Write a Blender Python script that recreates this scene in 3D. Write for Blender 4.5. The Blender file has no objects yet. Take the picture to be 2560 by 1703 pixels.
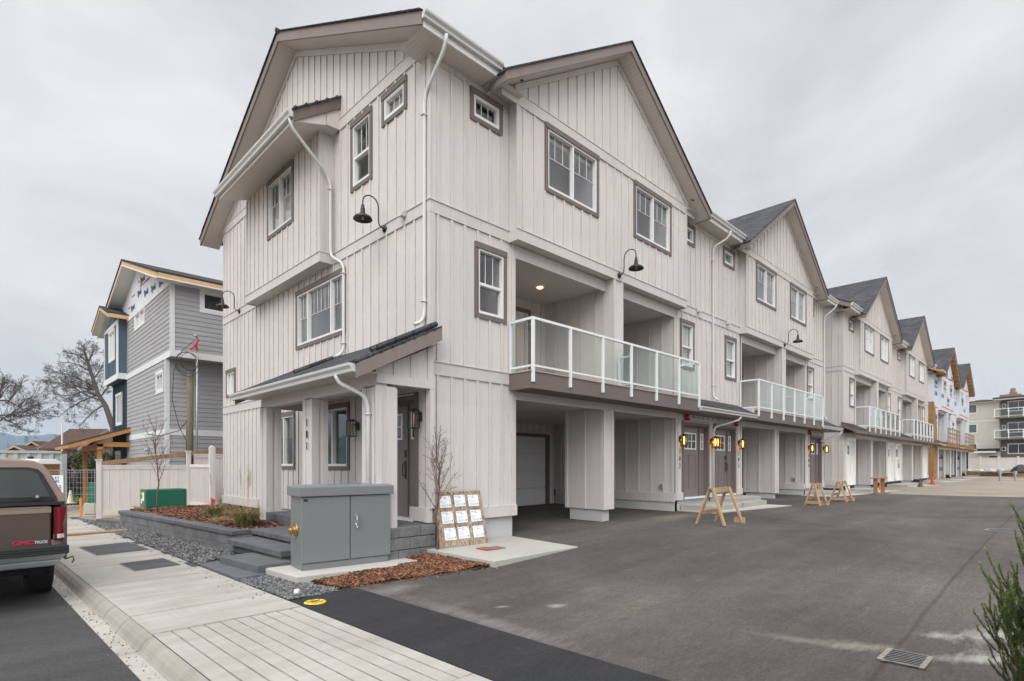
import bpy, bmesh, math, random
from mathutils import Vector, Matrix, noise as mnoise
R = math.radians
rnd = random.Random(7)
SC = bpy.context.scene
COL = SC.collection
EYE = 1.6

# ------------------------------------------------------------------ camera frame (pixel coords of the 2560 px photograph)
HOR, VL, VR, CXP = 1161., -74., 2672., 1280.
FPX = math.sqrt((CXP - VL) * (VR - CXP))
TH = math.atan2(VR - CXP, FPX)
FWD = Vector((math.cos(TH), math.sin(TH), 0))
RGT = Vector((math.sin(TH), -math.cos(TH), 0))
def W(px, py, d):
    return FWD * d + RGT * ((px - CXP) / FPX * d) + Vector((0, 0, EYE + (HOR - py) / FPX * d))

# ------------------------------------------------------------------ mesh builder
class MB:
    def __init__(s): s.v = []; s.f = []; s.m = []
    def face(s, pts, mi=0):
        n = len(s.v); s.v += [tuple(p) for p in pts]; s.f.append(tuple(range(n, n + len(pts)))); s.m.append(mi)
    def raw(s, vs, fs, mi=0):
        n = len(s.v); s.v += [tuple(p) for p in vs]
        for f in fs: s.f.append(tuple(i + n for i in f)); s.m.append(mi)
    def hexa(s, p, mi=0, mside=None):
        ms = mi if mside is None else mside
        n = len(s.v); s.v += [tuple(q) for q in p]
        for k, f in enumerate(((3, 2, 1, 0), (4, 5, 6, 7), (0, 1, 5, 4), (1, 2, 6, 5), (2, 3, 7, 6), (3, 0, 4, 7))):
            s.f.append(tuple(i + n for i in f)); s.m.append(mi if k < 2 else ms)
    def box(s, x0, x1, y0, y1, z0, z1, mi=0):
        s.hexa([(x0, y0, z0), (x1, y0, z0), (x1, y1, z0), (x0, y1, z0), (x0, y0, z1), (x1, y0, z1), (x1, y1, z1), (x0, y1, z1)], mi)
    def pbox(s, P, u0, u1, d0, d1, z0, z1, mi=0, mside=None):
        # box on a wall plane: front/back faces get mi, the four edges mside
        s.hexa([P(u0, d0, z0), P(u1, d0, z0), P(u1, d0, z1), P(u0, d0, z1), P(u0, d1, z0), P(u1, d1, z0), P(u1, d1, z1), P(u0, d1, z1)], mi, mside)
    def prism(s, pts, off, mi=0):
        off = Vector(off); a = [Vector(p) for p in pts]; b = [p + off for p in a]
        s.face(list(reversed(a)), mi); s.face(b, mi)
        for i in range(len(a)):
            j = (i + 1) % len(a); s.face([a[i], a[j], b[j], b[i]], mi)
    def tube(s, pts, r, n=8, mi=0, rs=None, flat=None):
        pts = [Vector(p) for p in pts]; rings = []
        up = None
        for i, p in enumerate(pts):
            t = (pts[min(i + 1, len(pts) - 1)] - pts[max(i - 1, 0)])
            if t.length < 1e-9: t = Vector((0, 0, 1))
            t.normalize()
            if up is None:
                up = Vector((0, 0, 1)) if abs(t.z) < .9 else Vector((1, 0, 0))
            a = t.cross(up)
            if a.length < 1e-6: a = t.cross(Vector((0, 1, 0)))
            a.normalize(); b = a.cross(t); up = b
            rr = rs[i] if rs else r
            if flat:   # rectangular section (half width, half height)
                rings.append([p + a * (flat[0] * sx) + b * (flat[1] * sy) for sx, sy in ((-1, -1), (1, -1), (1, 1), (-1, 1))])
            else:
                rings.append([p + (a * math.cos(2 * math.pi * k / n) + b * math.sin(2 * math.pi * k / n)) * rr for k in range(n)])
        k = len(rings[0]); base = len(s.v)
        for rg in rings: s.v += [tuple(q) for q in rg]
        for i in range(len(rings) - 1):
            for j in range(k):
                s.f.append((base + i * k + j, base + i * k + (j + 1) % k, base + (i + 1) * k + (j + 1) % k, base + (i + 1) * k + j)); s.m.append(mi)
        s.f.append(tuple(base + j for j in range(k))); s.m.append(mi)
        s.f.append(tuple(base + (len(rings) - 1) * k + j for j in reversed(range(k)))); s.m.append(mi)
    def lathe(s, prof, c=(0, 0, 0), n=20, mi=0):
        c = Vector(c); base = len(s.v); k = len(prof)
        for i in range(n):
            a = 2 * math.pi * i / n
            for r, z in prof: s.v.append((c.x + r * math.cos(a), c.y + r * math.sin(a), c.z + z))
        for i in range(n):
            for j in range(k - 1):
                s.f.append((base + i * k + j, base + ((i + 1) % n) * k + j, base + ((i + 1) % n) * k + j + 1, base + i * k + j + 1)); s.m.append(mi)
    def text(s, txt, size, o, r, u, mi=0, depth=.004, spacing=1.0, squeeze=1.0, bold=0.0):
        cu = bpy.data.curves.new('t', 'FONT'); cu.body = txt; cu.size = size; cu.extrude = depth; cu.space_character = spacing
        cu.align_x = 'CENTER'; cu.align_y = 'CENTER'; cu.offset = bold; cu.resolution_u = 3
        ob = bpy.data.objects.new('t', cu); COL.objects.link(ob)
        me = bpy.data.meshes.new_from_object(ob.evaluated_get(bpy.context.evaluated_depsgraph_get()))
        o, r, u = Vector(o), Vector(r).normalized(), Vector(u).normalized(); nn = r.cross(u)
        s.raw([o + r * (v.co.x * squeeze) + u * v.co.y + nn * v.co.z for v in me.vertices], [tuple(p.vertices) for p in me.polygons], mi)
        bpy.data.objects.remove(ob); bpy.data.curves.remove(cu); bpy.data.meshes.remove(me)
    def build(s, name, mats, parent=None, smooth=False, bevel=0, loc=None, recalc=True, merge=False):
        me = bpy.data.meshes.new(name); me.from_pydata(s.v, [], s.f)
        if not isinstance(mats, (list, tuple)): mats = [mats]
        for m in mats: me.materials.append(m)
        me.polygons.foreach_set('material_index', s.m)
        if recalc or merge:
            bm = bmesh.new(); bm.from_mesh(me)
            if merge: bmesh.ops.remove_doubles(bm, verts=bm.verts, dist=1e-4)
            bmesh.ops.recalc_face_normals(bm, faces=bm.faces); bm.to_mesh(me); bm.free()
        if smooth: me.polygons.foreach_set('use_smooth', [True] * len(me.polygons))
        ob = bpy.data.objects.new(name, me); COL.objects.link(ob)
        if parent: ob.parent = parent
        if loc: ob.location = loc
        if bevel:
            md = ob.modifiers.new('bevel', 'BEVEL'); md.width = bevel; md.segments = 2; md.limit_method = 'ANGLE'; md.angle_limit = R(40)
        return ob

def build_each(mb, name, mats, parent=None, **k):
    """one object per loose piece"""
    par = list(range(len(mb.v)))
    def find(i):
        while par[i] != i: par[i] = par[par[i]]; i = par[i]
        return i
    for f in mb.f:
        for i in f[1:]: par[find(i)] = find(f[0])
    by = {}
    for f, m in zip(mb.f, mb.m): by.setdefault(find(f[0]), []).append((f, m))
    out = []
    for fs in by.values():
        q = MB()
        for f, m in fs: q.face([mb.v[i] for i in f], m)
        out.append(q.build(name, mats, parent, merge=True, **k))
    return out
def tag(o, label=None, cat=None, group=None, kind=None):
    if label: o['label'] = label
    if cat: o['category'] = cat
    if group: o['group'] = group
    if kind: o['kind'] = kind
    return o
def thing(name, label, cat, loc=(0, 0, 0), rz=0, group=None):
    o = bpy.data.objects.new(name, None); COL.objects.link(o); o.empty_display_size = .1
    o.location = loc; o.rotation_euler = (0, 0, rz)
    return tag(o, label, cat, group)
def copy_tree(o, parent=None):
    c = o.copy(); COL.objects.link(c); c.parent = parent
    for ch in [x for x in SC.objects if x.parent == o]: copy_tree(ch, c)
    return c

# ------------------------------------------------------------------ materials
class NT:
    def __init__(s, name):
        s.m = bpy.data.materials.new(name); s.m.use_nodes = True; s.t = s.m.node_tree
        s.b = s.t.nodes['Principled BSDF']
    def n(s, typ, **kw):
        q = s.t.nodes.new(typ)
        for k, v in kw.items():
            if k.startswith('_'): setattr(q, k[1:], v)
            else: q.inputs[k.replace('__', ' ')].default_value = v
        return q
    def l(s, a, b): s.t.links.new(a, b)
    def coord(s, scale=(1, 1, 1), kind='Object', rot=(0, 0, 0)):
        tc = s.n('ShaderNodeTexCoord'); mp = s.n('ShaderNodeMapping'); mp.inputs['Scale'].default_value = scale; mp.inputs['Rotation'].default_value = rot
        s.l(tc.outputs[kind], mp.inputs['Vector']); return mp.outputs['Vector']
    def noise(s, vec, scale, detail=4, rough=.55, dist=0):
        q = s.n('ShaderNodeTexNoise', Scale=scale, Detail=detail, Roughness=rough, Distortion=dist); s.l(vec, q.inputs['Vector']); return q.outputs['Fac']
    def ramp(s, fac, stops):
        q = s.n('ShaderNodeValToRGB'); e = q.color_ramp.elements
        while len(e) < len(stops): e.new(.5)
        for el, (p, c) in zip(e, stops): el.position = p; el.color = (c, c, c, 1) if not isinstance(c, (tuple, list)) else (*c[:3], 1)
        s.l(fac, q.inputs['Fac']); return q.outputs['Color']
    def mix(s, a, b, fac=1.0, mode='MULTIPLY'):
        q = s.n('ShaderNodeMix', _data_type='RGBA', _blend_type=mode)
        for k, v in ((6, a), (7, b), (0, fac)):
            inp = q.inputs[k]
            if hasattr(v, 'is_output'): s.l(v, inp)
            elif isinstance(v, (int, float)): inp.default_value = v if k == 0 else (v, v, v, 1)
            else: inp.default_value = (*tuple(v)[:3], 1)
        return q.outputs[2]
    def math(s, op, a, b=0.0, clamp=False):
        q = s.n('ShaderNodeMath', _operation=op, _use_clamp=clamp)
        for i, v in enumerate((a, b)):
            if hasattr(v, 'is_output'): s.l(v, q.inputs[i])
            else: q.inputs[i].default_value = v
        return q.outputs[0]
    def bump(s, h, strength=.3, dist=.02):
        q = s.n('ShaderNodeBump', Strength=strength, Distance=dist); s.l(h, q.inputs['Height']); s.l(q.outputs['Normal'], s.b.inputs['Normal'])
    def col(s, c):
        if hasattr(c, 'is_output'): s.l(c, s.b.inputs['Base Color'])
        else: s.b.inputs['Base Color'].default_value = (*c, 1)
    def set(s, rough=.8, spec=.3, metal=0):
        s.b.inputs['Roughness'].default_value = rough; s.b.inputs['Specular IOR Level'].default_value = spec; s.b.inputs['Metallic'].default_value = metal

def M(name, c, rough=.75, var=.1, scale=2.0, stretch=(1, 1, 1), bump=0, bscale=60, spec=.3, metal=0, fine=.06, kind='Object', bdist=.004):
    t = NT(name); t.set(rough, spec, metal)
    v = t.coord(stretch, kind)
    a = t.ramp(t.noise(v, scale, 5), [(.25, 1 - var), (.75, 1 + var)])
    b = t.ramp(t.noise(v, scale * 14, 3), [(.25, 1 - fine), (.75, 1 + fine)])
    t.col(t.mix(t.mix(c, a), b))
    if bump: t.bump(t.noise(v, bscale, 4), bump, bdist)
    return t.m
def emit(name, c, s):
    t = NT(name); t.set(.5); t.col(c); t.b.inputs['Emission Color'].default_value = (*c, 1); t.b.inputs['Emission Strength'].default_value = s; return t.m

def siding_mat(name, c, streak=.07):
    # prefinished board-and-batten panels: faint vertical grain, faint run-off streaks
    t = NT(name); t.set(.62, .35)
    v = t.coord((1, 1, 1)); g = t.coord((34, 34, 1.3)); st = t.coord((5, 5, .35))
    a = t.ramp(t.noise(v, .7, 5), [(.3, .955), (.7, 1.035)])
    b = t.ramp(t.noise(g, 1, 4), [(.3, 1 - streak), (.7, 1 + streak * .6)])
    d = t.ramp(t.noise(st, 1, 6, .7), [(.52, 1.0), (.8, (.90, .87, .83))])
    # each sheet of siding left the paint line a touch different
    sp = t.n('ShaderNodeSeparateXYZ'); t.l(v, sp.inputs[0]); idn = t.math('FLOOR', t.math('DIVIDE', t.math('ADD', sp.outputs[0], sp.outputs[1]), 1.22)); idz = t.math('FLOOR', t.math('DIVIDE', sp.outputs[2], 2.65))
    wn = t.n('ShaderNodeTexWhiteNoise', _noise_dimensions='2D'); cb = t.n('ShaderNodeCombineXYZ'); t.l(idn, cb.inputs[0]); t.l(idz, cb.inputs[1]); t.l(cb.outputs[0], wn.inputs['Vector'])
    pt = t.ramp(wn.outputs['Value'], [(0, (.955, .958, .962)), (1, (1.03, 1.02, 1.012))])
    sk = t.ramp(t.noise(t.coord((1, 1, 1)), 9, 6, .7), [(.66, 1.0), (.74, .90)])
    t.col(t.mix(t.mix(t.mix(t.mix(t.mix(c, a), b), d), pt), sk))
    t.bump(t.noise(g, 1, 3), .12, .004)
    return t.m

SID = siding_mat('siding_paint', (.575, .548, .534))
EDGE = M('batten_edge', (.50, .435, .395), .8, .2, 6)  # stained raw batten sides; gap shade is put into the brown too
TRIMW = siding_mat('trim_board_paint', (.545, .517, .50), .09)
BROWN = siding_mat('brown_trim_paint', (.152, .124, .114), .09)
FASC = siding_mat('brown_fascia_skylit', (.215, .178, .164), .07)  # trim brown made paler, sky light on the fascia put into the colour
DOORB = M('brown_door_paint', (.165, .138, .130), .45, .05, 2, spec=.4)
DOORW = M('unpainted_door_primer', (.78, .75, .70), .5, .04, 2)
WHITE = M('white_vinyl', (.68, .68, .67), .4, .03, 2, spec=.4)
ALU = M('white_aluminium', (.70, .72, .73), .35, .03, 3, spec=.5)
GUT = M('white_gutter_metal', (.55, .55, .54), .38, .04, 2, spec=.45)
def soffit_mat(name, c, axis):
    t = NT(name); t.set(.55, .3)
    v = t.coord((1, 1, 1)); w = t.n('ShaderNodeTexWave', _wave_type='BANDS', _bands_direction=axis, _wave_profile='SAW', Scale=4.2, Distortion=0)
    t.l(v, w.inputs['Vector'])
    ln = t.ramp(w.outputs['Fac'], [(0, .62), (.09, .97), (.9, 1.0), (1, .9)])
    t.col(t.mix(t.mix(c, ln), t.ramp(t.noise(v, 1.2), [(.3, .96), (.7, 1.03)])))
    t.bump(w.outputs['Fac'], .2, .006); return t.m
SOFX = soffit_mat('soffit_panel_across', (.60, .55, .515), 'X')
SOFY = soffit_mat('soffit_panel_along', (.60, .55, .515), 'Y')
SOFW = soffit_mat('soffit_panel_grey_white', (.62, .63, .62), 'Y')
def shingle_mat(name, rot, c=(.062, .062, .066)):
    t = NT(name); t.set(.92, .2)
    v = t.coord((1, 1, 1), rot=rot)
    br = t.n('ShaderNodeTexBrick', Scale=1.0, Mortar__Size=.012, Bias=0.0, Brick__Width=.32, Row__Height=.14); t.l(v, br.inputs['Vector'])
    br.inputs['Color1'].default_value = (1.25, 1.25, 1.27, 1); br.inputs['Color2'].default_value = (.72, .72, .74, 1); br.inputs['Mortar'].default_value = (.28, .28, .3, 1)
    a = t.ramp(t.noise(v, 1.1, 5), [(.3, .8), (.7, 1.2)])
    t.col(t.mix(t.mix(c, br.outputs['Color']), t.mix(a, t.ramp(t.noise(v, 90, 2), [(.3, .7), (.7, 1.35)]))))
    t.bump(br.outputs['Fac'], .6, .01); return t.m
SHGX = shingle_mat('charcoal_shingle_main', (0, 0, 0)); SHGY = shingle_mat('charcoal_shingle_cross', (0, 0, R(90)))
def pane_mat(name, c, rough=.02, var=.12):
    t = NT(name); t.set(rough, .9); v = t.coord((1, 1, .6))
    t.col(t.mix(c, t.ramp(t.noise(v, 1.3, 2), [(.3, 1 - var), (.7, 1 + var)]))); t.b.inputs['IOR'].default_value = 1.6
    # float glass is never quite flat: a very slight waviness breaks up reflections
    t.bump(t.noise(v, 1.6, 1), .06, .02); return t.m
PANE = pane_mat('pane_grey_room', (.17, .165, .172)); PANEG = pane_mat('pane_green_room', (.055, .085, .07)); PANEB = pane_mat('pane_white_blind', (.55, .55, .54), .03, .05); PANED = pane_mat('pane_dark_room', (.03, .03, .032))
def glass_mat(name, tint, refl):
    t = NT(name); nt = t.t; out = nt.nodes['Material Output']
    tr = t.n('ShaderNodeBsdfTransparent'); tr.inputs[0].default_value = (*tint, 1)
    gl = t.n('ShaderNodeBsdfGlossy'); gl.inputs['Roughness'].default_value = .01; gl.inputs[0].default_value = (.95, 1, .98, 1)
    fr0 = t.n('ShaderNodeFresnel'); fr0.inputs['IOR'].default_value = refl; ge = t.n('ShaderNodeNewGeometry')
    class _F: pass
    fr = _F(); fr.outputs = [t.math('MULTIPLY', t.math('MULTIPLY', fr0.outputs[0], 1.6, True), t.math('SUBTRACT', 1.0, ge.outputs['Backfacing']))]
    v = t.coord((1, 1, 1)); bp = t.n('ShaderNodeBump', Strength=.10, Distance=.03); t.l(t.noise(v, 2.4, 1), bp.inputs['Height']); t.l(bp.outputs[0], gl.inputs['Normal'])
    mx = t.n('ShaderNodeMixShader'); t.l(fr.outputs[0], mx.inputs[0]); t.l(tr.outputs[0], mx.inputs[1]); t.l(gl.outputs[0], mx.inputs[2]); t.l(mx.outputs[0], out.inputs['Surface']); return t.m
GLASS = glass_mat('balcony_glass', (.93, .96, .945), 1.5); WGLASS = glass_mat('window_glass', (.86, .855, .86), 1.55)
ROOMS = {}
def room_mat(key, c): ROOMS[key.name] = M('room_' + key.name, c, .9, .25, .7)
room_mat(PANE, (.60, .585, .60)); room_mat(PANEG, (.13, .20, .14)); room_mat(PANEB, (.45, .45, .44)); room_mat(PANED, (.09, .09, .09))
BLIND = M('white_roller_blind', (.68, .68, .66), .8, .04, 3)
LGLOW = glass_mat('lantern_glow_glass', (1.0, .90, .74), 1.25)  # warm glow of the lit lanterns tinted into otherwise clear glass
LGLASS = glass_mat('lantern_glass', (.97, .97, .95), 1.2)
MATTE = M('matte_black', (.006, .006, .006), 1.0, .05, 3, spec=0)
BLACK = M('black_metal', (.02, .02, .021), .45, .1, 5, spec=.4)
CONC = M('concrete', (.41, .395, .36), .88, .09, 1.2, bump=.25, bscale=70, fine=.05)
CONCF = M('foundation_concrete', (.46, .46, .46), .85, .07, 1.5, bump=.2, bscale=50)
TAR = M('damp_proof_tar', (.015, .015, .017), .6, .2, 4)
GALV = M('galvanised_steel', (.42, .43, .44), .4, .15, 6, metal=.6)
PAVER = M('charcoal_paver', (.105, .108, .115), .9, .22, 4, bump=.5, bscale=45, fine=.14)
BLOCKM = M('split_face_block', (.15, .15, .152), .95, .3, 3.2, bump=.9, bscale=22, fine=.16, bdist=.02)
LUMBER = M('raw_lumber', (.40, .265, .155), .75, .18, 3, (1, 1, 4), bump=.15, fine=.12)
LUMBD = M('weathered_lumber', (.30, .185, .105), .8, .2, 3, (3, 3, 1), fine=.12)
ORANGEW = M('cedar_stained_wood', (.42, .20, .065), .65, .15, 3, fine=.1)
def osb_mat(name, c1, c2, c3):
    t = NT(name); t.set(.85, .2); v = t.coord((44, 44, 11))
    vo = t.n('ShaderNodeTexVoronoi', Scale=1.0); t.l(v, vo.inputs['Vector'])
    sp = t.n('ShaderNodeSeparateColor'); t.l(vo.outputs['Color'], sp.inputs[0])
    q = t.ramp(sp.outputs[0], [(.0, c1), (.5, c2), (1, c3)])
    t.col(t.mix(q, t.ramp(t.noise(t.coord((1, 1, 1)), 3), [(.3, .8), (.7, 1.1)]))); return t.m
OSB = osb_mat('osb_weathered', (.23, .165, .115), (.42, .325, .245), (.11, .08, .06)); OSBN = osb_mat('osb_new', (.30, .17, .075), (.37, .22, .105), (.23, .125, .05))
WRAP = M('house_wrap_sheet', (.58, .61, .65), .5, .06, 1.5, bump=.5, bscale=5, bdist=.03)
PBLUE = M('wrap_print_blue', (.05, .25, .42), .6); PDARK = M('wrap_print_navy', (.06, .085, .17), .6); PRED = M('red_sheathing_tape', (.50, .025, .035), .5)
# ------------------------------------------------------------------ board-and-batten walls
def grid_wall(mb, P, u0, u1, z0, top, holes=(), breaks=(), mi=0, d=0.0):
    tp = top if callable(top) else (lambda u: top)
    us = sorted({u0, u1, *[min(max(h[k], u0), u1) for h in holes for k in (0, 1)], *[b for b in breaks if u0 < b < u1]})
    for a, b in zip(us, us[1:]):
        if b - a < 1e-5: continue
        c = (a + b) / 2
        hs = sorted([(h[2], h[3]) for h in holes if h[0] <= c <= h[1]])
        z = z0
        for h0, h1 in hs:
            if h0 > z + 1e-5: mb.face([P(a, d, z), P(b, d, z), P(b, d, h0), P(a, d, h0)], mi)
            z = max(z, h1)
        if tp(c) > z + 1e-5: mb.face([P(a, d, z), P(b, d, z), P(b, d, max(z, tp(b))), P(a, d, max(z, tp(a)))], mi)

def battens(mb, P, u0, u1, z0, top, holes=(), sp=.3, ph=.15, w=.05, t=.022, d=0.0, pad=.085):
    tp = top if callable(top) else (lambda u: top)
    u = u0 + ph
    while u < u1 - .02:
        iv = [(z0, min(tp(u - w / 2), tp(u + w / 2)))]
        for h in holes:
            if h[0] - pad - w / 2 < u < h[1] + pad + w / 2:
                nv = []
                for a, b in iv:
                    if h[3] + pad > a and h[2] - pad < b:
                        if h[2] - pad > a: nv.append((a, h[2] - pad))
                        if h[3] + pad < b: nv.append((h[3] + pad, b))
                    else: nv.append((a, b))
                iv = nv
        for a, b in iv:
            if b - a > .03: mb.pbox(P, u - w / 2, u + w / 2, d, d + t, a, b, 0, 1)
        u += sp
def bb(mb, P, u0, u1, z0, top, holes=(), breaks=(), **k):
    grid_wall(mb, P, u0, u1, z0, top, holes, breaks, 0)
    battens(mb, P, u0, u1, z0, top, holes, **k)

# ------------------------------------------------------------------ windows and doors
def window(parent, P, u0, u1, z0, z1, style, pane=None, trim=.085, tm=None, sticker=False, dtrim=.03, room=None):
    """u0..z1 = outer edge of the white frame"""
    pane = pane or PANE
    m = MB(); fw = .036; d0, d1 = -.08, .02
    m.pbox(P, u0, u1, d0, d1, z0, z0 + fw + .015); m.pbox(P, u0, u1, d0, d1, z1 - fw, z1)
    m.pbox(P, u0, u0 + fw, d0, d1, z0 + fw + .015, z1 - fw); m.pbox(P, u1 - fw, u1, d0, d1, z0 + fw + .015, z1 - fw)
    a, b, c, e = u0 + fw, u1 - fw, z0 + fw + .015, z1 - fw
    mun = []
    def bars(a, b, c, e, nv, hz=None, hb=None):
        top = e; low = hz if hz else c
        for i in range(1, nv): mun.append((a + (b - a) * i / nv - .0045, a + (b - a) * i / nv + .0045, low, top))
        if hz: mun.append((a, b, hz - .005, hz + .005))
    if style == 'slider':
        mid = (a + b) / 2; m.pbox(P, mid - .022, mid + .022, d0, d1 - .004, c, e)
        hz = c + (e - c) * .56
        bars(a, mid - .03, c, e, 3, hz); bars(mid + .03, b, c, e, 3, hz)
    elif style == 'slider_plain':
        mid = (a + b) / 2; m.pbox(P, mid - .025, mid + .025, d0, d1 - .004, c, e)
    elif style == 'hung':
        mid = c + (e - c) * .45; m.pbox(P, a, b, d0, d1 - .004, mid - .025, mid + .025); bars(a, b, mid + .025, e, 3)
        m.pbox(P, b - .03, b, d0, d1 - .008, c, mid - .025)
    elif style == 'small': 
        m.pbox(P, a, b, d0, d1 - .008, c, c + .02); m.pbox(P, a, b, d0, d1 - .008, e - .02, e); m.pbox(P, a, a + .02, d0, d1 - .008, c + .02, e - .02); m.pbox(P, b - .02, b, d0, d1 - .008, c + .02, e - .02)
        bars(a + .03, b - .03, c + .03, e - .03, 3)
    elif style == 'triple':
        q = (b - a) * .235
        for s in (a + q, b - q): m.pbox(P, s - .025, s + .025, d0, d1 - .004, c, e)
        hz = c + (e - c) * .52
        bars(a, a + q - .025, c, e, 3, hz); bars(a + q + .025, b - q - .025, c, e, 6, hz); bars(b - q + .025, b, c, e, 3, hz)
    w = m.build('window', [WHITE], parent)
    if mun:
        g = MB()
        for x in mun: g.pbox(P, x[0], x[1], -.052, -.04, x[2], x[3])
        g.build('muntin_grid', [WHITE], w)
    p = MB(); p.pbox(P, a - .005, b + .005, -.07, -.055, c - .005, e + .005)
    if room is None: p.build('pane', [pane], w)
    else:       # real glass with a shallow room and roller blind behind it
        p.build('pane', [WGLASS], w); q = MB(); D_ = -.95; o = .18
        q.face([P(a - o, D_, c - o), P(b + o, D_, c - o), P(b + o, D_, e + o), P(a - o, D_, e + o)])
        for (s0, t0), (s1, t1), (s2, t2), (s3, t3) in (((a, c), (b, c), (b + o, c - o), (a - o, c - o)), ((a, e), (b, e), (b + o, e + o), (a - o, e + o)), ((a, c), (a, e), (a - o, e + o), (a - o, c - o)), ((b, c), (b, e), (b + o, e + o), (b + o, c - o))):
            q.face([P(s0, -.085, t0), P(s1, -.085, t1), P(s2, D_, t2), P(s3, D_, t3)])
        q.build('room', [ROOMS[pane.name]], w)
        fr_ = 1.0 if pane is PANEB else room
        if fr_ > .02:
            q = MB(); q.pbox(P, a - .005, b + .005, -.135, -.128, e - (e - c) * fr_, e); q.pbox(P, a, b, -.145, -.12, e - (e - c) * fr_, e - (e - c) * fr_ + .025); q.build('blind', [BLIND], w)
    if tm:
        q = MB(); k = trim
        q.pbox(P, u0 - k, u1 + k, .001, dtrim + .012, z1, z1 + k + .02); q.pbox(P, u0 - k, u1 + k, .001, dtrim, z0 - k, z0)
        q.pbox(P, u0 - k, u0, .001, dtrim, z0, z1); q.pbox(P, u1, u1 + k, .001, dtrim, z0, z1)
        q.build('window_trim', [tm], w)
    return w

def entry_door(parent, P, u0, u1, z0, z1, dm, tm, side=1, handle_at=None, sidelight=True, lites=3, d=-.1):
    """u0..u1 outer trim; side = +1 sidelight at the high-u end"""
    k = .1; zt = z1 - .13
    a, b = u0 + k, u1 - k
    m = MB()
    sl = .34 if sidelight else 0
    s0, s1 = (a + .03, b - sl - .03) if side > 0 else (a + sl + .03, b - .03)
    zs0, zs1 = z0 + .03, zt - .06
    la, lb = s0 + .16, s1 - .16; lz0, lz1 = zs1 - .62, zs1 - .14
    # slab with sunk panels: stiles, rails and recessed fields
    def sunk(u_0, u_1, zz0, zz1, fields):
        grid_wall(m, P, u_0, u_1, zz0, zz1, fields, d=d)
        for f in fields:
            m.face([P(f[0], d - .014, f[2]), P(f[1], d - .014, f[2]), P(f[1], d - .014, f[3]), P(f[0], d - .014, f[3])])
            for q in (((f[0], f[2]), (f[1], f[2])), ((f[1], f[2]), (f[1], f[3])), ((f[1], f[3]), (f[0], f[3])), ((f[0], f[3]), (f[0], f[2]))):
                m.face([P(q[0][0], d, q[0][1]), P(q[1][0], d, q[1][1]), P(q[1][0], d - .014, q[1][1]), P(q[0][0], d - .014, q[0][1])])
    mid = (s0 + s1) / 2
    sunk(s0, s1, zs0, zs1, [(la, lb, lz0, lz1), (s0 + .13, mid - .05, zs0 + .22, lz0 - .17), (mid + .05, s1 - .13, zs0 + .22, lz0 - .17)])
    door = m.build('door', [dm], parent)
    fr = MB()
    fr.pbox(P, s0 - .03, s0 - .004, d - .02, d + .03, z0, zt - .03); fr.pbox(P, s1 + .004, s1 + .03, d - .02, d + .03, z0, zt - .03)
    fr.pbox(P, a, b, d - .02, d + .03, zt - .056, zt)
    fr.pbox(P, u0, a, -.12, .03, z0 - .02, z1); fr.pbox(P, b, u1, -.12, .03, z0 - .02, z1); fr.pbox(P, a, b, -.12, .032, zt, z1)
    fr.build('door_trim', [tm], door)
    sill = MB(); sill.pbox(P, a, b, d - .02, .06, z0 - .02, z0 + .024); sill.build('threshold', [ALU], door)
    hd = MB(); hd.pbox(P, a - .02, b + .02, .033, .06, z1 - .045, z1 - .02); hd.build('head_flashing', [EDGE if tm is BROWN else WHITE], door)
    g = MB(); lf = MB()
    def lite(x0, x1, y0, y1, nx, ny):
        lf.pbox(P, x0 - .035, x1 + .035, d, d + .02, y0 - .035, y0); lf.pbox(P, x0 - .035, x1 + .035, d, d + .02, y1, y1 + .035)
        lf.pbox(P, x0 - .035, x0, d, d + .02, y0, y1); lf.pbox(P, x1, x1 + .035, d, d + .02, y0, y1)
        for i in range(1, nx): lf.pbox(P, x0 + (x1 - x0) * i / nx - .011, x0 + (x1 - x0) * i / nx + .011, d - .01, d + .012, y0, y1)
        for i in range(1, ny): lf.pbox(P, x0, x1, d - .009, d + .011, y0 + (y1 - y0) * i / ny - .011, y0 + (y1 - y0) * i / ny + .011)
        g.pbox(P, x0, x1, d - .03, d - .012, y0, y1)
    lite(la + .035, lb - .035, lz0 + .035, lz1 - .035, lites, 2)
    if sidelight:
        t0, t1 = (s1 + .035, b) if side > 0 else (a, s0 - .035)
        sd = MB(); sdd = d
        q0, q1 = t0 + .1, t1 - .1
        grid_wall(sd, P, t0, t1, z0, zt - .056, [(q0 - .0, q1, lz0, lz1)], d=d - .004)
        sd.build('sidelight', [dm], door)
        lite(q0 + .02, q1 - .02, lz0 + .035, lz1 - .035, 1, 2)
    lf.build('lite_frame', [WHITE], door); g.build('pane', [PANED], door)
    if handle_at:
        hu = s0 + .07 if handle_at < 0 else s1 - .07; h = MB(); zz = z0 + .98
        h.pbox(P, hu - .025, hu + .025, d, d + .02, zz + .12, zz + .26); h.pbox(P, hu - .02, hu + .02, d, d + .018, zz - .26, zz + .06)
        h.tube([P(hu, d + .015, zz + .02), P(hu, d + .07, zz), P(hu, d + .07, zz - .2), P(hu, d + .015, zz - .22)], .011, 6)
        h.build('handle', [BLACK], door)
    return door

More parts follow.
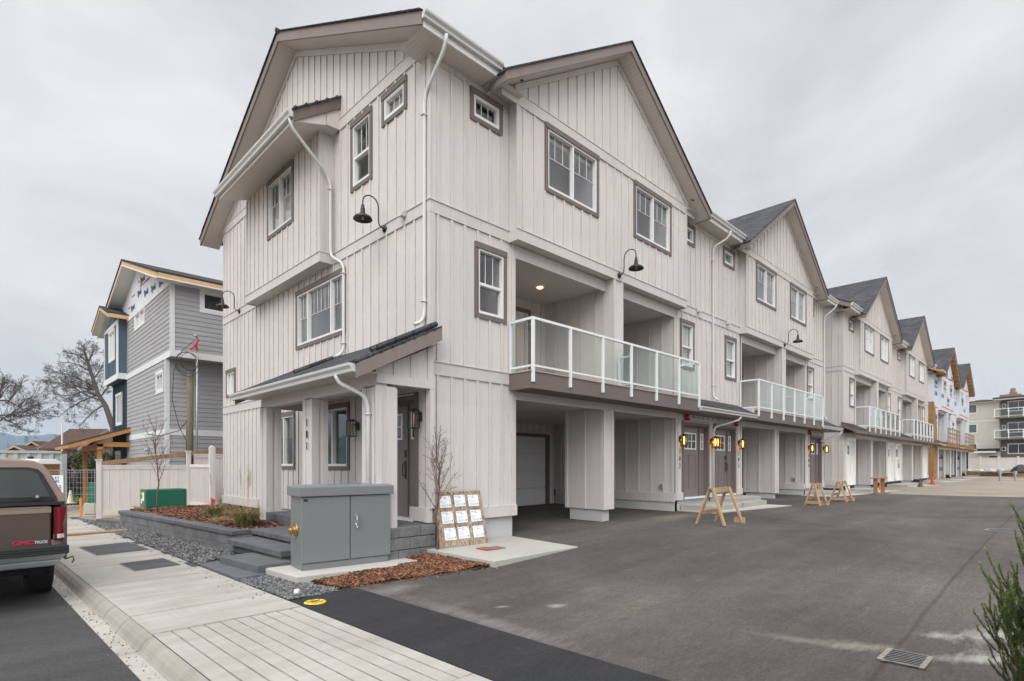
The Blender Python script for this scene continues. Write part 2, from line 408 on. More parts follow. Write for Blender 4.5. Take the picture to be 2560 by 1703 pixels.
def gutter(parent, a, b, out, h=.11, w=.115):
    """K-style gutter from a to b along its fascia, out = horizontal outward unit vector"""
    a, b, o = Vector(a), Vector(b), Vector(out)
    prof = [(0.003, 0), (0.003, -h), (w * .55, -h), (w * .62, -h * .62), (w * .95, -h * .3), (w, -h * .05), (w, 0), (w - .012, 0), (w - .014, -h * .26), (w * .55, -h * .6), (w * .5, -h + .008), (.012, -h + .008), (.012, 0)]
    m = MB(); A = [a + o * x + Vector((0, 0, z)) for x, z in prof]; B = [b + o * x + Vector((0, 0, z)) for x, z in prof]; n = len(prof)
    for i in range(n):
        j = (i + 1) % n; m.face([A[i], A[j], B[j], B[i]])
    for E_ in (a, b):
        m.face([E_ + o * x + Vector((0, 0, z)) for x, z in prof[:7]])
    return m.build('gutter', [GUT], parent)
def downspout(parent, pts, strap_out=None, r=.032):
    m = MB()
    # round off the corners of the path
    P_ = [Vector(p) for p in pts]; path = [P_[0]]
    for i in range(1, len(P_) - 1):
        p = P_[i]; a = (P_[i - 1] - p); b = (P_[i + 1] - p); k = min(.1, a.length * .45, b.length * .45)
        for t in (0, .5, 1):
            q0 = p + a.normalized() * k; q1 = p + b.normalized() * k
            path.append(q0.lerp(p, t).lerp(p.lerp(q1, t), t))
    path.append(P_[-1])
    m.tube(path, r, 8)
    for i in range(len(P_) - 1):
        if abs((P_[i] - P_[i + 1]).normalized().z) > .95 and (P_[i] - P_[i + 1]).length > 1:
            for t in (.06, .94) if (P_[i] - P_[i + 1]).length > 1.5 else (.1,):
                q = P_[i].lerp(P_[i + 1], t); m.box(q.x - .05, q.x + .05, q.y - .042, q.y + .042, q.z - .01, q.z + .01)
    return m.build('downspout', [GUT], parent, smooth=True)

def slab(mb, quad, t, mi=0):
    """thin slab: quad = top corners, thickness t downwards"""
    q = [Vector(p) for p in quad]; lo = [p - Vector((0, 0, t)) for p in q]
    mb.hexa([*lo, *q], mi)
def soffit_q(mb, quad, mi=0):
    mb.face(quad, mi)

STOOP = M('stoop_concrete', (.33, .32, .29), .88, .12, 1.5, bump=.25, bscale=70)
MEMB = M('deck_membrane', (.36, .31, .26), .8)
# ------------------------------------------------------------------ a block of four townhouses (local frame: x along the lane, y into the block)
GAB_HW, GAB_TOP, GAB_SL = 3.94, 11.17, .657
def townhouse_block(name, label, loc, L=21.2, D=10.65, bays=(5.12, 15.67), street=False, wrap=False, end_left=False, doorm=None, blinds=None, unfinished=False, far=False):
    root = thing(name, label, 'townhouses', loc, 0)
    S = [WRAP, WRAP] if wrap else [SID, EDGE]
    TB = WRAP if wrap else TRIMW; WT = None if wrap else BROWN; FA = LUMBER if wrap else FASC
    doorm = doorm or DOORB
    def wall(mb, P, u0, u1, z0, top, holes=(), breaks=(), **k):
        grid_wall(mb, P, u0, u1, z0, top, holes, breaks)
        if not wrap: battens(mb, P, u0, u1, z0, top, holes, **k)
    PL = lambda u, d, z: (u, -d, z)                 # lane face
    PB = lambda u, d, z: (u, -.24 - d, z)           # bay face on the lane side
    PE = lambda u, d, z: (-d, u, z)                 # street end
    PR = lambda u, d, z: (L + d, u, z)              # far end
    ztop = lambda y: 8.78 + .5 * (y + .41) if y <= 5.3 else 11.635 - .5 * (y - 5.3)
    pane_l = blinds or PANE

    # ---- walls
    m = MB(); tb = MB(); fnd = MB(); cx1, cx2 = bays
    # street end (x = 0)
    EH = []
    if street:
        EH = [(8.28 - 7.6 + .085, 9.11 - 7.6 - .085, 8.035, 8.44), (1.955, 2.615, 7.22, 8.44), (3.04, 5.27, 4.4, 5.60), (9.66, 10.3, 3.7, 4.34),
              (2.85, 4.2, 1.56, 2.78), (5.5, 6.7, 1.56, 2.78), (.34, 1.8, .62, 2.86)]
    elif end_left: EH = [(1.5, 2.1, 7.9, 8.35)]
    wall(m, PE, 0, D, .5, 3.13, [h for h in EH if h[3] < 3.1]); wall(m, PE, 0, D, 3.36, 5.88, [h for h in EH if 3.3 < h[2] < 5.8])
    wall(m, PE, 0, D, 6.1, lambda y: min(8.62, ztop(y) - .2), [h for h in EH if h[2] > 6], breaks=(5.3,))
    wall(m, PE, .35, D - .35, 8.85, lambda y: max(8.85, ztop(y) - .2), [], breaks=(5.3,))
    grid_wall(m, PE, 0, D, 3.13, 3.36); grid_wall(m, PE, 0, D, 5.88, 6.1); grid_wall(m, PE, 0, D, 8.62, lambda y: min(8.85, ztop(y) - .2))
    # far end, back
    grid_wall(m, PR, 0, D, .2, lambda y: ztop(y) - .2, breaks=(5.3,)); m.face([(0, D, 0), (L, D, 0), (L, D, 8.7), (0, D, 8.7)])
    # lane face
    gaps = [(0, cx1 - 3.26), (cx1 + 3.25, cx2 - 3.26), (cx2 + 3.25, L)]
    LDOOR = (.45, 2.0) if not street else None
    dR = (cx2 + 3.73, min(cx2 + 5.28, L - .25))
    ENT = [(cx1 + 3.48, cx1 + 5.13), (cx1 + 5.43, cx1 + 7.03), dR] + ([LDOOR] if LDOOR else [])
    ZD0, ZD1 = .64, 2.84
    holes1 = [(e[0], e[1], .4, ZD1) for e in ENT]
    g0 = [(0, cx1 - 3.09), (cx1 + 3.13, cx2 - 3.09), (cx2 + 3.13, L)]
    for a, b in g0: wall(m, PL, a, b, .6, 3.13, holes1)
    TALL = [(1.065, 1.70), (cx1 + 3.46, cx1 + 4.11), (cx2 - 4.26, cx2 - 3.61), (cx2 + 3.46, cx2 + 4.11)]
    SML = [(.955, 1.59), (cx1 + 3.50, cx1 + 4.13), (cx2 - 4.38, cx2 - 3.75), (cx2 + 3.50, cx2 + 4.13)]
    hT = [(a, b, 4.37, 5.56) for a, b in TALL]; hS = [(a, b, 7.93, 8.33) for a, b in SML]
    g2 = [(0, cx1 - 3.1), (cx1 + 3.04, cx2 - 3.1), (cx2 + 3.04, L)]
    for a, b in g2: wall(m, PL, a, b, 3.36, 5.88, hT)
    for a, b in gaps: wall(m, PL, a, b, 6.1, 8.56, hS)
    grid_wall(m, PL, 0, L, 5.88, 6.1, [(c - 3.25, c + 3.25, 5.88, 6.1) for c in bays])
    for a, b in g0: grid_wall(m, PL, a, b, 3.13, 3.36)
    for c in bays: grid_wall(m, PL, c - 3.09, c + 3.13, 2.87, 3.36)
    # carport under each bay and balcony recess above it
    for c in bays:
        x0, x1 = c - 3.09, c + 3.13
        PLs = lambda u, d, z: (x0 + d, u, z); PRs = lambda u, d, z: (x1 - d, u, z); PBk = lambda u, d, z: (u, 4.4 - d, z)
        wall(m, PLs, 0, 4.4, .6, 2.9); wall(m, PRs, .03, 4.4, .78, 2.9, ph=.3, sp=.42)
        hg = [(c - 2.75, c - .35, .2, 2.55), (c + .45, c + 2.85, .2, 2.55)]
        wall(m, PBk, x0, x1, .3, 2.9, hg)
        m.face([(x0, 0, 2.9), (x1, 0, 2.9), (x1, 4.4, 2.9), (x0, 4.4, 2.9)])
        y0, y1 = c - 3.1, c + 3.04
        Pa = lambda u, d, z: (y0 + d, u, z); Pb = lambda u, d, z: (y1 - d, u, z); Pk = lambda u, d, z: (u, 1.9 - d, z)
        wall(m, Pa, 0.01, 1.9, 3.34, 5.7, ph=.35, sp=.4); wall(m, Pb, .01, 1.9, 3.34, 5.7, ph=.35, sp=.4); wall(m, Pk, y0, y1, 3.34, 5.7)
        pc = c + .05
        Pc1 = lambda u, d, z: (pc - .14 - d, u, z); Pc2 = lambda u, d, z: (pc + .14 + d, u, z)
        wall(m, Pc1, .05, 1.9, 3.34, 5.7, ph=.25, sp=.42); wall(m, Pc2, .05, 1.9, 3.34, 5.7, ph=.25, sp=.42)
        m.face([(y0, 0, 5.7), (y1, 0, 5.7), (y1, 1.9, 5.7), (y0, 1.9, 5.7)])
        grid_wall(m, PL, y0, y1, 5.63, 5.9)
    m.build('wall', S, root)

    # ---- bays over the lane, gables
    for c in bays:
        b = MB(); w = 3.255
        hb = [(c - 2.415, c - .80, 7.155, 8.345), (c + .775, c + 2.375, 7.155, 8.345)]
        wall(b, PB, c - w, c + w, 6.08, 8.42, hb)
        for s in (-1, 1):
            Ps = lambda u, d, z, s=s: (c + s * (w + d), -u, z)
            grid_wall(b, Ps, 0, .24, 5.88, 8.75)
        b.face([(c - w, 0, 5.885), (c + w, 0, 5.885), (c + w, -.24, 5.885), (c - w, -.24, 5.885)])
        grid_wall(b, PB, c - w, c + w, 5.885, 6.08); grid_wall(b, PB, c - w, c + w, 8.42, 8.65)
        bo = b.build('bay', S, root)
        for ih, h in enumerate(hb): window(bo, PB, *h, 'slider', pane_l, tm=WT, room=((.08, .0)[ih] if street else None))
        if not wrap:
            t = MB(); t.pbox(PB, c - w - .025, c + w + .025, 0.001, .03, 5.87, 6.07); t.box(c - w - .03, c - w, -.24, 0, 5.87, 6.07); t.box(c + w, c + w + .03, -.24, 0, 5.87, 6.07)
            t.pbox(PB, c - w - .035, c + w + .035, 0.001, .045, 6.07, 6.085)
            t.pbox(PB, c - w - .45, c + w + .45, 0.001, .03, 8.43, 8.64); t.pbox(PB, c - w - .45, c + w + .45, 0.001, .042, 8.64, 8.655)
            for s in (-1, 1): t.pbox(PB, c + s * w - .05 - (0 if s < 0 else 0), c + s * w + .05, .001, .024, 6.085, 8.43)
            t.build('trim_board', [TB], bo)
        gb = MB(); gt = lambda u: GAB_TOP - GAB_SL * abs(u - c) - .2
        wall(gb, PB, c - 3.4, c + 3.4, 8.655, lambda u: max(8.655, gt(u) - (.0 if wrap else .12)), [], breaks=(c,))
        grid_wall(gb, lambda u, d, z: (u, -.235 - d, z), c - 3.5, c + 3.5, 8.5, lambda u: max(8.5, gt(u)), breaks=(c,))
        go = gb.build('gable', S, root)
        fr = MB(); yo = -.64; Y2 = 4.5
        for s in (-1, 1):   # roof slopes, fascia boards, soffits
            e = c + s * GAB_HW
            fr.hexa([(c, yo, GAB_TOP - .2), (e, yo, GAB_TOP - GAB_SL * GAB_HW - .2), (e, yo + .035, GAB_TOP - GAB_SL * GAB_HW - .2), (c, yo + .035, GAB_TOP - .2), (c, yo, GAB_TOP), (e, yo, GAB_TOP - GAB_SL * GAB_HW), (e, yo + .035, GAB_TOP - GAB_SL * GAB_HW), (c, yo + .035, GAB_TOP)])
        build_each(fr, 'fascia_board', [FA], root)
        rf = MB()
        for s in (-1, 1):
            e = c + s * (GAB_HW + .03); zz = GAB_TOP - GAB_SL * (GAB_HW + .03) + .012
            slab(rf, [(c, yo - .03, GAB_TOP + .03), (e, yo - .03, zz), (e, Y2, zz), (c, Y2, GAB_TOP + .03)], .03)
        rf.build('roof', [SHGY], root)
        ck = MB()
        for s in (-1, 1):
            e = c + s * (GAB_HW - .012); zz = GAB_TOP - GAB_SL * GAB_HW
            ck.box(min(e, e - s * .02), max(e, e - s * .02), yo + .036, -.2, zz - .2, zz + .005)
        build_each(ck, 'fascia_return', [FA], root)
        sf = MB()
        for s in (-1, 1):
            e = c + s * (GAB_HW - .01); k = .185
            sf.face([(c, yo + .03, GAB_TOP - k), (e, yo + .03, GAB_TOP - GAB_SL * (GAB_HW - .01) - k), (e, .25, GAB_TOP - GAB_SL * (GAB_HW - .01) - k), (c, .25, GAB_TOP - k)])
            if wrap:
                for q in range(1, 9):
                    x = c + s * GAB_HW * q / 9; z = GAB_TOP - GAB_SL * GAB_HW * q / 9 - k
                    sf.box(x - .02, x + .02, yo + .03, -.24, z - .11, z)
        (sf.build('soffit', [OSBN], root) if wrap else build_each(sf, 'soffit', [SOFX], root))
        if not wrap:
            q = MB()
            for s in (-1, 1):
                e = c + s * 3.35; d0, d1 = -.27, -.24
                za, zb = GAB_TOP - .2, GAB_TOP - .2 - GAB_SL * 3.35
                q.hexa([(c, d0, za - .13), (e, d0, zb - .13), (e, d1, zb - .13), (c, d1, za - .13), (c, d0, za), (e, d0, zb), (e, d1, zb), (c, d1, za)])
            q.build('frieze_board', [TB], go)

    # ---- main roof
    e0, e1 = -.47, L + .47
    rf = MB(); T = .012
    segs = [(e0, cx1 - 3.3, -.44), (cx1 - 3.3, cx1 + 3.3, -.2), (cx1 + 3.3, cx2 - 3.3, -.44), (cx2 - 3.3, cx2 + 3.3, -.2), (cx2 + 3.3, e1, -.44)]
    for a, b, y in segs:
        slab(rf, [(a - (.03 if a == e0 else 0), y, 8.78 + .5 * (y + .41) + .018), (b + (.03 if b == e1 else 0), y, 8.78 + .5 * (y + .41) + .018), (b + (.03 if b == e1 else 0), 5.3, 11.653), (a - (.03 if a == e0 else 0), 5.3, 11.653)], .018)
    slab(rf, [(e0 - .03, 5.3, 11.653), (e1 + .03, 5.3, 11.653), (e1 + .03, 11.4, 8.603), (e0 - .03, 11.4, 8.603)], .018)
    ro = rf.build('roof', [SHGX], root)
    # ragged shingle ends along the street-end rake, ridge cap, vents
    rg = MB()
    for k in range(46):
        y = -.4 + k * .25
        if y > 11.2: break
        z = ztop(y) + .016; rg.hexa([(e0 - .038, y, z - .006), (e0 + .3, y, z - .006), (e0 + .3, y + .26, ztop(y + .26) + .012), (e0 - .038, y + .26, ztop(y + .26) + .012), (e0 - .038, y, z + .012), (e0 + .3, y, z + .012), (e0 + .3, y + .26, ztop(y + .26) + .022), (e0 - .038, y + .26, ztop(y + .26) + .022)])
    rg.tube([(e0 - .05, 5.3, 11.672), (e1 + .05, 5.3, 11.672)], .05, 6)
    rg.build('shingle_edge', [SHGX], ro)
    vt = MB()
    for x in (cx1 + 5.2, cx2 - 4.6): vt.box(x - .22, x + .22, 3.7, 4.1, ztop(3.9) - .1, ztop(3.9) + .13); vt.box(x - .28, x + .28, 3.62, 4.18, ztop(3.9) + .13, ztop(3.9) + .16)
    vt.build('roof_vent', [BLACK], ro)
    fs = MB(); sf = MB(); ef = MB()
    for x, s in ((e0, 1), (e1, -1)):
        for ya, yb in ((-.41, 5.3), (5.3, 11.36)):
            za, zb = ztop(ya), ztop(yb)
            fs.hexa([(x, ya, za - .21), (x, yb, zb - .21), (x + s * .035, yb, zb - .21), (x + s * .035, ya, za - .21), (x, ya, za), (x, yb, zb), (x + s * .035, yb, zb), (x + s * .035, ya, za)])
            sf.face([(x + s * .03, ya, za - .195), (x + s * .03, yb, zb - .195), (x + s * .55, yb, zb - .195), (x + s * .55, ya, za - .195)])
    build_each(fs, 'fascia_board', [FA], root); build_each(sf, 'soffit', [SOFY if not wrap else OSBN], root)
    eav = [(e0 + .035, cx1 - 3.9), (cx1 + 3.9, cx2 - 3.9), (cx2 + 3.9, e1 - .035)]
    es = MB()
    for a, b in eav:
        ef.box(a, b, -.41, -.385, 8.55, 8.765); es.face([(max(a, 0) if a < 0 else a - .66, -.39, 8.552), (b + .66 if b < L else L, -.39, 8.552), (b + .66 if b < L else L, .05, 8.552), (max(a, 0) if a < 0 else a - .66, .05, 8.552)])
    es.face([(e0 + .03, -.39, 8.553), (0, -.39, 8.553), (0, .3, 8.553), (e0 + .03, .3, 8.553)])
    build_each(ef, 'eave_fascia', [WHITE if not wrap else LUMBER], root); build_each(es, 'soffit', [SOFX if not wrap else OSBN], root)
    if not wrap or True:
        for a, b in eav: gutter(root, (a - .03, -.41, 8.765), (b + .02, -.41, 8.765), (0, -1, 0)) if not wrap else None
    # ---- trim boards on flat walls
    if not wrap:
        for a, b in [(0, D)]:
            tb.pbox(PE, -.028, b, .001, .028, 3.13, 3.345); tb.pbox(PE, -.05, b, .001, .045, 3.345, 3.36)
            tb.pbox(PE, -.028, b, .001, .028, 5.88, 6.085); tb.pbox(PE, -.05, b, .001, .045, 6.085, 6.1)
            tb.pbox(PE, .16, 3.3 if street else b - .3, .001, .03, 8.62, 8.835); tb.pbox(PE, .13, 3.3 if street else b - .3, .001, .042, 8.835, 8.85)
            if street: tb.pbox(PE, 7.85, b - .2, .001, .03, 8.62, 8.835); tb.pbox(PE, 7.85, b - .2, .001, .042, 8.835, 8.85)
            tb.pbox(PE, -.04, .55 if street else b, .001, .05, .62, .86); 
            if street: tb.pbox(PE, 7.75, b, .001, .05, .42, .66)
            for zz in ((.86, 3.13), (3.36, 5.88), (6.1, 8.55)): tb.pbox(PE, -.024, .07, .001, .024, *zz); tb.pbox(PE, b - .07, b, .001, .024, *zz)
            for ya, yb in ((.4, 5.3), (5.3, D)):
                za, zb = ztop(ya) - .2, ztop(yb) - .2
                tb.hexa([(-.032, ya, za - .14), (-.032, yb, zb - .14), (-.0, yb, zb - .14), (-.0, ya, za - .14), (-.032, ya, za), (-.032, yb, zb), (0, yb, zb), (0, ya, za)])
        for a, b in g0: tb.pbox(PL, a, b, .001, .028, 3.13, 3.345); tb.pbox(PL, a, b, .001, .045, 3.345, 3.36)
        for a, b in gaps: tb.pbox(PL, a, b, .001, .028, 5.88, 6.085); tb.pbox(PL, a, b, .001, .045, 6.085, 6.1); tb.pbox(PL, a, b, .001, .02, 8.44, 8.552)
        for a, b in g0:     # base trim clear of the doors
            cuts = sorted([e for e in ENT if e[0] < b and e[1] > a]); x = a
            for q in cuts + [(b, b)]:
                if q[0] - x > .04: tb.pbox(PL, x - .01, q[0] + (.01 if q[0] < b else .01), .001, .05, .61, .82)
                x = q[1]
        for x in (0, g0[0][1] - .085, g0[1][0], g0[1][1] - .085, g0[2][0], L - .085): tb.pbox(PL, x, x + .085, .001, .024, .82, 3.13)
        for x in (0, g2[0][1] - .085, g2[1][0], g2[1][1] - .085, g2[2][0], L - .085): tb.pbox(PL, x, x + .085, .001, .024, 3.36, 5.88)
        for c in bays:
            x0, x1 = c - 3.09, c + 3.13
            tb.pbox(PL, x0, x1, .001, .03, 2.86, 3.12); tb.pbox(PL, c - 3.1, c + 3.04, .001, .03, 5.62, 5.87)
            tb.box(x1 - .05, x1 - .002, .0, 4.3, .56, .80)      # base board of the carport side wall
            tb.box(x1 - .03, x1 - .002, .02, .11, .8, 2.9)
        tb.build('trim_board', [TB], root)
    # ---- foundation, carport pillars
    for a, b in g0: fnd.box(a + .04, b - .04, .04, .3, -.1, .62)
    fnd.box(.04, .3, .3, D, -.1, .64)
    for c in bays:
        fnd.box(c + 3.12, c + 3.3, .04, 4.4, -.1, .62); fnd.box(c - 3.3, c - 3.11, .3, 4.4, -.1, .62)
        fnd.box(c - 3.09, c - 2.85, 4.42, 4.6, 0, .5); fnd.box(c - .3, c + .4, 4.42, 4.6, 0, .5)
        pl = MB(); xa, xb = c - .18, c + .19
        pl.box(xa, xb, .0, 1.17, .54, 2.9)
        for y in (.05, .55, 1.1): pl.box(xa - .028, xa, y - .032, y + .032, .54, 2.9); pl.box(xb, xb + .028, y - .032, y + .032, .54, 2.9)
        pl.box(xa - .02, xa + .09, -.022, 0, .54, 2.87); pl.box(xb - .09, xb + .02, -.022, 0, .54, 2.87)
        po = pl.build('pillar', [S[0]], root)
        pb = MB(); pb.box(xa + .05, xb - .05, .08, 1.05, -.1, .54); pb.build('pillar_footing', [CONCF], po)
        up = MB(); ux = c + .05; up.box(ux - .17, ux + .17, -.24, .06, 3.34, 5.885)
        if not wrap: up.box(ux - .19, ux - .1, -.26, -.24, 3.34, 5.88); up.box(ux + .1, ux + .19, -.26, -.24, 3.34, 5.88)
        up.build('pillar', [S[0]], root)
    build_each(fnd, 'foundation', [TAR if unfinished else CONCF], root)
    # ---- garage doors
    for c in bays:
        for a, b in ((c - 2.75, c - .35), (c + .45, c + 2.85)):
            g = MB(); n = 4; z0, z1 = .3, 2.5
            for k in range(n):
                za = z0 + (z1 - z0) * k / n; zb = z0 + (z1 - z0) * (k + 1) / n - .012
                g.box(a + .1, b - .1, 4.45, 4.5, za, zb)
                for j in range(4):
                    xx = a + .18 + j * (b - a - .3) / 4; g.box(xx, xx + (b - a - .3) / 4 - .1, 4.442, 4.46, za + .1, zb - .09)
            go = g.build('garage_door', [WHITE], root, bevel=.006)
            q = MB(); q.box(a - .02, a + .1, 4.36, 4.52, .2, 2.56); q.box(b - .1, b + .02, 4.36, 4.52, .2, 2.56); q.box(a + .1, b - .1, 4.36, 4.52, 2.48, 2.58); q.build('garage_door_trim', [BROWN], go)
            if far: break
    # ---- windows on the lane face
    for i, h in enumerate(hT): window(root, PL, *h, 'hung', (PANE if street and i == 0 else PANEB), tm=WT, room=(0.0 if street else None))
    for h in hS: window(root, PL, *h, 'small', PANED if not wrap else PANEB, tm=WT, room=(0.0 if street else None))
    # ---- doors, sliding doors
    for i, e in enumerate(ENT):
        if wrap: continue
        entry_door(root, PL, e[0], e[1], ZD0, ZD1, doorm, WT if not unfinished else WHITE, side=1, handle_at=(-1 if i != 1 else 1), sidelight=not (unfinished and i == 1))
    for c in bays:
        Pk = lambda u, d, z: (u, 1.9 - d, z)
        window(root, Pk, c - 2.55, c - .75, 3.36, 5.35, 'slider_plain', PANEG, tm=WT, room=(0.0 if street else None)); window(root, Pk, c + .7, c + 2.4, 3.36, 5.35, 'slider_plain', PANEG, tm=WT)
    # ---- balconies
    for bi, c in enumerate(bays):
        x0, x1, yf = c - 3.28, c + 3.29, -.61
        dk = MB(); dk.box(x0, x1, yf, -.032, 3.02, 3.33); dk.box(x0 + .02, x1 - .02, -.03, 1.88, 3.2, 3.335)
        bo = dk.build('balcony', [OSBN if wrap else BROWN], root)
        ft = MB(); ft.box(x0 - .02, x1 + .02, yf - .02, -.034, 3.33, 3.355); ft.build('deck_edge', [LUMBER if wrap else MEMB], bo)
        if not wrap and not street or (bi == 1 and not wrap):
            ck = MB(); ck.box(x0 - .10, x0 - .003, yf + .1, -.03, 3.1, 3.4); ck.build('end_board', [TB], bo)
        if wrap:
            gr = MB()
            for k in range(7):
                x = x0 + .05 + (x1 - x0 - .1) * k / 6; gr.box(x - .045, x + .045, yf - .05, yf - .005, 2.95, 4.45)
            for z in (3.7, 4.05, 4.4): gr.box(x0, x1, yf - .09, yf - .052, z - .045, z + .045)
            gr.build('guard_rail', [LUMBD], bo)
            continue
        n = 6; zt, zb = 4.33, 3.44; xs = [x0 + .03 + (x1 - x0 - .06) * k / n for k in range(n + 1)]
        rl = MB(); rl.box(x0, x1, yf - .035, yf + .02, zt - .035, zt + .012)
        for s in (x0 + .03, x1 - .03): rl.box(s - .025, s + .025, yf + .02, -.03, zt - .035, zt + .012); rl.box(s - .015, s + .015, yf + .02, -.03, zb - .018, zb + .018)
        for a, b in zip(xs, xs[1:]): rl.box(a + .027, b - .027, yf - .022, yf + .006, zb - .018, zb + .018)
        for s in (x0 + .03, x1 - .03): rl.box(s - .025, s + .025, -.055, -.03, 3.36, zt - .035)
        rl.box(c + .03, c + .07, yf + .02, -.27, zt - .28, zt - .25); rl.box(c + .03, c + .07, yf + .02, -.27, zb - .02, zb + .01); rl.box(c + .02, c + .08, -.3, -.265, zb - .02, zt - .25)
        rl.build('railing', [ALU], bo)
        for x in xs:
            p = MB(); p.box(x - .026, x + .026, yf - .046, yf + .004, 3.13, zt - .03); p.box(x + .026, x + .065, yf - .012, yf - .002, 3.14, 3.28); p.build('railing_post', [ALU], bo)
        gl = MB()
        for a, b in zip(xs, xs[1:]): gl.box(a + .027, b - .027, yf - .012, yf - .004, zb + .018, zt - .035)
        for s in (x0 + .03, x1 - .03): gl.box(s - .004, s + .004, yf + .03, -.06, zb + .018, zt - .035)
        gl.box(c + .046, c + .054, yf + .03, -.3, zb + .01, zt - .28)
        gl.build('glass_panel', [GLASS], bo)
    # ---- little lane roofs over the doors
    rr = [(cx1 + 3.3, cx2 - 3.4), (cx2 + 3.3, L + .35)] + ([(-.3, cx1 - 3.4)] if not street else [])
    for a, b in rr:
        r = MB(); slab(r, [(a, -.62, 3.2), (b, -.62, 3.2), (b, 0.0, 3.52), (a, 0.0, 3.52)], .03)
        ro = r.build('canopy_roof', [SHGX], root)
        q = MB(); q.box(a, b, -.6, -.575, 3.0, 3.165); q.face([(a, -.6, 3.01), (b, -.6, 3.01), (b, 0, 3.01), (a, 0, 3.01)])
        for x in ([b] if b > L else []) + ([a] if a < 0 else []):
            q.hexa([(x - .02, -.62, 3.0), (x + .02, -.62, 3.0), (x + .02, 0, 3.3), (x - .02, 0, 3.3), (x - .02, -.62, 3.17), (x + .02, -.62, 3.17), (x + .02, 0, 3.49), (x - .02, 0, 3.49)])
        q.build('canopy_fascia', [BROWN if not wrap else LUMBER], ro)
        if not wrap and not unfinished: gutter(root, (a + .01, -.6, 3.165), (b, -.6, 3.165), (0, -1, 0), .11, .11)
    # ---- stoops
    st = MB()
    for k, e in enumerate(ENT):
        st.box(e[0] - .05, e[1] + .1, -.95, .0, .1, .48)
    st.box(cx1 + 5.2, cx1 + 7.2, -.75, -.0, .2, .6) if street else None
    build_each(st, 'stoop', [STOOP], root, bevel=.01)
    return root, dict(PL=PL, PB=PB, PE=PE, bays=bays, L=L, ztop=ztop)
# ------------------------------------------------------------------ BLOCK ONE (101-104)
X0, Y0 = 5.55, 7.6
B1, b1 = townhouse_block('townhouse_block', 'three storey greige townhouse row with porch, glass balconies and brown trim by the street', (X0, Y0, 0), street=True)
PE, PL, PB = b1['PE'], b1['PL'], b1['PB']
# windows on the street end
window(B1, PE, .765, 1.425, 8.035, 8.44, 'small', PANE, tm=BROWN, room=0.5)
window(B1, PE, 1.955, 2.615, 7.22, 8.44, 'hung', PANEG, tm=BROWN, room=0.0)
window(B1, PE, 3.04, 5.27, 4.4, 5.60, 'triple', PANE, tm=BROWN, room=0.0)
window(B1, PE, 9.66, 10.3, 3.7, 4.34, 'slider_plain', PANEB, tm=BROWN)
window(B1, PE, 2.85, 4.2, 1.56, 2.78, 'slider_plain', PANEG, tm=BROWN, room=0.0)
window(B1, PE, 5.5, 6.7, 1.56, 2.78, 'slider_plain', PANEG, tm=BROWN, room=0.0)
entry_door(B1, PE, .34, 1.8, .62, 2.86, DOORB, BROWN, side=-1, handle_at=-1, lites=2)
# bay on the street end (local x -.30, y 3.48..7.8)
bm_ = MB(); ya, yb, xb = 3.48, 7.8, -.30
PEB = lambda u, d, z: (xb - d, u, z)
hB = [(4.885, 6.255, 7.215, 8.445)]
bb(bm_, PEB, ya, yb, 6.08, 9.1, hB, ph=.16)
grid_wall(bm_, PEB, ya, yb, 5.885, 6.08)
for y in (ya, yb): bm_.face([(xb, y, 5.885), (0, y, 5.885), (0, y, 9.25), (xb, y, 9.1)])
bm_.face([(xb, ya, 5.886), (0, ya, 5.886), (0, yb, 5.886), (xb, yb, 5.886)])
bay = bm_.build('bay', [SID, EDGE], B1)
window(bay, PEB, *hB[0], 'slider', PANED, tm=BROWN, room=0.0)
q = MB(); q.pbox(PEB, hB[0][0] + .05, hB[0][1] - .05, -.14, -.132, 7.26, 7.98); q.build('blind', [BLIND], bay)
t = MB(); t.pbox(PEB, ya - .03, yb + .03, .001, .03, 5.87, 6.07); t.pbox(PEB, ya - .04, yb + .04, .001, .045, 6.07, 6.085)
t.box(xb, -.03, ya - .03, ya - .001, 5.87, 6.07); t.box(xb, -.03, yb + .001, yb + .03, 5.87, 6.07); t.box(xb, -.03, ya - .042, ya - .001, 6.07, 6.085)
t.pbox(PEB, ya - .02, ya + .06, .001, .022, 6.085, 8.6); t.pbox(PEB, yb - .06, yb + .02, .001, .022, 6.085, 8.6); t.box(xb, xb + .06, ya - .021, ya - .001, 6.085, 8.7)
t.build('trim_board', [TRIMW], bay)
# bay shed roof: wall z 9.32 at x=0, eave z 8.62 at x=-1.0, y 3.15..7.95
ra, rb = 3.15, 7.78; sl = .70
zr = lambda x: 9.32 + sl * x
r = MB(); slab(r, [(-1.03, ra - .03, zr(-1.03) + .03), (-1.03, rb + .03, zr(-1.03) + .03), (.0, rb + .03, zr(0) + .03), (.0, ra - .03, zr(0) + .03)], .03)
for k in range(5):
    x = -1.0 + k * .22; r.box(x, x + .05, ra - .055, ra + .1, zr(x) + .02, zr(x) + .055)
bro = r.build('bay_roof', [SHGX], bay)
q = MB()
for y in (ra, rb - .035):
    q.hexa([(-1.0, y, zr(-1) - .23), (.0, y, zr(0) - .23), (.0, y + .035, zr(0) - .23), (-1.0, y + .035, zr(-1) - .23), (-1.0, y, zr(-1)), (0, y, zr(0)), (0, y + .035, zr(0)), (-1.0, y + .035, zr(-1))])
build_each(q, 'fascia_board', [BROWN], bay)
q = MB(); q.face([(-.98, ra + .03, 8.40), (-.98, rb - .04, 8.40), (xb, rb - .04, 8.62), (xb, ra + .03, 8.62)]); q.box(-.995, -.975, ra + .035, rb - .036, 8.40, 8.6)
q.face([(-.98, ra + .034, 8.40), (xb, ra + .034, 8.62), (xb, ra + .034, 8.98), (-.98, ra + .034, 8.52)])
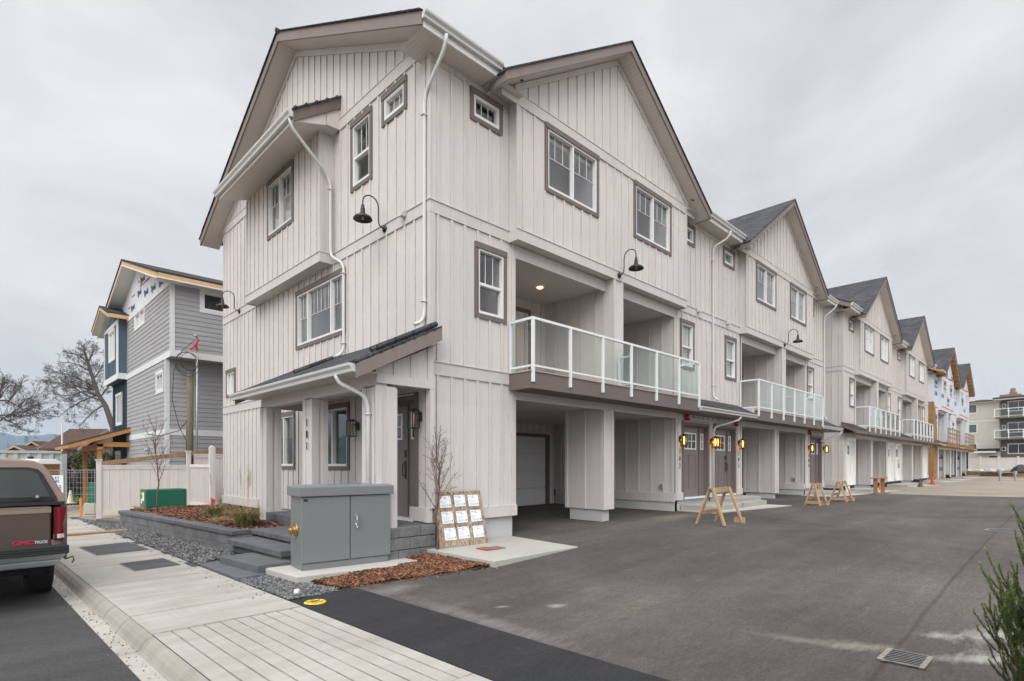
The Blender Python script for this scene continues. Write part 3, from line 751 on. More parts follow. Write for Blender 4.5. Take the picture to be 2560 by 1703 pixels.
q.face([(xb - .01, ra + .034, 8.62), (0, ra + .034, 8.62), (0, ra + .034, 9.2), (xb - .01, ra + .034, 9.0)])
q.face([(0, ra, 8.62), (xb, ra, 8.62), (xb, ya, 8.62), (0, ya, 8.62)])
q.build('soffit', [SOFY], bay)
gutter(B1, (-1.0, ra + .02, 8.6), (-1.0, rb + .05, 8.6), (-1, 0, 0), .125, .125)
# downspouts on the street end: bay gutter -> bay side -> under the bay -> wall -> porch roof
downspout(B1, [(-1.04, ra + .12, 8.47), (-1.0, ra + .1, 8.3), (-.2, ya - .09, 7.72), (-.12, ya - .1, 7.55), (-.12, ya - .1, 6.25), (-.12, ya - .12, 6.0), (-.07, ya - .5, 5.78), (-.06, ya - .56, 5.65), (-.06, ya - .56, 4.0), (-.12, ya - .56, 3.86), (-.25, ya - .56, 3.8)])
downspout(B1, [(-.02, -.47, 8.62), (-.02, -.42, 8.42), (-.06, .05, 7.9), (-.06, .09, 7.75), (-.06, .09, 4.15), (-.10, .10, 4.02), (-.24, .12, 3.95)])
ls = MB(); ls.box(-.95, -.2, ya - .62, ya - .5, 3.42, 3.44)
# lane downspouts
cx1, cx2 = b1['bays']
xs_ = cx1 + 5.30
downspout(B1, [(xs_ + .3, -.47, 8.62), (xs_ + .28, -.4, 8.42), (xs_, -.08, 8.16), (xs_, -.06, 8.0), (xs_, -.06, 3.72), (xs_, -.1, 3.6), (xs_ + .02, -.22, 3.52)])
downspout(B1, [(21.45, -.47, 8.62), (21.4, -.4, 8.42), (21.15, -.08, 8.1), (21.14, -.06, 7.95), (21.14, -.06, 3.7), (21.15, -.2, 3.5)])
downspout(B1, [(xs_ + .6, -.65, 3.04), (xs_ + .57, -.6, 2.94), (xs_ + .05, -.12, 2.74), (xs_, -.07, 2.62), (xs_, -.07, .62)])
downspout(B1, [(21.5, -.65, 3.04), (21.46, -.6, 2.92), (20.9, -.1, 2.62), (20.6, -.08, 2.6)])

# ---- porch: posts at local x -1.10, y -.10..4.6, roof eave x -1.55 z 3.09, wall z 3.86
pw = MB(); px0 = -1.10; pz = 2.8
P_ = lambda u, d, z: (px0 - d, u, z)
posts = [(4.23, 4.6), (2.08, 2.46), (-.1, .27)]
pst = []
for i, (a, b) in enumerate(posts):
    p = MB(); p.box(px0, px0 + (.27 if i < 2 else .36), a, b, .38, pz + .02)
    p.pbox(P_, a - .012, a + .1, .001, .022, .4, pz); p.pbox(P_, b - .1, b + .012, .001, .022, .4, pz)
    p.box(px0 - .022, px0 + .1, a - .022, a - .001, .4, pz); p.box(px0 + .17, px0 + .28 + (.09 if i == 2 else 0), a - .022, a - .001, .4, pz)
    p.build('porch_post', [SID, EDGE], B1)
bmm = MB(); bmm.box(px0, px0 + .2, -.09, 4.6, pz, 3.06); bmm.box(px0 + .2, 0, -.09, .06, pz + .06, 3.06); bmm.box(px0 + .2, 0, 4.5, 4.6, pz, 3.06)
bmm.face([(px0 + .2, .06, pz + .15), (0, .06, pz + .15), (0, 4.5, pz + .15), (px0 + .2, 4.5, pz + .15)])
bmm.build('porch_beam', [SID], B1)
zp = lambda x: 3.86 + .497 * x
gm = MB(); PG = lambda u, d, z: (u, -.1 - d, z)
bb(gm, PG, px0, 0, 3.0, lambda u: zp(u) - .2, ph=.33, sp=.33)
gm.box(px0, -.0, -.13, -.101, 2.86, 3.0)
gm.box(-.09, 0, -.124, -.0, .86, 3.1); gm.box(-.12, -.02, -.09, .0, .62, .86)
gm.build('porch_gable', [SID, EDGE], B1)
pr = MB(); xa = -1.58; pa, pb_ = -.33, 4.85
slab(pr, [(xa, pa, zp(xa) + .03), (xa, pb_, zp(xa) + .03), (0, pb_, zp(0) + .03), (0, pa, zp(0) + .03)], .03)
for k in range(8):
    x = xa + k * .2; pr.box(x, x + .05, pa - .02, pa + .2, zp(x) + .02, zp(x) + .05)
pr.tube([(-.02, -.2, 3.94), (-1.2, -.12, 3.35)], .045, 8); pr.tube([(-.3, 2.9, 3.76), (-1.1, 2.9, 3.38)], .045, 8)
pro = pr.build('porch_roof', [SHGX], B1)
q = MB()
for y in (pa, pb_ - .035): q.hexa([(xa + .03, y, zp(xa) - .21), (0, y, zp(0) - .21), (0, y + .035, zp(0) - .21), (xa + .03, y + .035, zp(xa) - .21), (xa + .03, y, zp(xa) + .0), (0, y, zp(0)), (0, y + .035, zp(0)), (xa + .03, y + .035, zp(xa))])
build_each(q, 'fascia_board', [FASC], pro)
q = MB(); q.face([(xa + .05, pa + .03, 2.98), (xa + .05, pb_ - .03, 2.98), (px0, pb_ - .03, 2.99), (px0, pa + .03, 2.99)]); q.box(xa + .04, xa + .06, pa + .03, pb_ - .03, 2.97, 3.06)
q.face([(px0 - .4, pa + .03, 2.9), (0, pa + .03, 3.6), (0, -.1, 3.6), (px0 - .4, -.1, 2.9)])
q.build('soffit', [SOFY], pro)
gutter(B1, (xa + .04, pa + .04, 3.075), (xa + .04, pb_ + .05, 3.075), (-1, 0, 0), .12, .12)
downspout(B1, [(xa - .02, .22, 2.96), (xa + .02, .2, 2.84), (px0 - .12, .03, 2.66), (px0 - .07, .01, 2.5), (px0 - .07, .01, .42)])
# porch floor and its lane-side block wall
pf = MB(); pf.box(px0 - .05, -.005, -.12, 4.2, .05, .60); po_ = pf.build('porch_floor', [PAVER], B1, bevel=.01)
pf = MB()
for k, (za, zb) in enumerate(((.04, .235), (.24, .43), (.435, .60))):
    x = px0 - .05 - .21 * (k % 2)
    while x < -.02:
        a, b = max(x, px0 - .05), min(x + .42, -.012)
        if b - a > .03: j = rnd.uniform(0, .014); pf.box(a + .003, b - .003, -.165 - j, -.121, za + .003, zb - .003)
        x += .42
pf.build('block_course', [BLOCKM], po_, bevel=.008)

# block 101 small beige hoods on the belt boards
for P, u in ((PE, .72), (PL, cx1 + 4.35), (PL, cx2 - 4.25)):
    v = MB(); v.pbox(P, u - .05, u + .05, .03, .05, 6.03, 6.16); v.hexa([P(u - .05, .05, 6.0), P(u + .05, .05, 6.0), P(u + .05, .14, 6.0), P(u - .05, .14, 6.0), P(u - .05, .05, 6.11), P(u + .05, .05, 6.11), P(u + .05, .13, 6.05), P(u - .05, .13, 6.05)])
    v.build('vent_hood', [TRIMW], B1)

# ------------------------------------------------------------------ BLOCK TWO and BLOCK THREE along the lane
B2, b2 = townhouse_block('townhouse_block', 'middle greige townhouse row with unpainted white doors and no wall lamps yet', (28.23, 7.2, 0), L=21.3, end_left=True, doorm=DOORW, blinds=PANEB, unfinished=True, far=True)
window(B2, PE, 1.5, 2.1, 7.9, 8.35, 'small', PANEB, tm=BROWN)
pp = MB(); pp.tube([(-.3, -.25, .05), (-.3, -.25, .62)], .09, 14); pp.build('drain_pipe', [WHITE], B2, smooth=True)
downspout(B2, [(cx1 + 3.3, -.3, 6.0), (cx1 + 3.3, -.06, 5.9), (cx1 + 3.3, -.05, 3.6)])
B3, b3 = townhouse_block('townhouse_block', 'unfinished townhouse row in white house wrap with bare wood gables', (52.4, 7.25, 0), L=21.3, bays=(5.12, 15.2), blinds=PANED, wrap=True, unfinished=True, far=True)
# printing and tape on the wrap, bare OSB panel
pr1, pr2, tp = MB(), MB(), MB()
def wtext(mb, s, size, o, r=(1, 0, 0), **k): mb.text(s, size, o, r, (0, 0, 1), depth=.003, bold=.012, **k)
for (x, y, z) in ((.9, -.02, 8.0), (.9, -.02, 5.3), (3.3, -.262, 8.1), (6.6, -.262, 7.9), (5.1, -.262, 6.9), (10.2, -.02, 8.0), (10.0, -.02, 5.2), (13.8, -.262, 7.6), (20.0, -.02, 6.9)):
    wtext(pr2, 'Tyvek', .52, (x, y, z)); wtext(pr1, 'HomeWrap', .2, (x, y, z - .4))
for (x, y, z) in ((.9, -.02, 7.1), (2.3, -.262, 7.0), (7.3, -.262, 8.9), (4.4, -.262, 8.9), (11.3, -.02, 7.1), (15.2, -.262, 6.7)):
    wtext(pr1, 'DAMI', .42, (x, y, z))
for (y, z) in ((1.2, 8.0), (2.4, 5.0), (1.3, 2.2)):
    wtext(pr2, 'Tyvek', .6, (-.02, y, z), (0, -1, 0)); wtext(pr1, 'DAMI', .45, (-.02, y, z - .8), (0, -1, 0))
for c in b3['bays']:
    for (x, z) in ((c - .12, 5.1), (c - .12, 4.1)):
        wtext(pr1, 'DAMI', .42, (x - .0, 1.0, z), (0, -1, 0)); wtext(pr2, 'Tyvek', .5, (x, 1.0, z - .45), (0, -1, 0))
    wtext(pr2, 'Tyvek', .5, (c - .2, .6, 2.2), (0, -1, 0)); wtext(pr1, 'DAMI', .42, (c - .2, .6, 1.2), (0, -1, 0))
    for u0, u1, z in ((-3.2, 3.2, 6.12), (-3.0, 1.5, 8.62), (-2.6, -.6, 8.7), (.6, 2.5, 8.7)): tp.box(c + u0, c + u1, -.25, -.246, z, z + .07)
    tp.box(c - 3.05, c - 2.9, -.012, -.006, 3.4, 5.7); tp.box(c - 3.05, c - .3, -.012, -.006, 5.62, 5.72); tp.box(c - .24, c - .2, .3, .34, .5, 2.9)
for a, b, z in ((0, 1.8, 3.3), (0, 1.8, 6.0), (.2, 1.5, 7.6), (8.4, 12, 3.4), (8.4, 12, 6.05)): tp.box(a, b, -.012, -.006, z, z + .07)
pr1.build('wrap_lettering', [PBLUE], B3); pr2.build('wrap_lettering', [PDARK], B3); build_each(tp, 'sheathing_tape', [PRED], B3)
ob = MB(); ob.face([(.02, -.02, .4), (1.5, -.02, .4), (1.5, -.02, 3.1), (1.5, -.02, 3.6), (1.35, -.02, 4.6), (1.0, -.02, 5.5), (.5, -.02, 6.1), (.02, -.02, 6.3)]); ob.face([(-.02, -.03, .4), (-.02, 2.5, .4), (-.02, 2.5, 6.4), (-.02, -.03, 6.4)])
for c in b3['bays']: ob.box(c - 2.85, c - 2.2, .3, .33, .4, 1.7)
build_each(ob, 'bare_sheathing', [OSBN], B3)
fr = MB()
for c in b3['bays']:
    for x in (c - 3.2, c - 3.0, c + 3.2, c + 3.4, c - .2, c + .2): fr.box(x - .1, x + .1, -.03, .02, .5, 2.95)
    fr.box(c - 3.2, c + 3.4, -.035, .02, 2.8, 3.0)
fr.build('bare_framing', [M('primed_board', (.68, .62, .53), .7)], B3)
cap = MB(); cap.box(-.7, 1.1, -.63, -.4, 8.55, 8.72); cap.build('bare_fascia', [LUMBER], B3)
# ------------------------------------------------------------------ GROUND
def lerp_tab(t, x):
    if x <= t[0][0]: return t[0][1]
    for (a, u), (b, v) in zip(t, t[1:]):
        if x <= b: return u + (v - u) * (x - a) / (b - a)
    return t[-1][1]
GZ = [(2.6, .0), (7.4, .19), (12, .29), (16, .325), (30, .34), (56, .40), (80, .46), (92, 1.2), (200, 2)]
def gz(x): return lerp_tab(GZ, x)
def sx(t, y): return t - .03 * (y - 7)          # street frame: lateral t -> world x
def drop(y): return -.018 * max(0, y - 20)

def sheet(name, xs, ys, zf, mat, inside=None):
    m = MB()
    for i in range(len(xs) - 1):
        for j in range(len(ys) - 1):
            q = [(xs[i], ys[j]), (xs[i + 1], ys[j]), (xs[i + 1], ys[j + 1]), (xs[i], ys[j + 1])]
            if inside and not inside(sum(p[0] for p in q) / 4, sum(p[1] for p in q) / 4): continue
            m.face([(x, y, zf(x, y)) for x, y in q])
    o = m.build(name, [mat], merge=True, smooth=True); return tag(o, kind='structure')

def frange(a, b, s):
    n = max(1, round((b - a) / s)); return [a + (b - a) * i / n for i in range(n + 1)]

DIRT = M('yard_dirt', (.30, .25, .185), .95, .25, .5, bump=.5, bscale=12, fine=.15, bdist=.02)
def base_z(x, y):
    z = -.3
    if x > 3.6: z = gz(x) - .08
    if y > 18.5 and x < 40: z = -.1 + min(0, -.02 * (y - 21)) if y > 21 else -.08
    return max(z, -1.2)
big = [-3000, -900, -300, -120, -60, -30, -15, -8, -4, 0, 2, 3.6, 4.4, 6, 8, 12, 16, 22, 30, 42, 56, 70, 90, 130, 200, 400, 1000, 3000]
bigy = [-3000, -900, -300, -100, -50, -25, -12, -6, 0, 4, 8, 12, 16, 18.6, 21, 24, 28, 34, 45, 60, 90, 150, 300, 900, 3000]
sheet('ground', big, bigy, base_z, DIRT)

# asphalt -----------------------------------------------------------
def blob(t, pos, cx, cy, rx, ry, ang=0, noisy=None, soft=.55):
    """mask of one dried-dust stain lying on the asphalt, world metres"""
    mp = t.n('ShaderNodeMapping', _vector_type='TEXTURE'); t.l(pos, mp.inputs['Vector'])
    mp.inputs['Location'].default_value = (cx, cy, 0); mp.inputs['Rotation'].default_value = (0, 0, R(ang)); mp.inputs['Scale'].default_value = (rx, ry, 1000)
    ln = t.n('ShaderNodeVectorMath', _operation='LENGTH'); t.l(mp.outputs[0], ln.inputs[0])
    r = t.math('ADD', ln.outputs['Value'], t.math('MULTIPLY', t.math('SUBTRACT', noisy, .5), 2.2))
    return t.ramp(r, [(max(0, 1 - soft - .15), 1.0), (1.0, 0.0)])
def asphalt(name, c, stains=(), seam=None, worn=.40, dusty=.35):
    t = NT(name); t.set(.88, .3); pos = t.coord((1, 1, 1)); fine = t.coord((1, 1, 1))
    n1 = t.noise(pos, .22, 6, .6, .6); n2 = t.noise(t.coord((.16, 2.0, 1), rot=(0, 0, R(4))), 1.0, 7, .65); n3 = t.noise(fine, 130, 2, .6); n4 = t.noise(pos, 5, 6, .65)
    base = t.mix(t.mix(c, t.ramp(n1, [(.3, 1 - worn), (.7, 1 + worn)])), t.ramp(n2, [(.3, .80), (.7, 1.20)]))
    base = t.mix(base, t.ramp(t.noise(fine, 48, 3, .7), [(.3, .78), (.7, 1.26)]))
    n5 = t.noise(t.coord((9, 30, 1), rot=(0, 0, R(40))), 1, 6, .75); base = t.mix(base, t.ramp(n5, [(.3, .80), (.7, 1.22)]))
    base = t.mix(base, t.ramp(n3, [(.25, .62), (.75, 1.4)])); base = t.mix(base, t.ramp(n4, [(.3, .9), (.7, 1.1)]))
    # pale scuffs and specks
    sp = t.ramp(t.noise(fine, 17, 3, .6), [(.70, 0.0), (.76, 1.0)]); base = t.mix(base, (.30, .285, .265), t.math('MULTIPLY', sp, dusty * .8), 'MIX')
    sc = t.ramp(t.noise(t.coord((.8, 3, 1), rot=(0, 0, R(-20))), 1.4, 7, .7), [(.60, 0.0), (.78, 1.0)]); base = t.mix(base, (.21, .195, .18), t.math('MULTIPLY', sc, dusty), 'MIX')
    nz = t.noise(t.coord((1.6, 5, 1), rot=(0, 0, R(45))), 2.2, 7, .72)
    for (cx, cy, rx, ry, ang, st, cc) in stains: base = t.mix(base, cc, t.math('MULTIPLY', blob(t, pos, cx, cy, rx, ry, ang, nz, .8), st), 'MIX')
    if seam:
        sep = t.n('ShaderNodeSeparateXYZ'); t.l(pos, sep.inputs[0])
        wob = t.math('MULTIPLY', t.math('SUBTRACT', t.noise(pos, .9, 4), .5), .07)
        dd = t.math('ABSOLUTE', t.math('SUBTRACT', t.math('ADD', sep.outputs[1], wob), seam))
        base = t.mix(base, (.028, .027, .027), t.math('MULTIPLY', t.ramp(dd, [(.003, 1.0), (.03, 0.0)]), .55), 'MIX')
    t.col(base); t.bump(t.noise(fine, 95, 3, .7), .55, .006); return t.m
DUST = (.40, .385, .36)
LANE = asphalt('lane_asphalt', (.077, .068, .0615), stains=[(5.22, 1.21, .30, .13, 118, .55, (.30, .275, .23)), (5.05, 1.6, .55, .10, 100, .40, (.24, .22, .19)), (5.93, .76, .26, .12, -60, .45, DUST), (5.45, .50, .40, .12, -55, .5, DUST), (6.3, .36, .6, .22, -38, .6, DUST), (5.8, .2, .6, .2, -44, .6, DUST), (4.6, .75, .22, .09, -45, .4, DUST), (4.5, 3.88, .14, .09, -40, .5, DUST), (4.1, 4.3, .10, .05, -40, .4, DUST), (12.5, 6.9, 1.5, .5, 0, .5, (.26, .22, .16)), (3.75, 5.9, .5, .25, 0, .5, (.24, .23, .22)), (3.65, 4.2, .16, 1.6, 0, .35, (.26, .25, .24)), (5.6, 6.0, .9, .3, 0, .25, (.2, .19, .18))], seam=.98)
FRESH = asphalt('fresh_asphalt', (.022, .022, .0235), worn=.1, dusty=.05)
ROADM = asphalt('road_asphalt', (.048, .0475, .048), worn=.15, dusty=.30)
lx = [3.43, 3.8, 4.4, 5.0, 5.4, 6, 7.4, 9, 11, 13, 15, 18, 21, 24, 26, 28]
m = MB()
def ytop(x): return 6.42 - .27 * (x - 3.43) if x < 5.4 else (7.64 if x < 7.4 else 12.0)
def yend(x): return 12 if x < 26 else 6
for a, b in zip(lx, lx[1:]):
    yt0, yt1 = (ytop(a), ytop(b)) if b <= 5.4 else (ytop(a + .01), ytop(a + .01))
    ys0 = [-6 + (yt0 + 6) * k / 14 for k in range(15)]; ys1 = [-6 + (yt1 + 6) * k / 14 for k in range(15)]
    for k in range(14):
        m.face([(a + (sx(0, ys0[k]) + .02 if a == 3.43 else 0), ys0[k], gz(a)), (b, ys1[k], gz(b)), (b, ys1[k + 1], gz(b)), (a + (sx(0, ys0[k + 1]) + .02 if a == 3.43 else 0), ys0[k + 1], gz(a))])
for k in range(12):                             # ragged far edge of the paving
    y0_, y1_ = -6 + 12 * k / 12, -5 + 12 * k / 12
    e = lambda y: 29.6 - .55 * max(0, y) + rnd.uniform(-.05, .05)
    m.face([(28, y0_, gz(28)), (max(28.02, e(y0_)), y0_, gz(28)), (max(28.02, e(y1_)), y1_, gz(28)), (28, y1_, gz(28))])
tag(m.build('lane_asphalt', [LANE], merge=True, smooth=True), kind='structure')
m = MB(); ys = frange(6.42, -6, .18)
jit = [rnd.uniform(-.014, .014) for _ in ys]
for k in range(len(ys) - 1):
    a, b = ys[k], ys[k + 1]
    m.face([(sx(2.63, a), a, .004), (sx(3.46, a) + jit[k], a, gz(3.43) + .006), (sx(3.46, b) + jit[k + 1], b, gz(3.43) + .006), (sx(2.63, b), b, .004)])
tag(m.build('patch_asphalt', [FRESH], merge=True, smooth=True), kind='structure')
ry = frange(-30, 90, 4)
m = MB()
rj = {y: rnd.uniform(-.02, .02) for y in frange(-6, 24, .25)}
ry = [y for y in ry if y < -6 or y > 24] + list(rj); ry.sort()
for a, b in zip(ry, ry[1:]):
    m.face([(-9, a, -.13 + drop(a)), (sx(.93, a) + rj.get(a, 0), a, -.128 + drop(a)), (sx(.93, b) + rj.get(b, 0), b, -.128 + drop(b)), (-9, b, -.13 + drop(b))])
tag(m.build('road', [ROADM], merge=True, smooth=True), kind='structure')

# kerb and pavement -------------------------------------------------
CONCW = M('pavement_concrete', (.56, .535, .495), .88, .10, .9, bump=.25, bscale=90, fine=.05)
def conc_mat(name, c):
    t = NT(name); t.set(.88, .3); v = t.coord((1, 1, 1))
    br = t.noise(t.coord((60, .8, 1)), 1, 3, .6)
    base = t.mix(t.mix(c, t.ramp(t.noise(v, .8, 6, .6, .5), [(.3, .88), (.7, 1.08)])), t.ramp(br, [(.3, .95), (.7, 1.05)]))
    base = t.mix(base, t.ramp(t.noise(t.coord((.9, 3.2, 1)), .9, 6, .65), [(.35, (.86, .84, .80)), (.6, (1.03, 1.03, 1.03))]))
    base = t.mix(base, (.20, .175, .15), t.math('MULTIPLY', t.ramp(t.noise(v, 26, 2, .5), [(.74, 0.0), (.78, 1.0)]), .5), 'MIX')
    t.col(base); t.bump(t.noise(t.coord((150, 6, 1)), 1, 3), .2, .003); return t.m
CONCW = conc_mat('pavement_concrete', (.355, .34, .313)); KERBM = conc_mat('kerb_concrete', (.28, .262, .232)); GUTM = conc_mat('gutter_pan_concrete', (.36, .345, .318))
m = MB()
kj = [24, 21, 18, 15, 12.2, 9.4, 7.55, 6.85, 6.0, 3.3, .6, -2, -5, -9, -14]
prof = [(1.055, -.125), (1.075, -.105), (1.10, -.06), (1.135, -.025), (1.185, -.004), (1.185, -.2), (1.055, -.2)]
for a, b in zip(kj, kj[1:]):
    g = .006
    A = [(sx(t_, a) , a - g, z) for t_, z in prof]; B = [(sx(t_, b), b + g, z) for t_, z in prof]
    for i in range(len(prof)): j = (i + 1) % len(prof); m.face([A[i], A[j], B[j], B[i]])
    m.face(A); m.face(B)
tag(m.build('kerb', [KERBM]), kind='structure')
m = MB()
for a, b in zip(kj, kj[1:]):
    m.hexa([(sx(.915, a), a - .006, -.3), (sx(1.055, a), a - .006, -.3), (sx(1.055, b), b + .006, -.3), (sx(.915, b), b + .006, -.3), (sx(.915, a), a - .006, -.122), (sx(1.055, a), a - .006, -.118), (sx(1.055, b), b + .006, -.118), (sx(.915, b), b + .006, -.122)])
tag(m.build('gutter_pan', [GUTM]), kind='structure')
m = MB(); pj = [20.2, 17.2, 14.7, 11.3, 8.95, 6.93, 6.06]
for a, b in zip(pj, pj[1:]):
    g = .008
    for t0, t1 in ((1.19, 2.62),):
        lo = [(sx(t0, a), a - g, -.2), (sx(t1, a), a - g, -.2), (sx(t1, b), b + g, -.2), (sx(t0, b), b + g, -.2)]
        m.hexa(lo + [(x, y, .0 + (.008 if x > 2 else 0)) for x, y, z in lo])
# grooved crossing: V grooves running along the street
def crossing(ya, yb, grooves):
    pr = [(1.19, 0)]
    for gq in grooves: pr += [(gq - .008, 0), (gq, -.018), (gq + .008, 0)]
    pr += [(2.62, .004)]
    for (t0, z0), (t1, z1) in zip(pr, pr[1:]):
        m.face([(sx(t0, ya), ya, z0), (sx(t1, ya), ya, z1), (sx(t1, yb), yb, z1), (sx(t0, yb), yb, z0)], 1 if abs(z0 - z1) > .015 else 0)
crossing(6.044, 3.2, [1.345 + .143 * k for k in range(9)]); crossing(3.19, -14, [])
crossing(6.05, 6.06, [])
GROOVE = M('groove_dirt', (.25, .225, .195), .95, .45, 3)
tag(m.build('pavement', [CONCW, GROOVE]), kind='structure')
m = MB()   # dirty joint filler just under the slab tops
m.hexa([(sx(1.19, 20), 20, -.1), (sx(2.6, 20), 20, -.1), (sx(2.6, -14), -14, -.1), (sx(1.19, -14), -14, -.1), (sx(1.19, 20), 20, -.018), (sx(2.6, 20), 20, -.018), (sx(2.6, -14), -14, -.018), (sx(1.19, -14), -14, -.018)])
tag(m.build('joint_filler', [M('joint_dirt', (.11, .085, .065), .95, .3, 8)]), kind='structure')

# gravel lot at the far end, flat concrete aprons in front of the doors
LOT = M('lot_gravel', (.255, .222, .178), .95, .2, .6, bump=.6, bscale=30, fine=.22, bdist=.02)
sheet('gravel_lot', [28.0, 32, 38, 46, 56, 66, 78], frange(-9, 12, 3), lambda x, y: gz(x) - .012, LOT)
m = MB()
for (xa, xb, ya, yb) in ((13.9, 17.9, 5.95, 7.6), (23.9, 27.3, 5.9, 7.6), (28.0, 31.2, 5.6, 7.2), (37.0, 41.0, 5.4, 7.2), (47.5, 50.5, 5.3, 7.2), (53, 56, 5.2, 7.2), (61, 65, 5.2, 7.2)):
    z = gz((xa + xb) / 2) + .015
    m.hexa([(xa, ya + .55, z - .2), (xb, ya, z - .2), (xb, yb, z - .2), (xa, yb, z - .2), (xa, ya + .55, z), (xb, ya, z), (xb, yb, z), (xa, yb, z)])
tag(m.build('apron', [CONC]), kind='structure')
m = MB()
m.hexa([(5.38, 5.82, .02), (7.33, 5.84, .02), (7.5, 7.62, .02), (5.36, 7.62, .02), (5.38, 5.82, .2), (7.33, 5.84, .206), (7.5, 7.62, .206), (5.36, 7.62, .2)])
tag(m.build('corner_slab', [M('slab_concrete', (.37, .36, .325), .88, .1, 1, bump=.2, bscale=80)], bevel=.008), kind='structure')

# gravel strip and bark mulch: base sheets plus loose pieces
def scatter(mb, pts_z, n, size, flat, nm, asp=1.6):
    for _ in range(n):
        x, y, z = pts_z()
        s = rnd.uniform(*size); a = rnd.uniform(0, 6.283); l, w, h = s * rnd.uniform(1, asp), s * rnd.uniform(.5, .9), s * flat * rnd.uniform(.6, 1.3)
        M3 = Matrix.Rotation(a, 3, 'Z') @ Matrix.Rotation(rnd.uniform(-.5, .5), 3, 'X') @ Matrix.Rotation(rnd.uniform(-.5, .5), 3, 'Y')
        c = Vector((x, y, z + h * .3))
        p = [c + M3 @ Vector((sx_ * l / 2 * rnd.uniform(.7, 1), sy_ * w / 2 * rnd.uniform(.7, 1), sz_ * h / 2)) for sz_ in (-1, 1) for sx_, sy_ in ((-1, -1), (1, -1), (1, 1), (-1, 1))]
        mb.hexa(p, rnd.randrange(nm))
def rw_x(y): return 3.37 - .0925 * (y - 10.58)       # street face of the retaining wall
GRAV = [M('gravel_stone_a', (.125, .13, .135), .9, .2, 20), M('gravel_stone_b', (.07, .074, .08), .9, .2, 20), M('gravel_stone_c', (.22, .215, .20), .9, .2, 20)]
def inpoly(x, y, P):
    c = False
    for i in range(len(P)):
        (x0, y0), (x1, y1) = P[i], P[i - 1]
        if (y0 > y) != (y1 > y) and x < (x1 - x0) * (y - y0) / (y1 - y0) + x0: c = not c
    return c
GA = [(sx(2.62, 9.55), 9.55), (3.36, 10.4), (3.4, 10.6), (2.82, 17.2), (2.55, 18.5), (2.2, 20.9), (sx(2.62, 19), 19.0)]
GB = [(sx(2.63, 8.05), 8.05), (3.2, 8.35), (3.14, 7.2), (3.32, 6.5), (3.25, 6.38), (sx(2.64, 6.4), 6.4)]
def poly_pts(P, zf):
    xs = [p[0] for p in P]; ys = [p[1] for p in P]
    def f():
        while True:
            x, y = rnd.uniform(min(xs), max(xs)), rnd.uniform(min(ys), max(ys))
            if inpoly(x, y, P): return x, y, zf(x, y)
    return f
def hump(x, y): return .02 + .03 * mnoise.noise(Vector((x * 1.7, y * 1.7, 0)))
def bed(name, P, zf, mat, step=.12):
    xs = [p[0] for p in P]; ys = [p[1] for p in P]
    m = MB(); X = frange(min(xs) - .1, max(xs) + .1, step); Y = frange(min(ys) - .1, max(ys) + .1, step)
    for i in range(len(X) - 1):
        for j in range(len(Y) - 1):
            if any(inpoly(a, b, P) for a, b in ((X[i], Y[j]), (X[i + 1], Y[j + 1]), (X[i], Y[j + 1]), (X[i + 1], Y[j]))):
                m.face([(a, b, zf(a, b)) for a, b in ((X[i], Y[j]), (X[i + 1], Y[j]), (X[i + 1], Y[j + 1]), (X[i], Y[j + 1]))])
    return m
GBASE = M('gravel_bed', (.07, .073, .077), .95, .25, 9, bump=.9, bscale=60, fine=.3, bdist=.02)
m = bed('gravel_bed', GA, lambda x, y: hump(x, y) - .015, GBASE); nb = len(m.f)
m2 = bed('gravel_bed', GB, lambda x, y: hump(x, y) - .015, GBASE); m.raw(m2.v, m2.f, 0)
scatter(m, lambda: (lambda y: (sx(2.6 - abs(rnd.gauss(0, .12)), y), y, .006))(rnd.uniform(6.6, 18.5)), 170, (.008, .02), .6, 3); scatter(m, lambda: (lambda y: (sx(1.06 - abs(rnd.gauss(0, .09)), y), y, -.12))(rnd.uniform(3, 12)), 240, (.005, .016), .6, 3)
scatter(m, poly_pts(GA, hump), 7500, (.016, .036), .6, 3); scatter(m, poly_pts(GB, hump), 3000, (.013, .03), .6, 3)
for i in range(nb + len(m2.f), len(m.m)): m.m[i] += 1
tag(m.build('gravel', [GBASE] + GRAV), kind='stuff')
BARK = [M('bark_chip_a', (.12, .05, .025), .85, .3, 9), M('bark_chip_b', (.235, .112, .062), .85, .3, 9), M('bark_chip_c', (.045, .02, .013), .9, .3, 9)]
BBASE = M('bark_bed', (.05, .022, .014), .95, .35, 7, bump=.9, bscale=40, bdist=.03)
MA = [(rw_x(10.7) + .2, 10.7), (4.4, 10.62), (4.46, 12.2), (5.5, 12.35), (5.5, 17.5), (4.4, 17.9), (3.2, 17.4), (rw_x(17.2) + .2, 17.2)]
MC = [(3.24, 7.08), (3.34, 6.47), (4.6, 6.13), (5.42, 5.9), (5.42, 7.5), (5.5, 7.56), (4.95, 8.1), (4.95, 7.05)]
hm = lambda x, y: .40 + .035 * mnoise.noise(Vector((x * 2, y * 2, 3))) - (.0 if y < 16 else 0)
hc = lambda x, y: gz(x) + .018 + .03 * mnoise.noise(Vector((x * 2.4, y * 2.4, 5)))
m = bed('b', MA, lambda x, y: hm(x, y) - .02, BBASE); m2 = bed('b', MC, lambda x, y: hc(x, y) - .02, BBASE, .09); m.raw(m2.v, m2.f, 0); nb = len(m.f)
scatter(m, lambda: (lambda x: (x, 6.47 - .27 * (x - 3.43) - abs(rnd.gauss(0, .09)), gz(x) + .004))(rnd.uniform(3.4, 5.4)), 130, (.012, .035), .3, 3, 2.2)
scatter(m, poly_pts(MA, hm), 5200, (.03, .06), .3, 3, 2.2); scatter(m, poly_pts(MC, hc), 6500, (.022, .048), .32, 3, 2.4)
for i in range(nb, len(m.m)): m.m[i] += 1
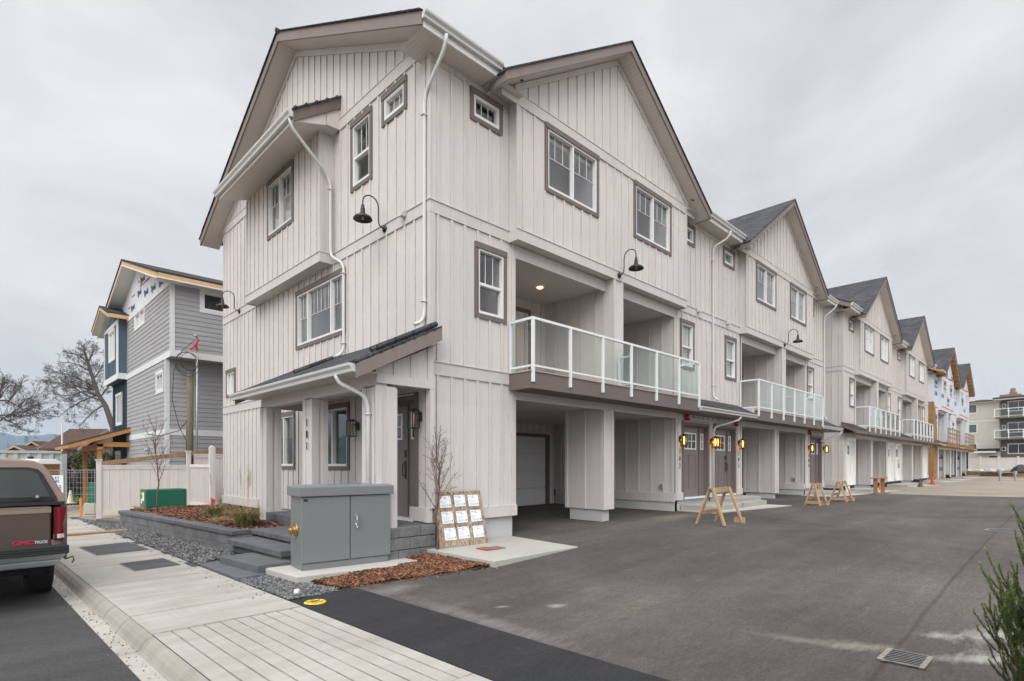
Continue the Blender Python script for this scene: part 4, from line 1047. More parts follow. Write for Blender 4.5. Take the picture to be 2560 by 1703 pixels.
tag(m.build('bark_mulch', [BBASE] + BARK), kind='stuff')

# retaining wall of split blocks with cap stones
rwall = thing('retaining_wall', 'low charcoal block retaining wall with cap stones holding the bark bed', 'retaining wall', (3.37, 10.58, 0))
def rw_seg(mb, x0, y0, x1, y1, z0, z1, th, bl, off):
    d = Vector((x1 - x0, y1 - y0, 0)); Ln = d.length; d.normalize(); nrm = Vector((d.y, -d.x, 0))
    s = -off
    while s < Ln:
        a, b = max(s, 0) + .003, min(s + bl, Ln) - .003
        if b > a + .02:
            j = rnd.uniform(-.006, .006); o = Vector((x0, y0, 0))
            q = [o + d * a + nrm * j, o + d * b + nrm * (j + rnd.uniform(-.004, .004)), o + d * b + nrm * th, o + d * a + nrm * th]
            mb.hexa([p + Vector((0, 0, z0 + .002)) for p in q] + [p + Vector((0, 0, z1 - .002)) for p in q])
        s += bl
L0 = Vector((-3.37, -10.58, 0))
m = MB(); 
for k, (za, zb) in enumerate(((-.1, .14), (.14, .315))): rw_seg(m, 0, 0, rw_x(17.3) - 3.37, 6.72, za, zb, .26, .40, .2 * k); rw_seg(m, .42, 0, .0, 0.0, za, zb, -.0001 + .26, .42, 0)
m.build('block_course', [BLOCKM], rwall, bevel=.008)
m = MB(); rw_seg(m, -.03, -.03, rw_x(17.3) - 3.40, 6.75, .315, .405, .33, .48, .1); rw_seg(m, .44, -.03, .30, -.03, .316, .404, .2, .3, 0)
m.build('cap_stone', [PAVER], rwall, bevel=.012)
m = MB(); rw_seg(m, -.62, 6.75, -.95, 8.0, -.05, .12, .3, .6, 0); rw_seg(m, -.95, 8.0, -.55, 8.1, -.05, .1, .3, .6, 0)
m.build('end_block', [PAVER], rwall, bevel=.012)

# entrance steps of paver slabs
steps = thing('entrance_steps', 'charcoal paver steps climbing from the pavement to the porch', 'steps', (2.6, 9, 0))
def step(x0, x1, ya, yb, z0, z1, sk, n):
    m = MB()
    for k in range(n):
        a = ya + (yb - ya) * k / n + .004; b = ya + (yb - ya) * (k + 1) / n - .004
        s0, s1 = -sk * (a - 9), -sk * (b - 9)
        m.hexa([(x0 - 2.6 + s0, a - 9, z0), (x1 - 2.6 + s0, a - 9, z0), (x1 - 2.6 + s1, b - 9, z0), (x0 - 2.6 + s1, b - 9, z0), (x0 - 2.6 + s0, a - 9, z1), (x1 - 2.6 + s0, a - 9, z1), (x1 - 2.6 + s1, b - 9, z1), (x0 - 2.6 + s1, b - 9, z1)])
    return m.build('tread', [PAVER], steps, bevel=.012)
step(2.575, 2.95, 8.02, 9.62, -.1, .045, .04, 4); step(2.83, 3.36, 8.12, 9.4, -.1, .155, .09, 3); step(3.3, 3.83, 8.35, 10.45, .19, .285, .05, 4)
step(3.73, 4.42, 8.45, 10.62, .32, .41, .03, 4)
m = MB()
for x, ya, yb, z in ((3.36, 8.4, 10.4, .19), (3.79, 8.5, 10.55, .32)): m.box(x - 2.6, x - 2.6 + .3, ya - 9, yb - 9, z - .14, z)
m.build('riser_block', [BLOCKM], steps)
# ------------------------------------------------------------------ grey neighbouring house
LAP = M('grey_lap_siding', (.315, .315, .325), .7, .06, 2, bump=.1, bscale=40); NAVY = M('slate_blue_siding', (.075, .115, .15), .65, .08, 3)
TRG = M('pale_grey_trim', (.60, .62, .63), .6, .04, 2); PINE = M('bare_pine_fascia', (.55, .36, .19), .7, .12, 4, (1, 1, 1)); ROOFD = M('black_shingle', (.03, .03, .033), .95, .25, 9, bump=.5)
GH = thing('grey_house', 'grey lap sided house with slate blue bay and unfinished wrapped gable', 'house', (4.95, 21.8, -.2))
def lap(mb, P, u0, u1, z0, top, holes=(), h=.165, breaks=()):
    tp = top if callable(top) else (lambda u: top)
    z = z0
    mx = max(tp(u0), tp(u1), *[tp(b) for b in breaks]) if breaks else max(tp(u0), tp(u1))
    while z < mx - .01:
        z1 = min(z + h, mx); iv = [(u0, u1)]
        zm = (z + z1) / 2
        for H in holes:
            if H[2] < zm < H[3]:
                iv = [s for a, b in iv for s in ((a, min(b, H[0])), (max(a, H[1]), b)) if s[1] - s[0] > .01]
        out = []
        for a, b in iv:   # clip to the gable
            n = 40; ok = [a + (b - a) * k / n for k in range(n + 1) if tp(a + (b - a) * k / n) >= zm]
            if ok: out.append((min(ok), max(ok)))
        for a, b in out:
            mb.face([P(a, .02, z), P(b, .02, z), P(b, .004, z1), P(a, .004, z1)]); mb.face([P(a, .02, z), P(b, .02, z), P(b, .0, z), P(a, .0, z)])
        z = z1
HS = lambda u, d, z: (-d, u, z)
HR = lambda u, d, z: (u, -d, z)
HRl = lambda u, d, z: (u, .7 - d, z)
m = MB(); HW = [(4.1, 5.8, 7.5, 8.05), (1.15, 2.05, 4.5, 5.1)]; HRW = [(1.0, 2.7, 7.35, 7.95)]
lap(m, HS, .0, 7.5, 5.74, 8.1, HW[:1]); lap(m, HS, .7, 7.5, 3.06, 5.56, HW[1:]); lap(m, HS, .7, 7.5, .1, 2.86)
lap(m, HR, 0, 12, 5.74, 8.1, HRW); lap(m, HRl, 0, 12, 3.06, 5.6); lap(m, HRl, 0, 12, .1, 2.86)
m.face([(0, 0, 5.56), (12, 0, 5.56), (12, .7, 5.56), (0, .7, 5.56)])
m.face([(0, 7.5, 0), (0, 11, 0), (0, 11, 8), (0, 7.5, 8)]); m.face([(12, 0, 0), (12, 11, 0), (12, 11, 9), (12, 0, 9)]); m.face([(0, 11, 0), (12, 11, 0), (12, 11, 8.1), (0, 11, 8.1)])
m.build('wall', [LAP], GH)
hz = lambda y: 10.18 - .327 * abs(y - 5.5)
m = MB(); grid_wall(m, HS, 0, 11, 8.22, lambda u: max(8.22, hz(u) - .2), breaks=(5.5,)); gw = m.build('gable_wrap', [WRAP], GH)
p = MB(); q = MB()
for (y, z) in ((1.4, 8.42), (2.6, 8.5), (3.8, 8.6), (5.0, 8.85), (6.3, 8.5), (4.4, 9.25)):
    p.text('Tyvek', .30, (-.012, y, z), (0, -1, 0), (0, 0, 1), depth=.003, bold=.012)
for (y, z, w) in ((1.9, 8.75, .5), (3.2, 9.0, .6), (5.0, 9.3, .25), (6.9, 8.6, .4), (5.9, 8.95, .5)): q.box(-.012, -.004, y, y + w, z, z + .05)
q.box(-.012, -.004, 4.75, 4.8, 8.9, 9.5); q.box(-.012, -.004, 3.3, 4.7, 9.02, 9.07)
p.build('wrap_lettering', [PDARK], gw); build_each(q, 'sheathing_tape', [PRED], gw)
t = MB()
t.pbox(HS, -.02, 7.5, .001, .035, 5.54, 5.76); t.pbox(HR, -.035, 12, .001, .035, 5.54, 5.76); t.pbox(HS, .7, 7.5, .001, .03, 2.84, 3.06); t.pbox(HRl, -.03, 12, .001, .03, 2.84, 3.06)
t.pbox(HS, 0, 7.6, .001, .03, 8.06, 8.23); t.pbox(HR, -.02, 12, .001, .03, 8.08, 8.2)
for zz in ((5.76, 8.06),): t.pbox(HS, -.02, .1, .001, .03, *zz); t.pbox(HR, -.03, .1, .001, .03, *zz)
for zz in ((.1, 2.84), (3.06, 5.54)): t.pbox(HS, .68, .8, .001, .03, *zz); t.pbox(HRl, -.03, .1, .001, .03, *zz)
t.build('trim_board', [TRG], GH)
m = MB()
for y0_, y1_ in ((-.4, 5.5), (5.5, 11.6)):
    slab(m, [(-.55, y0_, hz(y0_) + .05), (12.5, y0_, hz(y0_) + .05), (12.5, y1_, hz(y1_) + .05), (-.55, y1_, hz(y1_) + .05)], .07)
m.build('roof', [ROOFD], GH)
m = MB(); sf = MB()
for y0_, y1_ in ((-.38, 5.5), (5.5, 11.6)):
    za, zb = hz(y0_), hz(y1_)
    m.hexa([(-.52, y0_, za - .19), (-.52, y1_, zb - .19), (-.485, y1_, zb - .19), (-.485, y0_, za - .19), (-.52, y0_, za - .02), (-.52, y1_, zb - .02), (-.485, y1_, zb - .02), (-.485, y0_, za - .02)])
    sf.face([(-.5, y0_, za - .2), (-.5, y1_, zb - .2), (.05, y1_, zb - .2), (.05, y0_, za - .2)])
m.box(-.48, 12.4, -.4, -.37, hz(-.4) - .18, hz(-.4) - .02); m.build('bare_fascia', [PINE], GH)
sf.box(-.5, 12.3, -.36, .02, hz(-.4) - .21, hz(-.4) - .185); sf.build('soffit', [SOFW], GH)
m = MB(); m.box(-.53, 12.3, -.415, -.40, hz(-.4) - .2, hz(-.4) - .155)
for y0_, y1_ in ((-.38, 5.5), (5.5, 11.6)):
    za, zb = hz(y0_), hz(y1_); m.hexa([(-.535, y0_, za - .23), (-.535, y1_, zb - .23), (-.49, y1_, zb - .23), (-.49, y0_, za - .23), (-.535, y0_, za - .19), (-.535, y1_, zb - .19), (-.49, y1_, zb - .19), (-.49, y0_, za - .19)])
m.build('white_drip_edge', [WHITE], GH)
for h in HW: window(GH, HS, *h, 'slider_plain', PANEB if h[2] > 6 else PANE, tm=TRG, trim=.1)
window(GH, HR, *HRW[0], 'slider_plain', PANED, tm=TRG, trim=.12)
# slate blue bay
bx = -.32; HB = lambda u, d, z: (bx - d, u, z)
m = MB(); bb(m, HB, 7.5, 10.95, 5.8, 8.0, [(8.4, 9.7, 6.6, 7.85)], sp=.33); 
for y in (7.5, 10.95): m.face([(bx, y, 5.6), (0, y, 5.6), (0, y, 8.3), (bx, y, 8.3)])
m.face([(bx, 7.5, 5.6), (0, 7.5, 5.6), (0, 10.95, 5.6), (bx, 10.95, 5.6)])
bb(m, HS, 7.55, 11, .1, 5.6, [(8.7, 9.9, 3.7, 5.0), (9.0, 10.0, .2, 2.3)], sp=.33, d=.012)
grid_wall(m, HB, 7.5, 10.95, 8.0, lambda u: 8.0 + max(0, .62 - .36 * abs(u - 9.2)), breaks=(9.2,))
bo = m.build('bay', [NAVY, NAVY], GH)
t = MB(); t.pbox(HB, 7.46, 11, .001, .03, 5.56, 5.82); t.box(bx, -.02, 7.47, 7.499, 5.56, 5.82); t.pbox(HB, 7.48, 7.85, .001, .03, 5.82, 8.0); t.pbox(HB, 10.85, 10.97, .001, .03, 5.82, 8.0); t.pbox(HB, 7.48, 10.97, .001, .032, 8.0, 8.16)
t.build('trim_board', [TRG], bo)
window(bo, HB, 8.4, 9.7, 6.6, 7.85, 'slider_plain', PANEB, tm=TRG, trim=.09); window(bo, HS, 8.7, 9.9, 3.7, 5.0, 'slider_plain', PANE, tm=TRG, trim=.09, dtrim=.04); window(bo, HS, 9.0, 10.0, .3, 2.3, 'slider_plain', PANED, tm=TRG, trim=.1, dtrim=.04)
m = MB(); f = MB(); s_ = MB()
bz = lambda y: 8.98 - .33 * abs(y - 9.2)
for a, b in ((7.1, 9.2), (9.2, 11.5)):
    slab(m, [(-.78, a, bz(a) + .05), (.3, a, bz(a) + .05), (.3, b, bz(b) + .05), (-.78, b, bz(b) + .05)], .06)
    f.hexa([(-.76, a, bz(a) - .16), (-.76, b, bz(b) - .16), (-.72, b, bz(b) - .16), (-.72, a, bz(a) - .16), (-.76, a, bz(a)), (-.76, b, bz(b)), (-.72, b, bz(b)), (-.72, a, bz(a))])
    s_.face([(-.73, a, bz(a) - .17), (-.73, b, bz(b) - .17), (.0, b, bz(b) - .17), (0, a, bz(a) - .17)])
f.box(-.73, 0, 7.08, 7.11, bz(7.1) - .16, bz(7.1))
br = m.build('bay_roof', [ROOFD], bo); f.build('bare_fascia', [PINE], br); s_.build('soffit', [SOFW], br)
# cedar porch
m = MB(); slab(m, [(-2.15, 6.7, 2.64), (.0, 6.7, 3.42), (.0, 11.6, 3.42), (-2.15, 11.6, 2.64)], .03); po = m.build('porch_roof', [ROOFD], GH)
m = MB()
for y in (6.72, 11.5): m.hexa([(-2.12, y, 2.45), (0, y, 3.2), (0, y + .05, 3.2), (-2.12, y + .05, 2.45), (-2.12, y, 2.61), (0, y, 3.38), (0, y + .05, 3.38), (-2.12, y + .05, 2.61)])
m.box(-2.13, -2.08, 6.77, 11.5, 2.46, 2.61); m.box(-1.15, -.95, 6.9, 11.4, 2.42, 2.66); m.box(-1.15, 0, 6.9, 7.02, 2.55, 2.75)
m.build('porch_frame', [ORANGEW], po)
for y in (7.1, 11.2): 
    m = MB(); m.box(-1.13, -.97, y - .08, y + .08, -.1, 2.45); m.build('porch_post', [ORANGEW], GH)
m = MB(); m.pbox(HS, 3.2, 3.32, .02, .05, 2.3, 2.45); m.tube([(-.05, 3.26, 2.38), (-.2, 3.26, 2.32)], .05, 8); m.build('flood_light', [GALV], GH)

# ------------------------------------------------------------------ far brown houses, shipping container, toilet, apartment
BROOF = M('brown_shingle', (.07, .042, .034), .95, .2, 4); BWALL = M('brown_stucco', (.17, .11, .10), .9, .1, 2); GROOF = M('grey_shingle', (.05, .049, .05), .95, .2, 4); TAN = M('tan_trim', (.34, .27, .19), .8)
def small_house(label, p0, p1, dz_eave, ridge, depth, ang, rm, d, chimney=False):
    """p0,p1 = photo columns of the two ends at distance d"""
    a = W(p0, HOR, d); b = W(p1, HOR, d); u = (b - a); Lh = u.length; u.normalize(); rz = math.atan2(u.y, u.x)
    t = thing('brown_house' if rm is BROOF else 'grey_roof_house', label, 'house', (a.x, a.y, -.8), rz)
    m = MB(); m.box(0, Lh, 0, depth, 0, dz_eave + .8)
    for x in (0, Lh): m.face([(x, 0, dz_eave + .8), (x, depth, dz_eave + .8), (x, depth / 2, ridge + .8)])
    m.build('wall', [BWALL], t)
    m = MB(); e = .5
    for ya, yb in ((-e, depth / 2), (depth + e, depth / 2)): slab(m, [(-e, ya, dz_eave + .8 - .2), (Lh + e, ya, dz_eave + .6), (Lh + e, yb, ridge + .95), (-e, yb, ridge + .95)], .12)
    m.build('roof', [rm], t)
    m = MB()
    for x in (-e, Lh + e):
        for ya, yb in ((-e, depth / 2), (depth + e, depth / 2)): m.hexa([(x - .05, ya, dz_eave + .35), (x - .05, yb, ridge + .62), (x + .05, yb, ridge + .62), (x + .05, ya, dz_eave + .35), (x - .05, ya, dz_eave + .6), (x - .05, yb, ridge + .9), (x + .05, yb, ridge + .9), (x + .05, ya, dz_eave + .6)])
    m.build('barge_board', [TAN], t)
    m = MB(); m.box(Lh * .3, Lh * .45, -.03, .02, dz_eave - .6, dz_eave + .4); m.box(Lh * .6, Lh * .75, -.03, .02, dz_eave - .6, dz_eave + .4); m.build('window', [PANED], t)
    return t
small_house('brown shingled house with the large plain roof slope beyond the container', 118, 192, 3.4, 5.3, 7, 0, BROOF, 56)
small_house('dark grey roofed house behind the cedar porch', 194, 275, 3.9, 5.2, 7, 0, GROOF, 58)
for lbl, cx, w, z0, z1, d in (('small brown gabled house with a low front gable', 48, 3.2, 2.9, 3.6, 62), ('brown house with a taller tan edged gable', 90, 3.4, 3.1, 4.25, 66)):
    c = W(cx, HOR, d); t = thing('brown_house', lbl, 'house', (c.x, c.y, -.8), math.atan2(RGT.y, RGT.x))
    m = MB(); m.box(-w / 2, w / 2, 0, 8, 0, z0 + .8); m.face([(-w / 2, 0, z0 + .8), (w / 2, 0, z0 + .8), (0, 0, z1 + .8)]); m.build('wall', [BWALL], t)
    m = MB()
    for s in (-1, 1): slab(m, [(0, -.6, z1 + .95), (s * (w / 2 + .5), -.6, z0 + .7), (s * (w / 2 + .5), 8, z0 + .7), (0, 8, z1 + .95)], .1)
    m.build('roof', [BROOF], t)
    m = MB()
    for s in (-1, 1): m.hexa([(0, -.64, z1 + .72), (s * (w / 2 + .5), -.64, z0 + .47), (s * (w / 2 + .5), -.58, z0 + .47), (0, -.58, z1 + .72), (0, -.64, z1 + .92), (s * (w / 2 + .5), -.64, z0 + .68), (s * (w / 2 + .5), -.58, z0 + .68), (0, -.58, z1 + .92)])
    m.build('barge_board', [TAN], t)
c = W(155, HOR, 50); t = MB(); t.tube([(0, 0, 0), (0, 0, 6.2)], .06, 8); tag(t.build('mast_pole', [WHITE], loc=(c.x, c.y, -.8)), 'thin white mast pole in front of the brown roof', 'pole')

CONT = M('container_paint', (.36, .40, .385), .6, .15, .8, bump=.1, bscale=10, fine=.08)
c = W(166, HOR, 26.6); rz = math.atan2(RGT.y, RGT.x); t = thing('shipping_container', 'pale grey green corrugated shipping container beyond the wire fence', 'container', (c.x, c.y, -.36), rz + R(40))
m = MB(); pr = []
x = -.15
while x > -6: pr += [(x, 0), (x - .08, .05), (x - .26, .05), (x - .34, 0)]; x -= .42
for (xa, ya), (xb, yb) in zip(pr, pr[1:]): m.face([(xa, ya, .15), (xb, yb, .15), (xb, yb, 2.5), (xa, ya, 2.5)])
m.box(-6.1, 0, .06, 2.4, .15, 2.5); m.build('wall', [CONT], t)
m = MB(); m.box(-6.1, 0, -.03, .08, 2.48, 2.6); m.box(-6.1, 0, -.03, .08, 0, .16); m.box(-.16, .02, -.035, .1, .16, 2.5); m.box(-.05, .02, .1, 2.4, 0, 2.6); m.build('frame', [CONT], t)
m = MB(); m.box(-.17, .03, -.04, .15, 2.47, 2.61); m.build('corner_casting', [M('rusty_casting', (.17, .08, .05), .9, .3, 6)], t)
c = W(84, HOR, 21.0); t = thing('portable_toilet', 'brown portable toilet with a white roof behind the truck', 'portable toilet', (c.x, c.y, -.5), rz)
BRN = M('toilet_plastic', (.33, .17, .085), .5, .05, 2)
m = MB(); m.box(-.55, .55, -.55, .55, 0, 2.12)
for k in range(4): m.box(-.48, .48, -.57, -.55, 1.72 + k * .09, 1.77 + k * .09)
m.build('cabin', [BRN], t, bevel=.02)
m = MB(); m.hexa([(-.66, -.66, 2.1), (.66, -.66, 2.1), (.66, .66, 2.1), (-.66, .66, 2.1), (-.5, -.4, 2.3), (.55, -.4, 2.3), (.55, .4, 2.3), (-.5, .4, 2.3)]); ro = m.build('roof', [WHITE], t, bevel=.03)
m = MB(); m.box(-.15, -.02, -.1, .03, 2.28, 2.4); m.build('vent_pipe', [BLACK], ro)

APW = M('apartment_stucco', (.47, .45, .41), .9, .05, 1.2); APD = M('apartment_dark_siding', (.125, .115, .10), .8, .08, 1)
a0 = W(2414, HOR, 78); dv = (FWD * -1 + RGT * .444).normalized(); rz = math.atan2(dv.y, dv.x)
AP = thing('apartment_building', 'three storey beige apartment building with dark balcony bay beyond the white fence', 'apartments', (a0.x, a0.y, 0), rz)
PA = lambda u, d, z: (u, -d, z)
m = MB(); ah = [(-.6, 1.35, 8.8, 9.95), (-.6, 1.35, 6.0, 7.2), (-.6, 1.35, 3.2, 4.45)]
grid_wall(m, PA, -14, 3.95, .8, 10.2, ah); m.face([(3.95, 0, .8), (3.95, .35, .8), (3.95, .35, 10.2), (3.95, 0, 10.2)]); m.face([(-14, 0, .8), (-14, 10, .8), (-14, 10, 10.2), (-14, 0, 10.2)]); m.box(-14, 16, 9.9, 10, .8, 10.2)
m.build('wall', [APW], AP)
m = MB(); PD = lambda u, d, z: (u, .35 - d, z); dh = [(4.75, 6.95, 8.75, 10.0), (4.75, 6.95, 5.9, 7.15), (4.75, 6.95, 3.05, 4.3), (8.5, 10.7, 8.75, 10.0), (8.5, 10.7, 5.9, 7.15)]
grid_wall(m, PD, 3.95, 16, .8, 10.3, dh); m.build('dark_wall', [APD], AP)
for h in ah + dh: 
    P = PA if h in ah else PD; window(AP, P, *h, 'slider_plain', PANEG if h in ah else PANED, trim=.06, tm=WHITE)
m = MB(); m.box(-14.3, 4.3, -.5, 10, 10.2, 10.4); m.box(3.6, 16.5, -.9, 10, 10.35, 10.6); m.box(4.5, 4.6, -.1, 0, 0, .01); ro = m.build('roof', [M('apartment_roof_edge', (.055, .055, .057), .8)], AP)
m = MB(); m.box(-14.3, 4.3, -.46, 0, 10.14, 10.2); m.box(3.6, 16.5, -.88, .3, 10.26, 10.35); m.build('white_soffit', [WHITE], ro)
m = MB(); m.box(2.6, 4.6, 3, 4.2, 10.5, 11.3); m.box(3.6, 4.2, 3.2, 3.9, 11.3, 11.6); m.tube([(3.9, 3.5, 11.5), (3.9, 3.5, 12.1)], .28, 10); m.box(.2, 1.5, 2, 3, 10.5, 10.75); m.build('chimney', [M('chimney_brick', (.25, .18, .12), .9, .2, 4)], ro)
for z in (7.95, 5.1):
    m = MB(); m.box(3.85, 12, -1.1, .3, z - .2, z); b = m.build('balcony', [M('balcony_slab', (.16, .155, .15), .8)], AP)
    r = MB(); r.box(3.85, 12, -1.12, -1.06, z + 1.02, z + 1.1); r.box(3.85, 12, -1.12, -1.07, z + .06, z + .11)
    for k in range(6): r.box(3.86 + 1.55 * k, 3.95 + 1.55 * k, -1.13, -1.05, z - .1, z + 1.05)
    for s in (3.86,): r.box(s, s + .06, -1.1, .3, z + 1.02, z + 1.1)
    r.build('railing', [ALU], b); g = MB(); g.box(3.9, 12, -1.1, -1.09, z + .1, z + 1.02); g.build('glass_panel', [GLASS], b)
for z in (9.25, 6.35, 3.4):
    m = MB(); m.box(4.12, 4.55, .2, .34, z, z + .55); a = m.build('air_conditioner', [WHITE], AP); m = MB(); m.box(4.2, 4.47, .18, .2, z + .08, z + .47); m.build('grille', [PANED], a)
m = MB(); m.box(1.5, 4.0, -1.0, 0, 3.35, 3.75); a = m.build('entrance_canopy', [M('canopy_black', (.03, .03, .032), .8)], AP); m = MB(); m.box(1.48, 4.02, -1.03, -1.0, 3.2, 3.38); m.build('canopy_edge', [WHITE], a)
m = MB(); m.pbox(PA, 2.8, 3.8, .0, .02, .9, 2.75); m.build('door', [M('maroon_door', (.09, .04, .04), .5)], AP); m = MB(); m.pbox(PA, -14, 3.9, .0, .03, 7.55, 7.63); m.build('belt_strip', [WHITE], AP)

# far white fence on its bank
def board_fence(name, label, a, b, z0, z1, posts, mat, group=None, boards=.14, top=True):
    a, b = Vector(a), Vector(b); u = b - a; Ln = u.length; rz = math.atan2(u.y, u.x)
    t = thing(name, label, 'fence', (a.x, a.y, 0), rz, group)
    m = MB(); x = 0; k = 0
    while x < Ln - .02:
        w = min(boards, Ln - x); m.box(x + .002, x + w - .004, .0, .02 + .008 * (k % 2), z0 + .1, z1 - .04); x += w; k += 1
    m.build('board_panel', [mat], t)
    m = MB(); m.box(0, Ln, -.03, .055, z1 - .045, z1); m.box(0, Ln, -.02, .045, z1 - .13, z1 - .046); m.box(0, Ln, -.02, .045, z0 + .02, z0 + .16); build_each(m, 'rail', [mat], t)
    for s, zt in posts:
        m = MB(); m.box(s - .06, s + .06, -.045, .075, z0 - .1, zt - .03); m.box(s - .085, s + .085, -.07, .1, zt - .035, zt); m.build('post', [mat], t)
    return t
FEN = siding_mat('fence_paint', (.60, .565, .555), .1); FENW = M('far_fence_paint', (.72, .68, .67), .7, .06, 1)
pa = W(2398, HOR, 61); pb = W(2760, HOR, 50); Ln = (pb - pa).length
board_fence('board_fence', 'long white board fence with posts along the bank at the far end of the lot', (pa.x, pa.y), (pb.x, pb.y), .95, 2.3, [(Ln * k / 7 + .3, 2.42) for k in range(7)], FENW, boards=.3)
pa = W(2390, HOR, 57); pb = W(2790, HOR, 46)
u = (pb - pa); bk = MB(); n = 60
SOILB = M('cut_bank_soil', (.24, .145, .07), .95, .35, 2.5, bump=.8, bscale=8, bdist=.05, fine=.2)
for k in range(n):
    q0, q1 = pa + u * (k / n), pa + u * ((k + 1) / n); nn = Vector((-u.y, u.x, 0)).normalized() * -1
    h0, h1 = [.86 + .09 * mnoise.noise(Vector((j * .9, 2, 1))) for j in (k, k + 1)]
    back = FWD * 6
    bk.face([(q0.x, q0.y, .25), (q1.x, q1.y, .25), (q1.x + FWD.x * .3, q1.y + FWD.y * .3, h1), (q0.x + FWD.x * .3, q0.y + FWD.y * .3, h0)])
    bk.face([(q0.x + FWD.x * .3, q0.y + FWD.y * .3, h0), (q1.x + FWD.x * .3, q1.y + FWD.y * .3, h1), (q1.x + back.x * 3, q1.y + back.y * 3, 1.0), (q0.x + back.x * 3, q0.y + back.y * 3, 1.0)])
tag(bk.build('soil_bank', [SOILB], merge=True), kind='structure')
for px, w, h, lbl, mt in ((2436, 2.6, .22, 'white sheet lying on the soil bank below the fence', WRAP), (2489, 2.3, .3, 'pale blue bundle lying on the bank in front of the fence', M('blue_bundle', (.42, .50, .55), .6))):
    c = W(px, HOR, 53.5); m = MB()
    for k in range(9): 
        x = -w / 2 + w * k / 8; m.box(x, x + w / 8, -.3, .3, 0, h * (.55 + .45 * math.sin(k * 2.1) ** 2))
    tag(m.build('tarp_bundle', [mt], loc=(c.x, c.y, .9), bevel=.05), lbl, 'bundle').rotation_euler = (0, 0, rz)
c = W(2553, HOR, 50); m = MB(); m.lathe([(0, 0), (.75, 0), (.8, .15), (.55, .5), (.2, .75), (0, .8)], n=9); tag(m.build('rubble_bag', [M('black_sheeting', (.03, .03, .035), .5, .2, 3, bump=.6, bscale=6, bdist=.05)], loc=(c.x, c.y, .8)), 'black sheeted heap at the end of the far fence', 'heap')
# ------------------------------------------------------------------ lamps
BULB = emit('amber_filament', (1.0, .60, .22), 6.0); BULBOFF = M('unlit_bulb', (.62, .36, .2), .2, .05, 5); GLOWG = emit('amber_glass_glow', (1.0, .52, .16), 1.3)
def frame_axes(out):
    o = Vector(out).normalized(); s = Vector((0, 0, 1)).cross(o); return o, s
def gooseneck(pos, out, label):
    o, s = frame_axes(out); t = thing('gooseneck_lamp', label, 'wall lamp', pos, 0, 'black gooseneck lamps on the upper belt boards')
    Z = Vector((0, 0, 1)); m = MB(); m.tube([o * 0, o * .02], .065, 14); m.tube([o * .02, o * .035], .045, 14)
    pts = [o * .03, o * .09 + Z * .01, o * .13 + Z * .06, o * .14 + Z * .16, o * .14 + Z * .36]
    pts += [o * (.30 - .16 * math.cos(a)) + Z * (.36 + .16 * math.sin(a)) for a in (R(25), R(50), R(75), R(100), R(125), R(150), R(172))]
    pts += [o * .46 + Z * .30]
    m.tube(pts, .0115, 8); m.build('arm', [BLACK], t, smooth=True)
    m = MB(); c = o * .46
    m.lathe([(0, .30), (.028, .30), (.032, .24), (.042, .235), (.042, .15), (.056, .145), (.06, .12), (.10, .108), (.145, .085), (.17, .05), (.172, .036), (.162, .046), (.13, .078), (.06, .105), (0, .11)], c, 22)
    m.build('shade', [BLACK], t, smooth=True)
    m = MB(); m.lathe([(0, .03), (.018, .036), (.026, .06), (.018, .09), (0.012, .12), (0, .12)], c, 10); m.build('bulb', [BULBOFF], t, smooth=True)
    return t
gooseneck((X0 - .03, 8.98, 6.0), (-1, 0, 0), 'black gooseneck lamp on the street end under the small top window')
gooseneck((X0 - .03, 16.76, 6.0), (-1, 0, 0), 'black gooseneck lamp at the far corner of the street end, against the grey house')
gooseneck((X0 + 5.16, Y0 - .275, 5.98), (0, -1, 0), 'black gooseneck lamp between the two balcony openings of the first lane gable')
gooseneck((X0 + 15.71, Y0 - .275, 5.98), (0, -1, 0), 'black gooseneck lamp on the second lane gable, above its glass balcony')

def lantern(pos, out, lit, label, h=.30):
    o, s = frame_axes(out); Z = Vector((0, 0, 1)); t = thing('lantern', label, 'wall lantern', pos, 0, 'black box lanterns beside the entry doors')
    def bx(m, o0, o1, s0, s1, z0, z1): m.hexa([o * a + s * b + Z * c for c in (z0, z1) for a, b in ((o0, s0), (o1, s0), (o1, s1), (o0, s1))])
    m = MB(); bx(m, 0, .022, -.055, .055, -.08, .08); bx(m, .02, .07, -.016, .016, .02, .05); m.build('back_plate', [BLACK], t)
    m = MB(); a, b, w = .06, .20, .07; k = .0065
    for oo in (a, b):
        for ss in (-w, w): bx(m, oo - k, oo + k, ss - k, ss + k, -.21, .11)
    for z in (-.21, .095):
        for ss in (-w, w): bx(m, a, b, ss - k, ss + k, z, z + .016)
        for oo in (a, b): bx(m, oo - k, oo + k, -w, w, z, z + .016)
    bx(m, a + .03, b - .03, -w + .03, w - .03, .10, .135); m.build('frame', [BLACK], t)
    m = MB(); bx(m, a + .006, a + .009, -w, w, -.2, .095); bx(m, b - .009, b - .006, -w, w, -.2, .095); bx(m, a, b, w - .008, w - .005, -.2, .095); bx(m, a, b, -w + .005, -w + .008, -.2, .095); m.build('glass', [LGLOW if lit else LGLASS], t)
    m = MB(); c = o * .13; m.lathe([(0, .07), (.010, .07), (.017, .03), (.019, -.04), (.015, -.12), (.006, -.15), (0, -.15)], c, 10); m.build('bulb', [BULB if lit else BULBOFF], t, smooth=True)
    if lit:
        ld = bpy.data.lights.new('lantern_light', 'POINT'); ld.energy = 1.1; ld.color = (1, .55, .2); ld.shadow_soft_size = .04
        lo = bpy.data.objects.new('lantern_light', ld); COL.objects.link(lo); lo.parent = t; lo.location = o * .13 + Z * -.03
    return t
lantern((X0 - .03, 10.0, 2.36), (-1, 0, 0), False, 'unlit black lantern beside the porch window, behind the number 101 post')
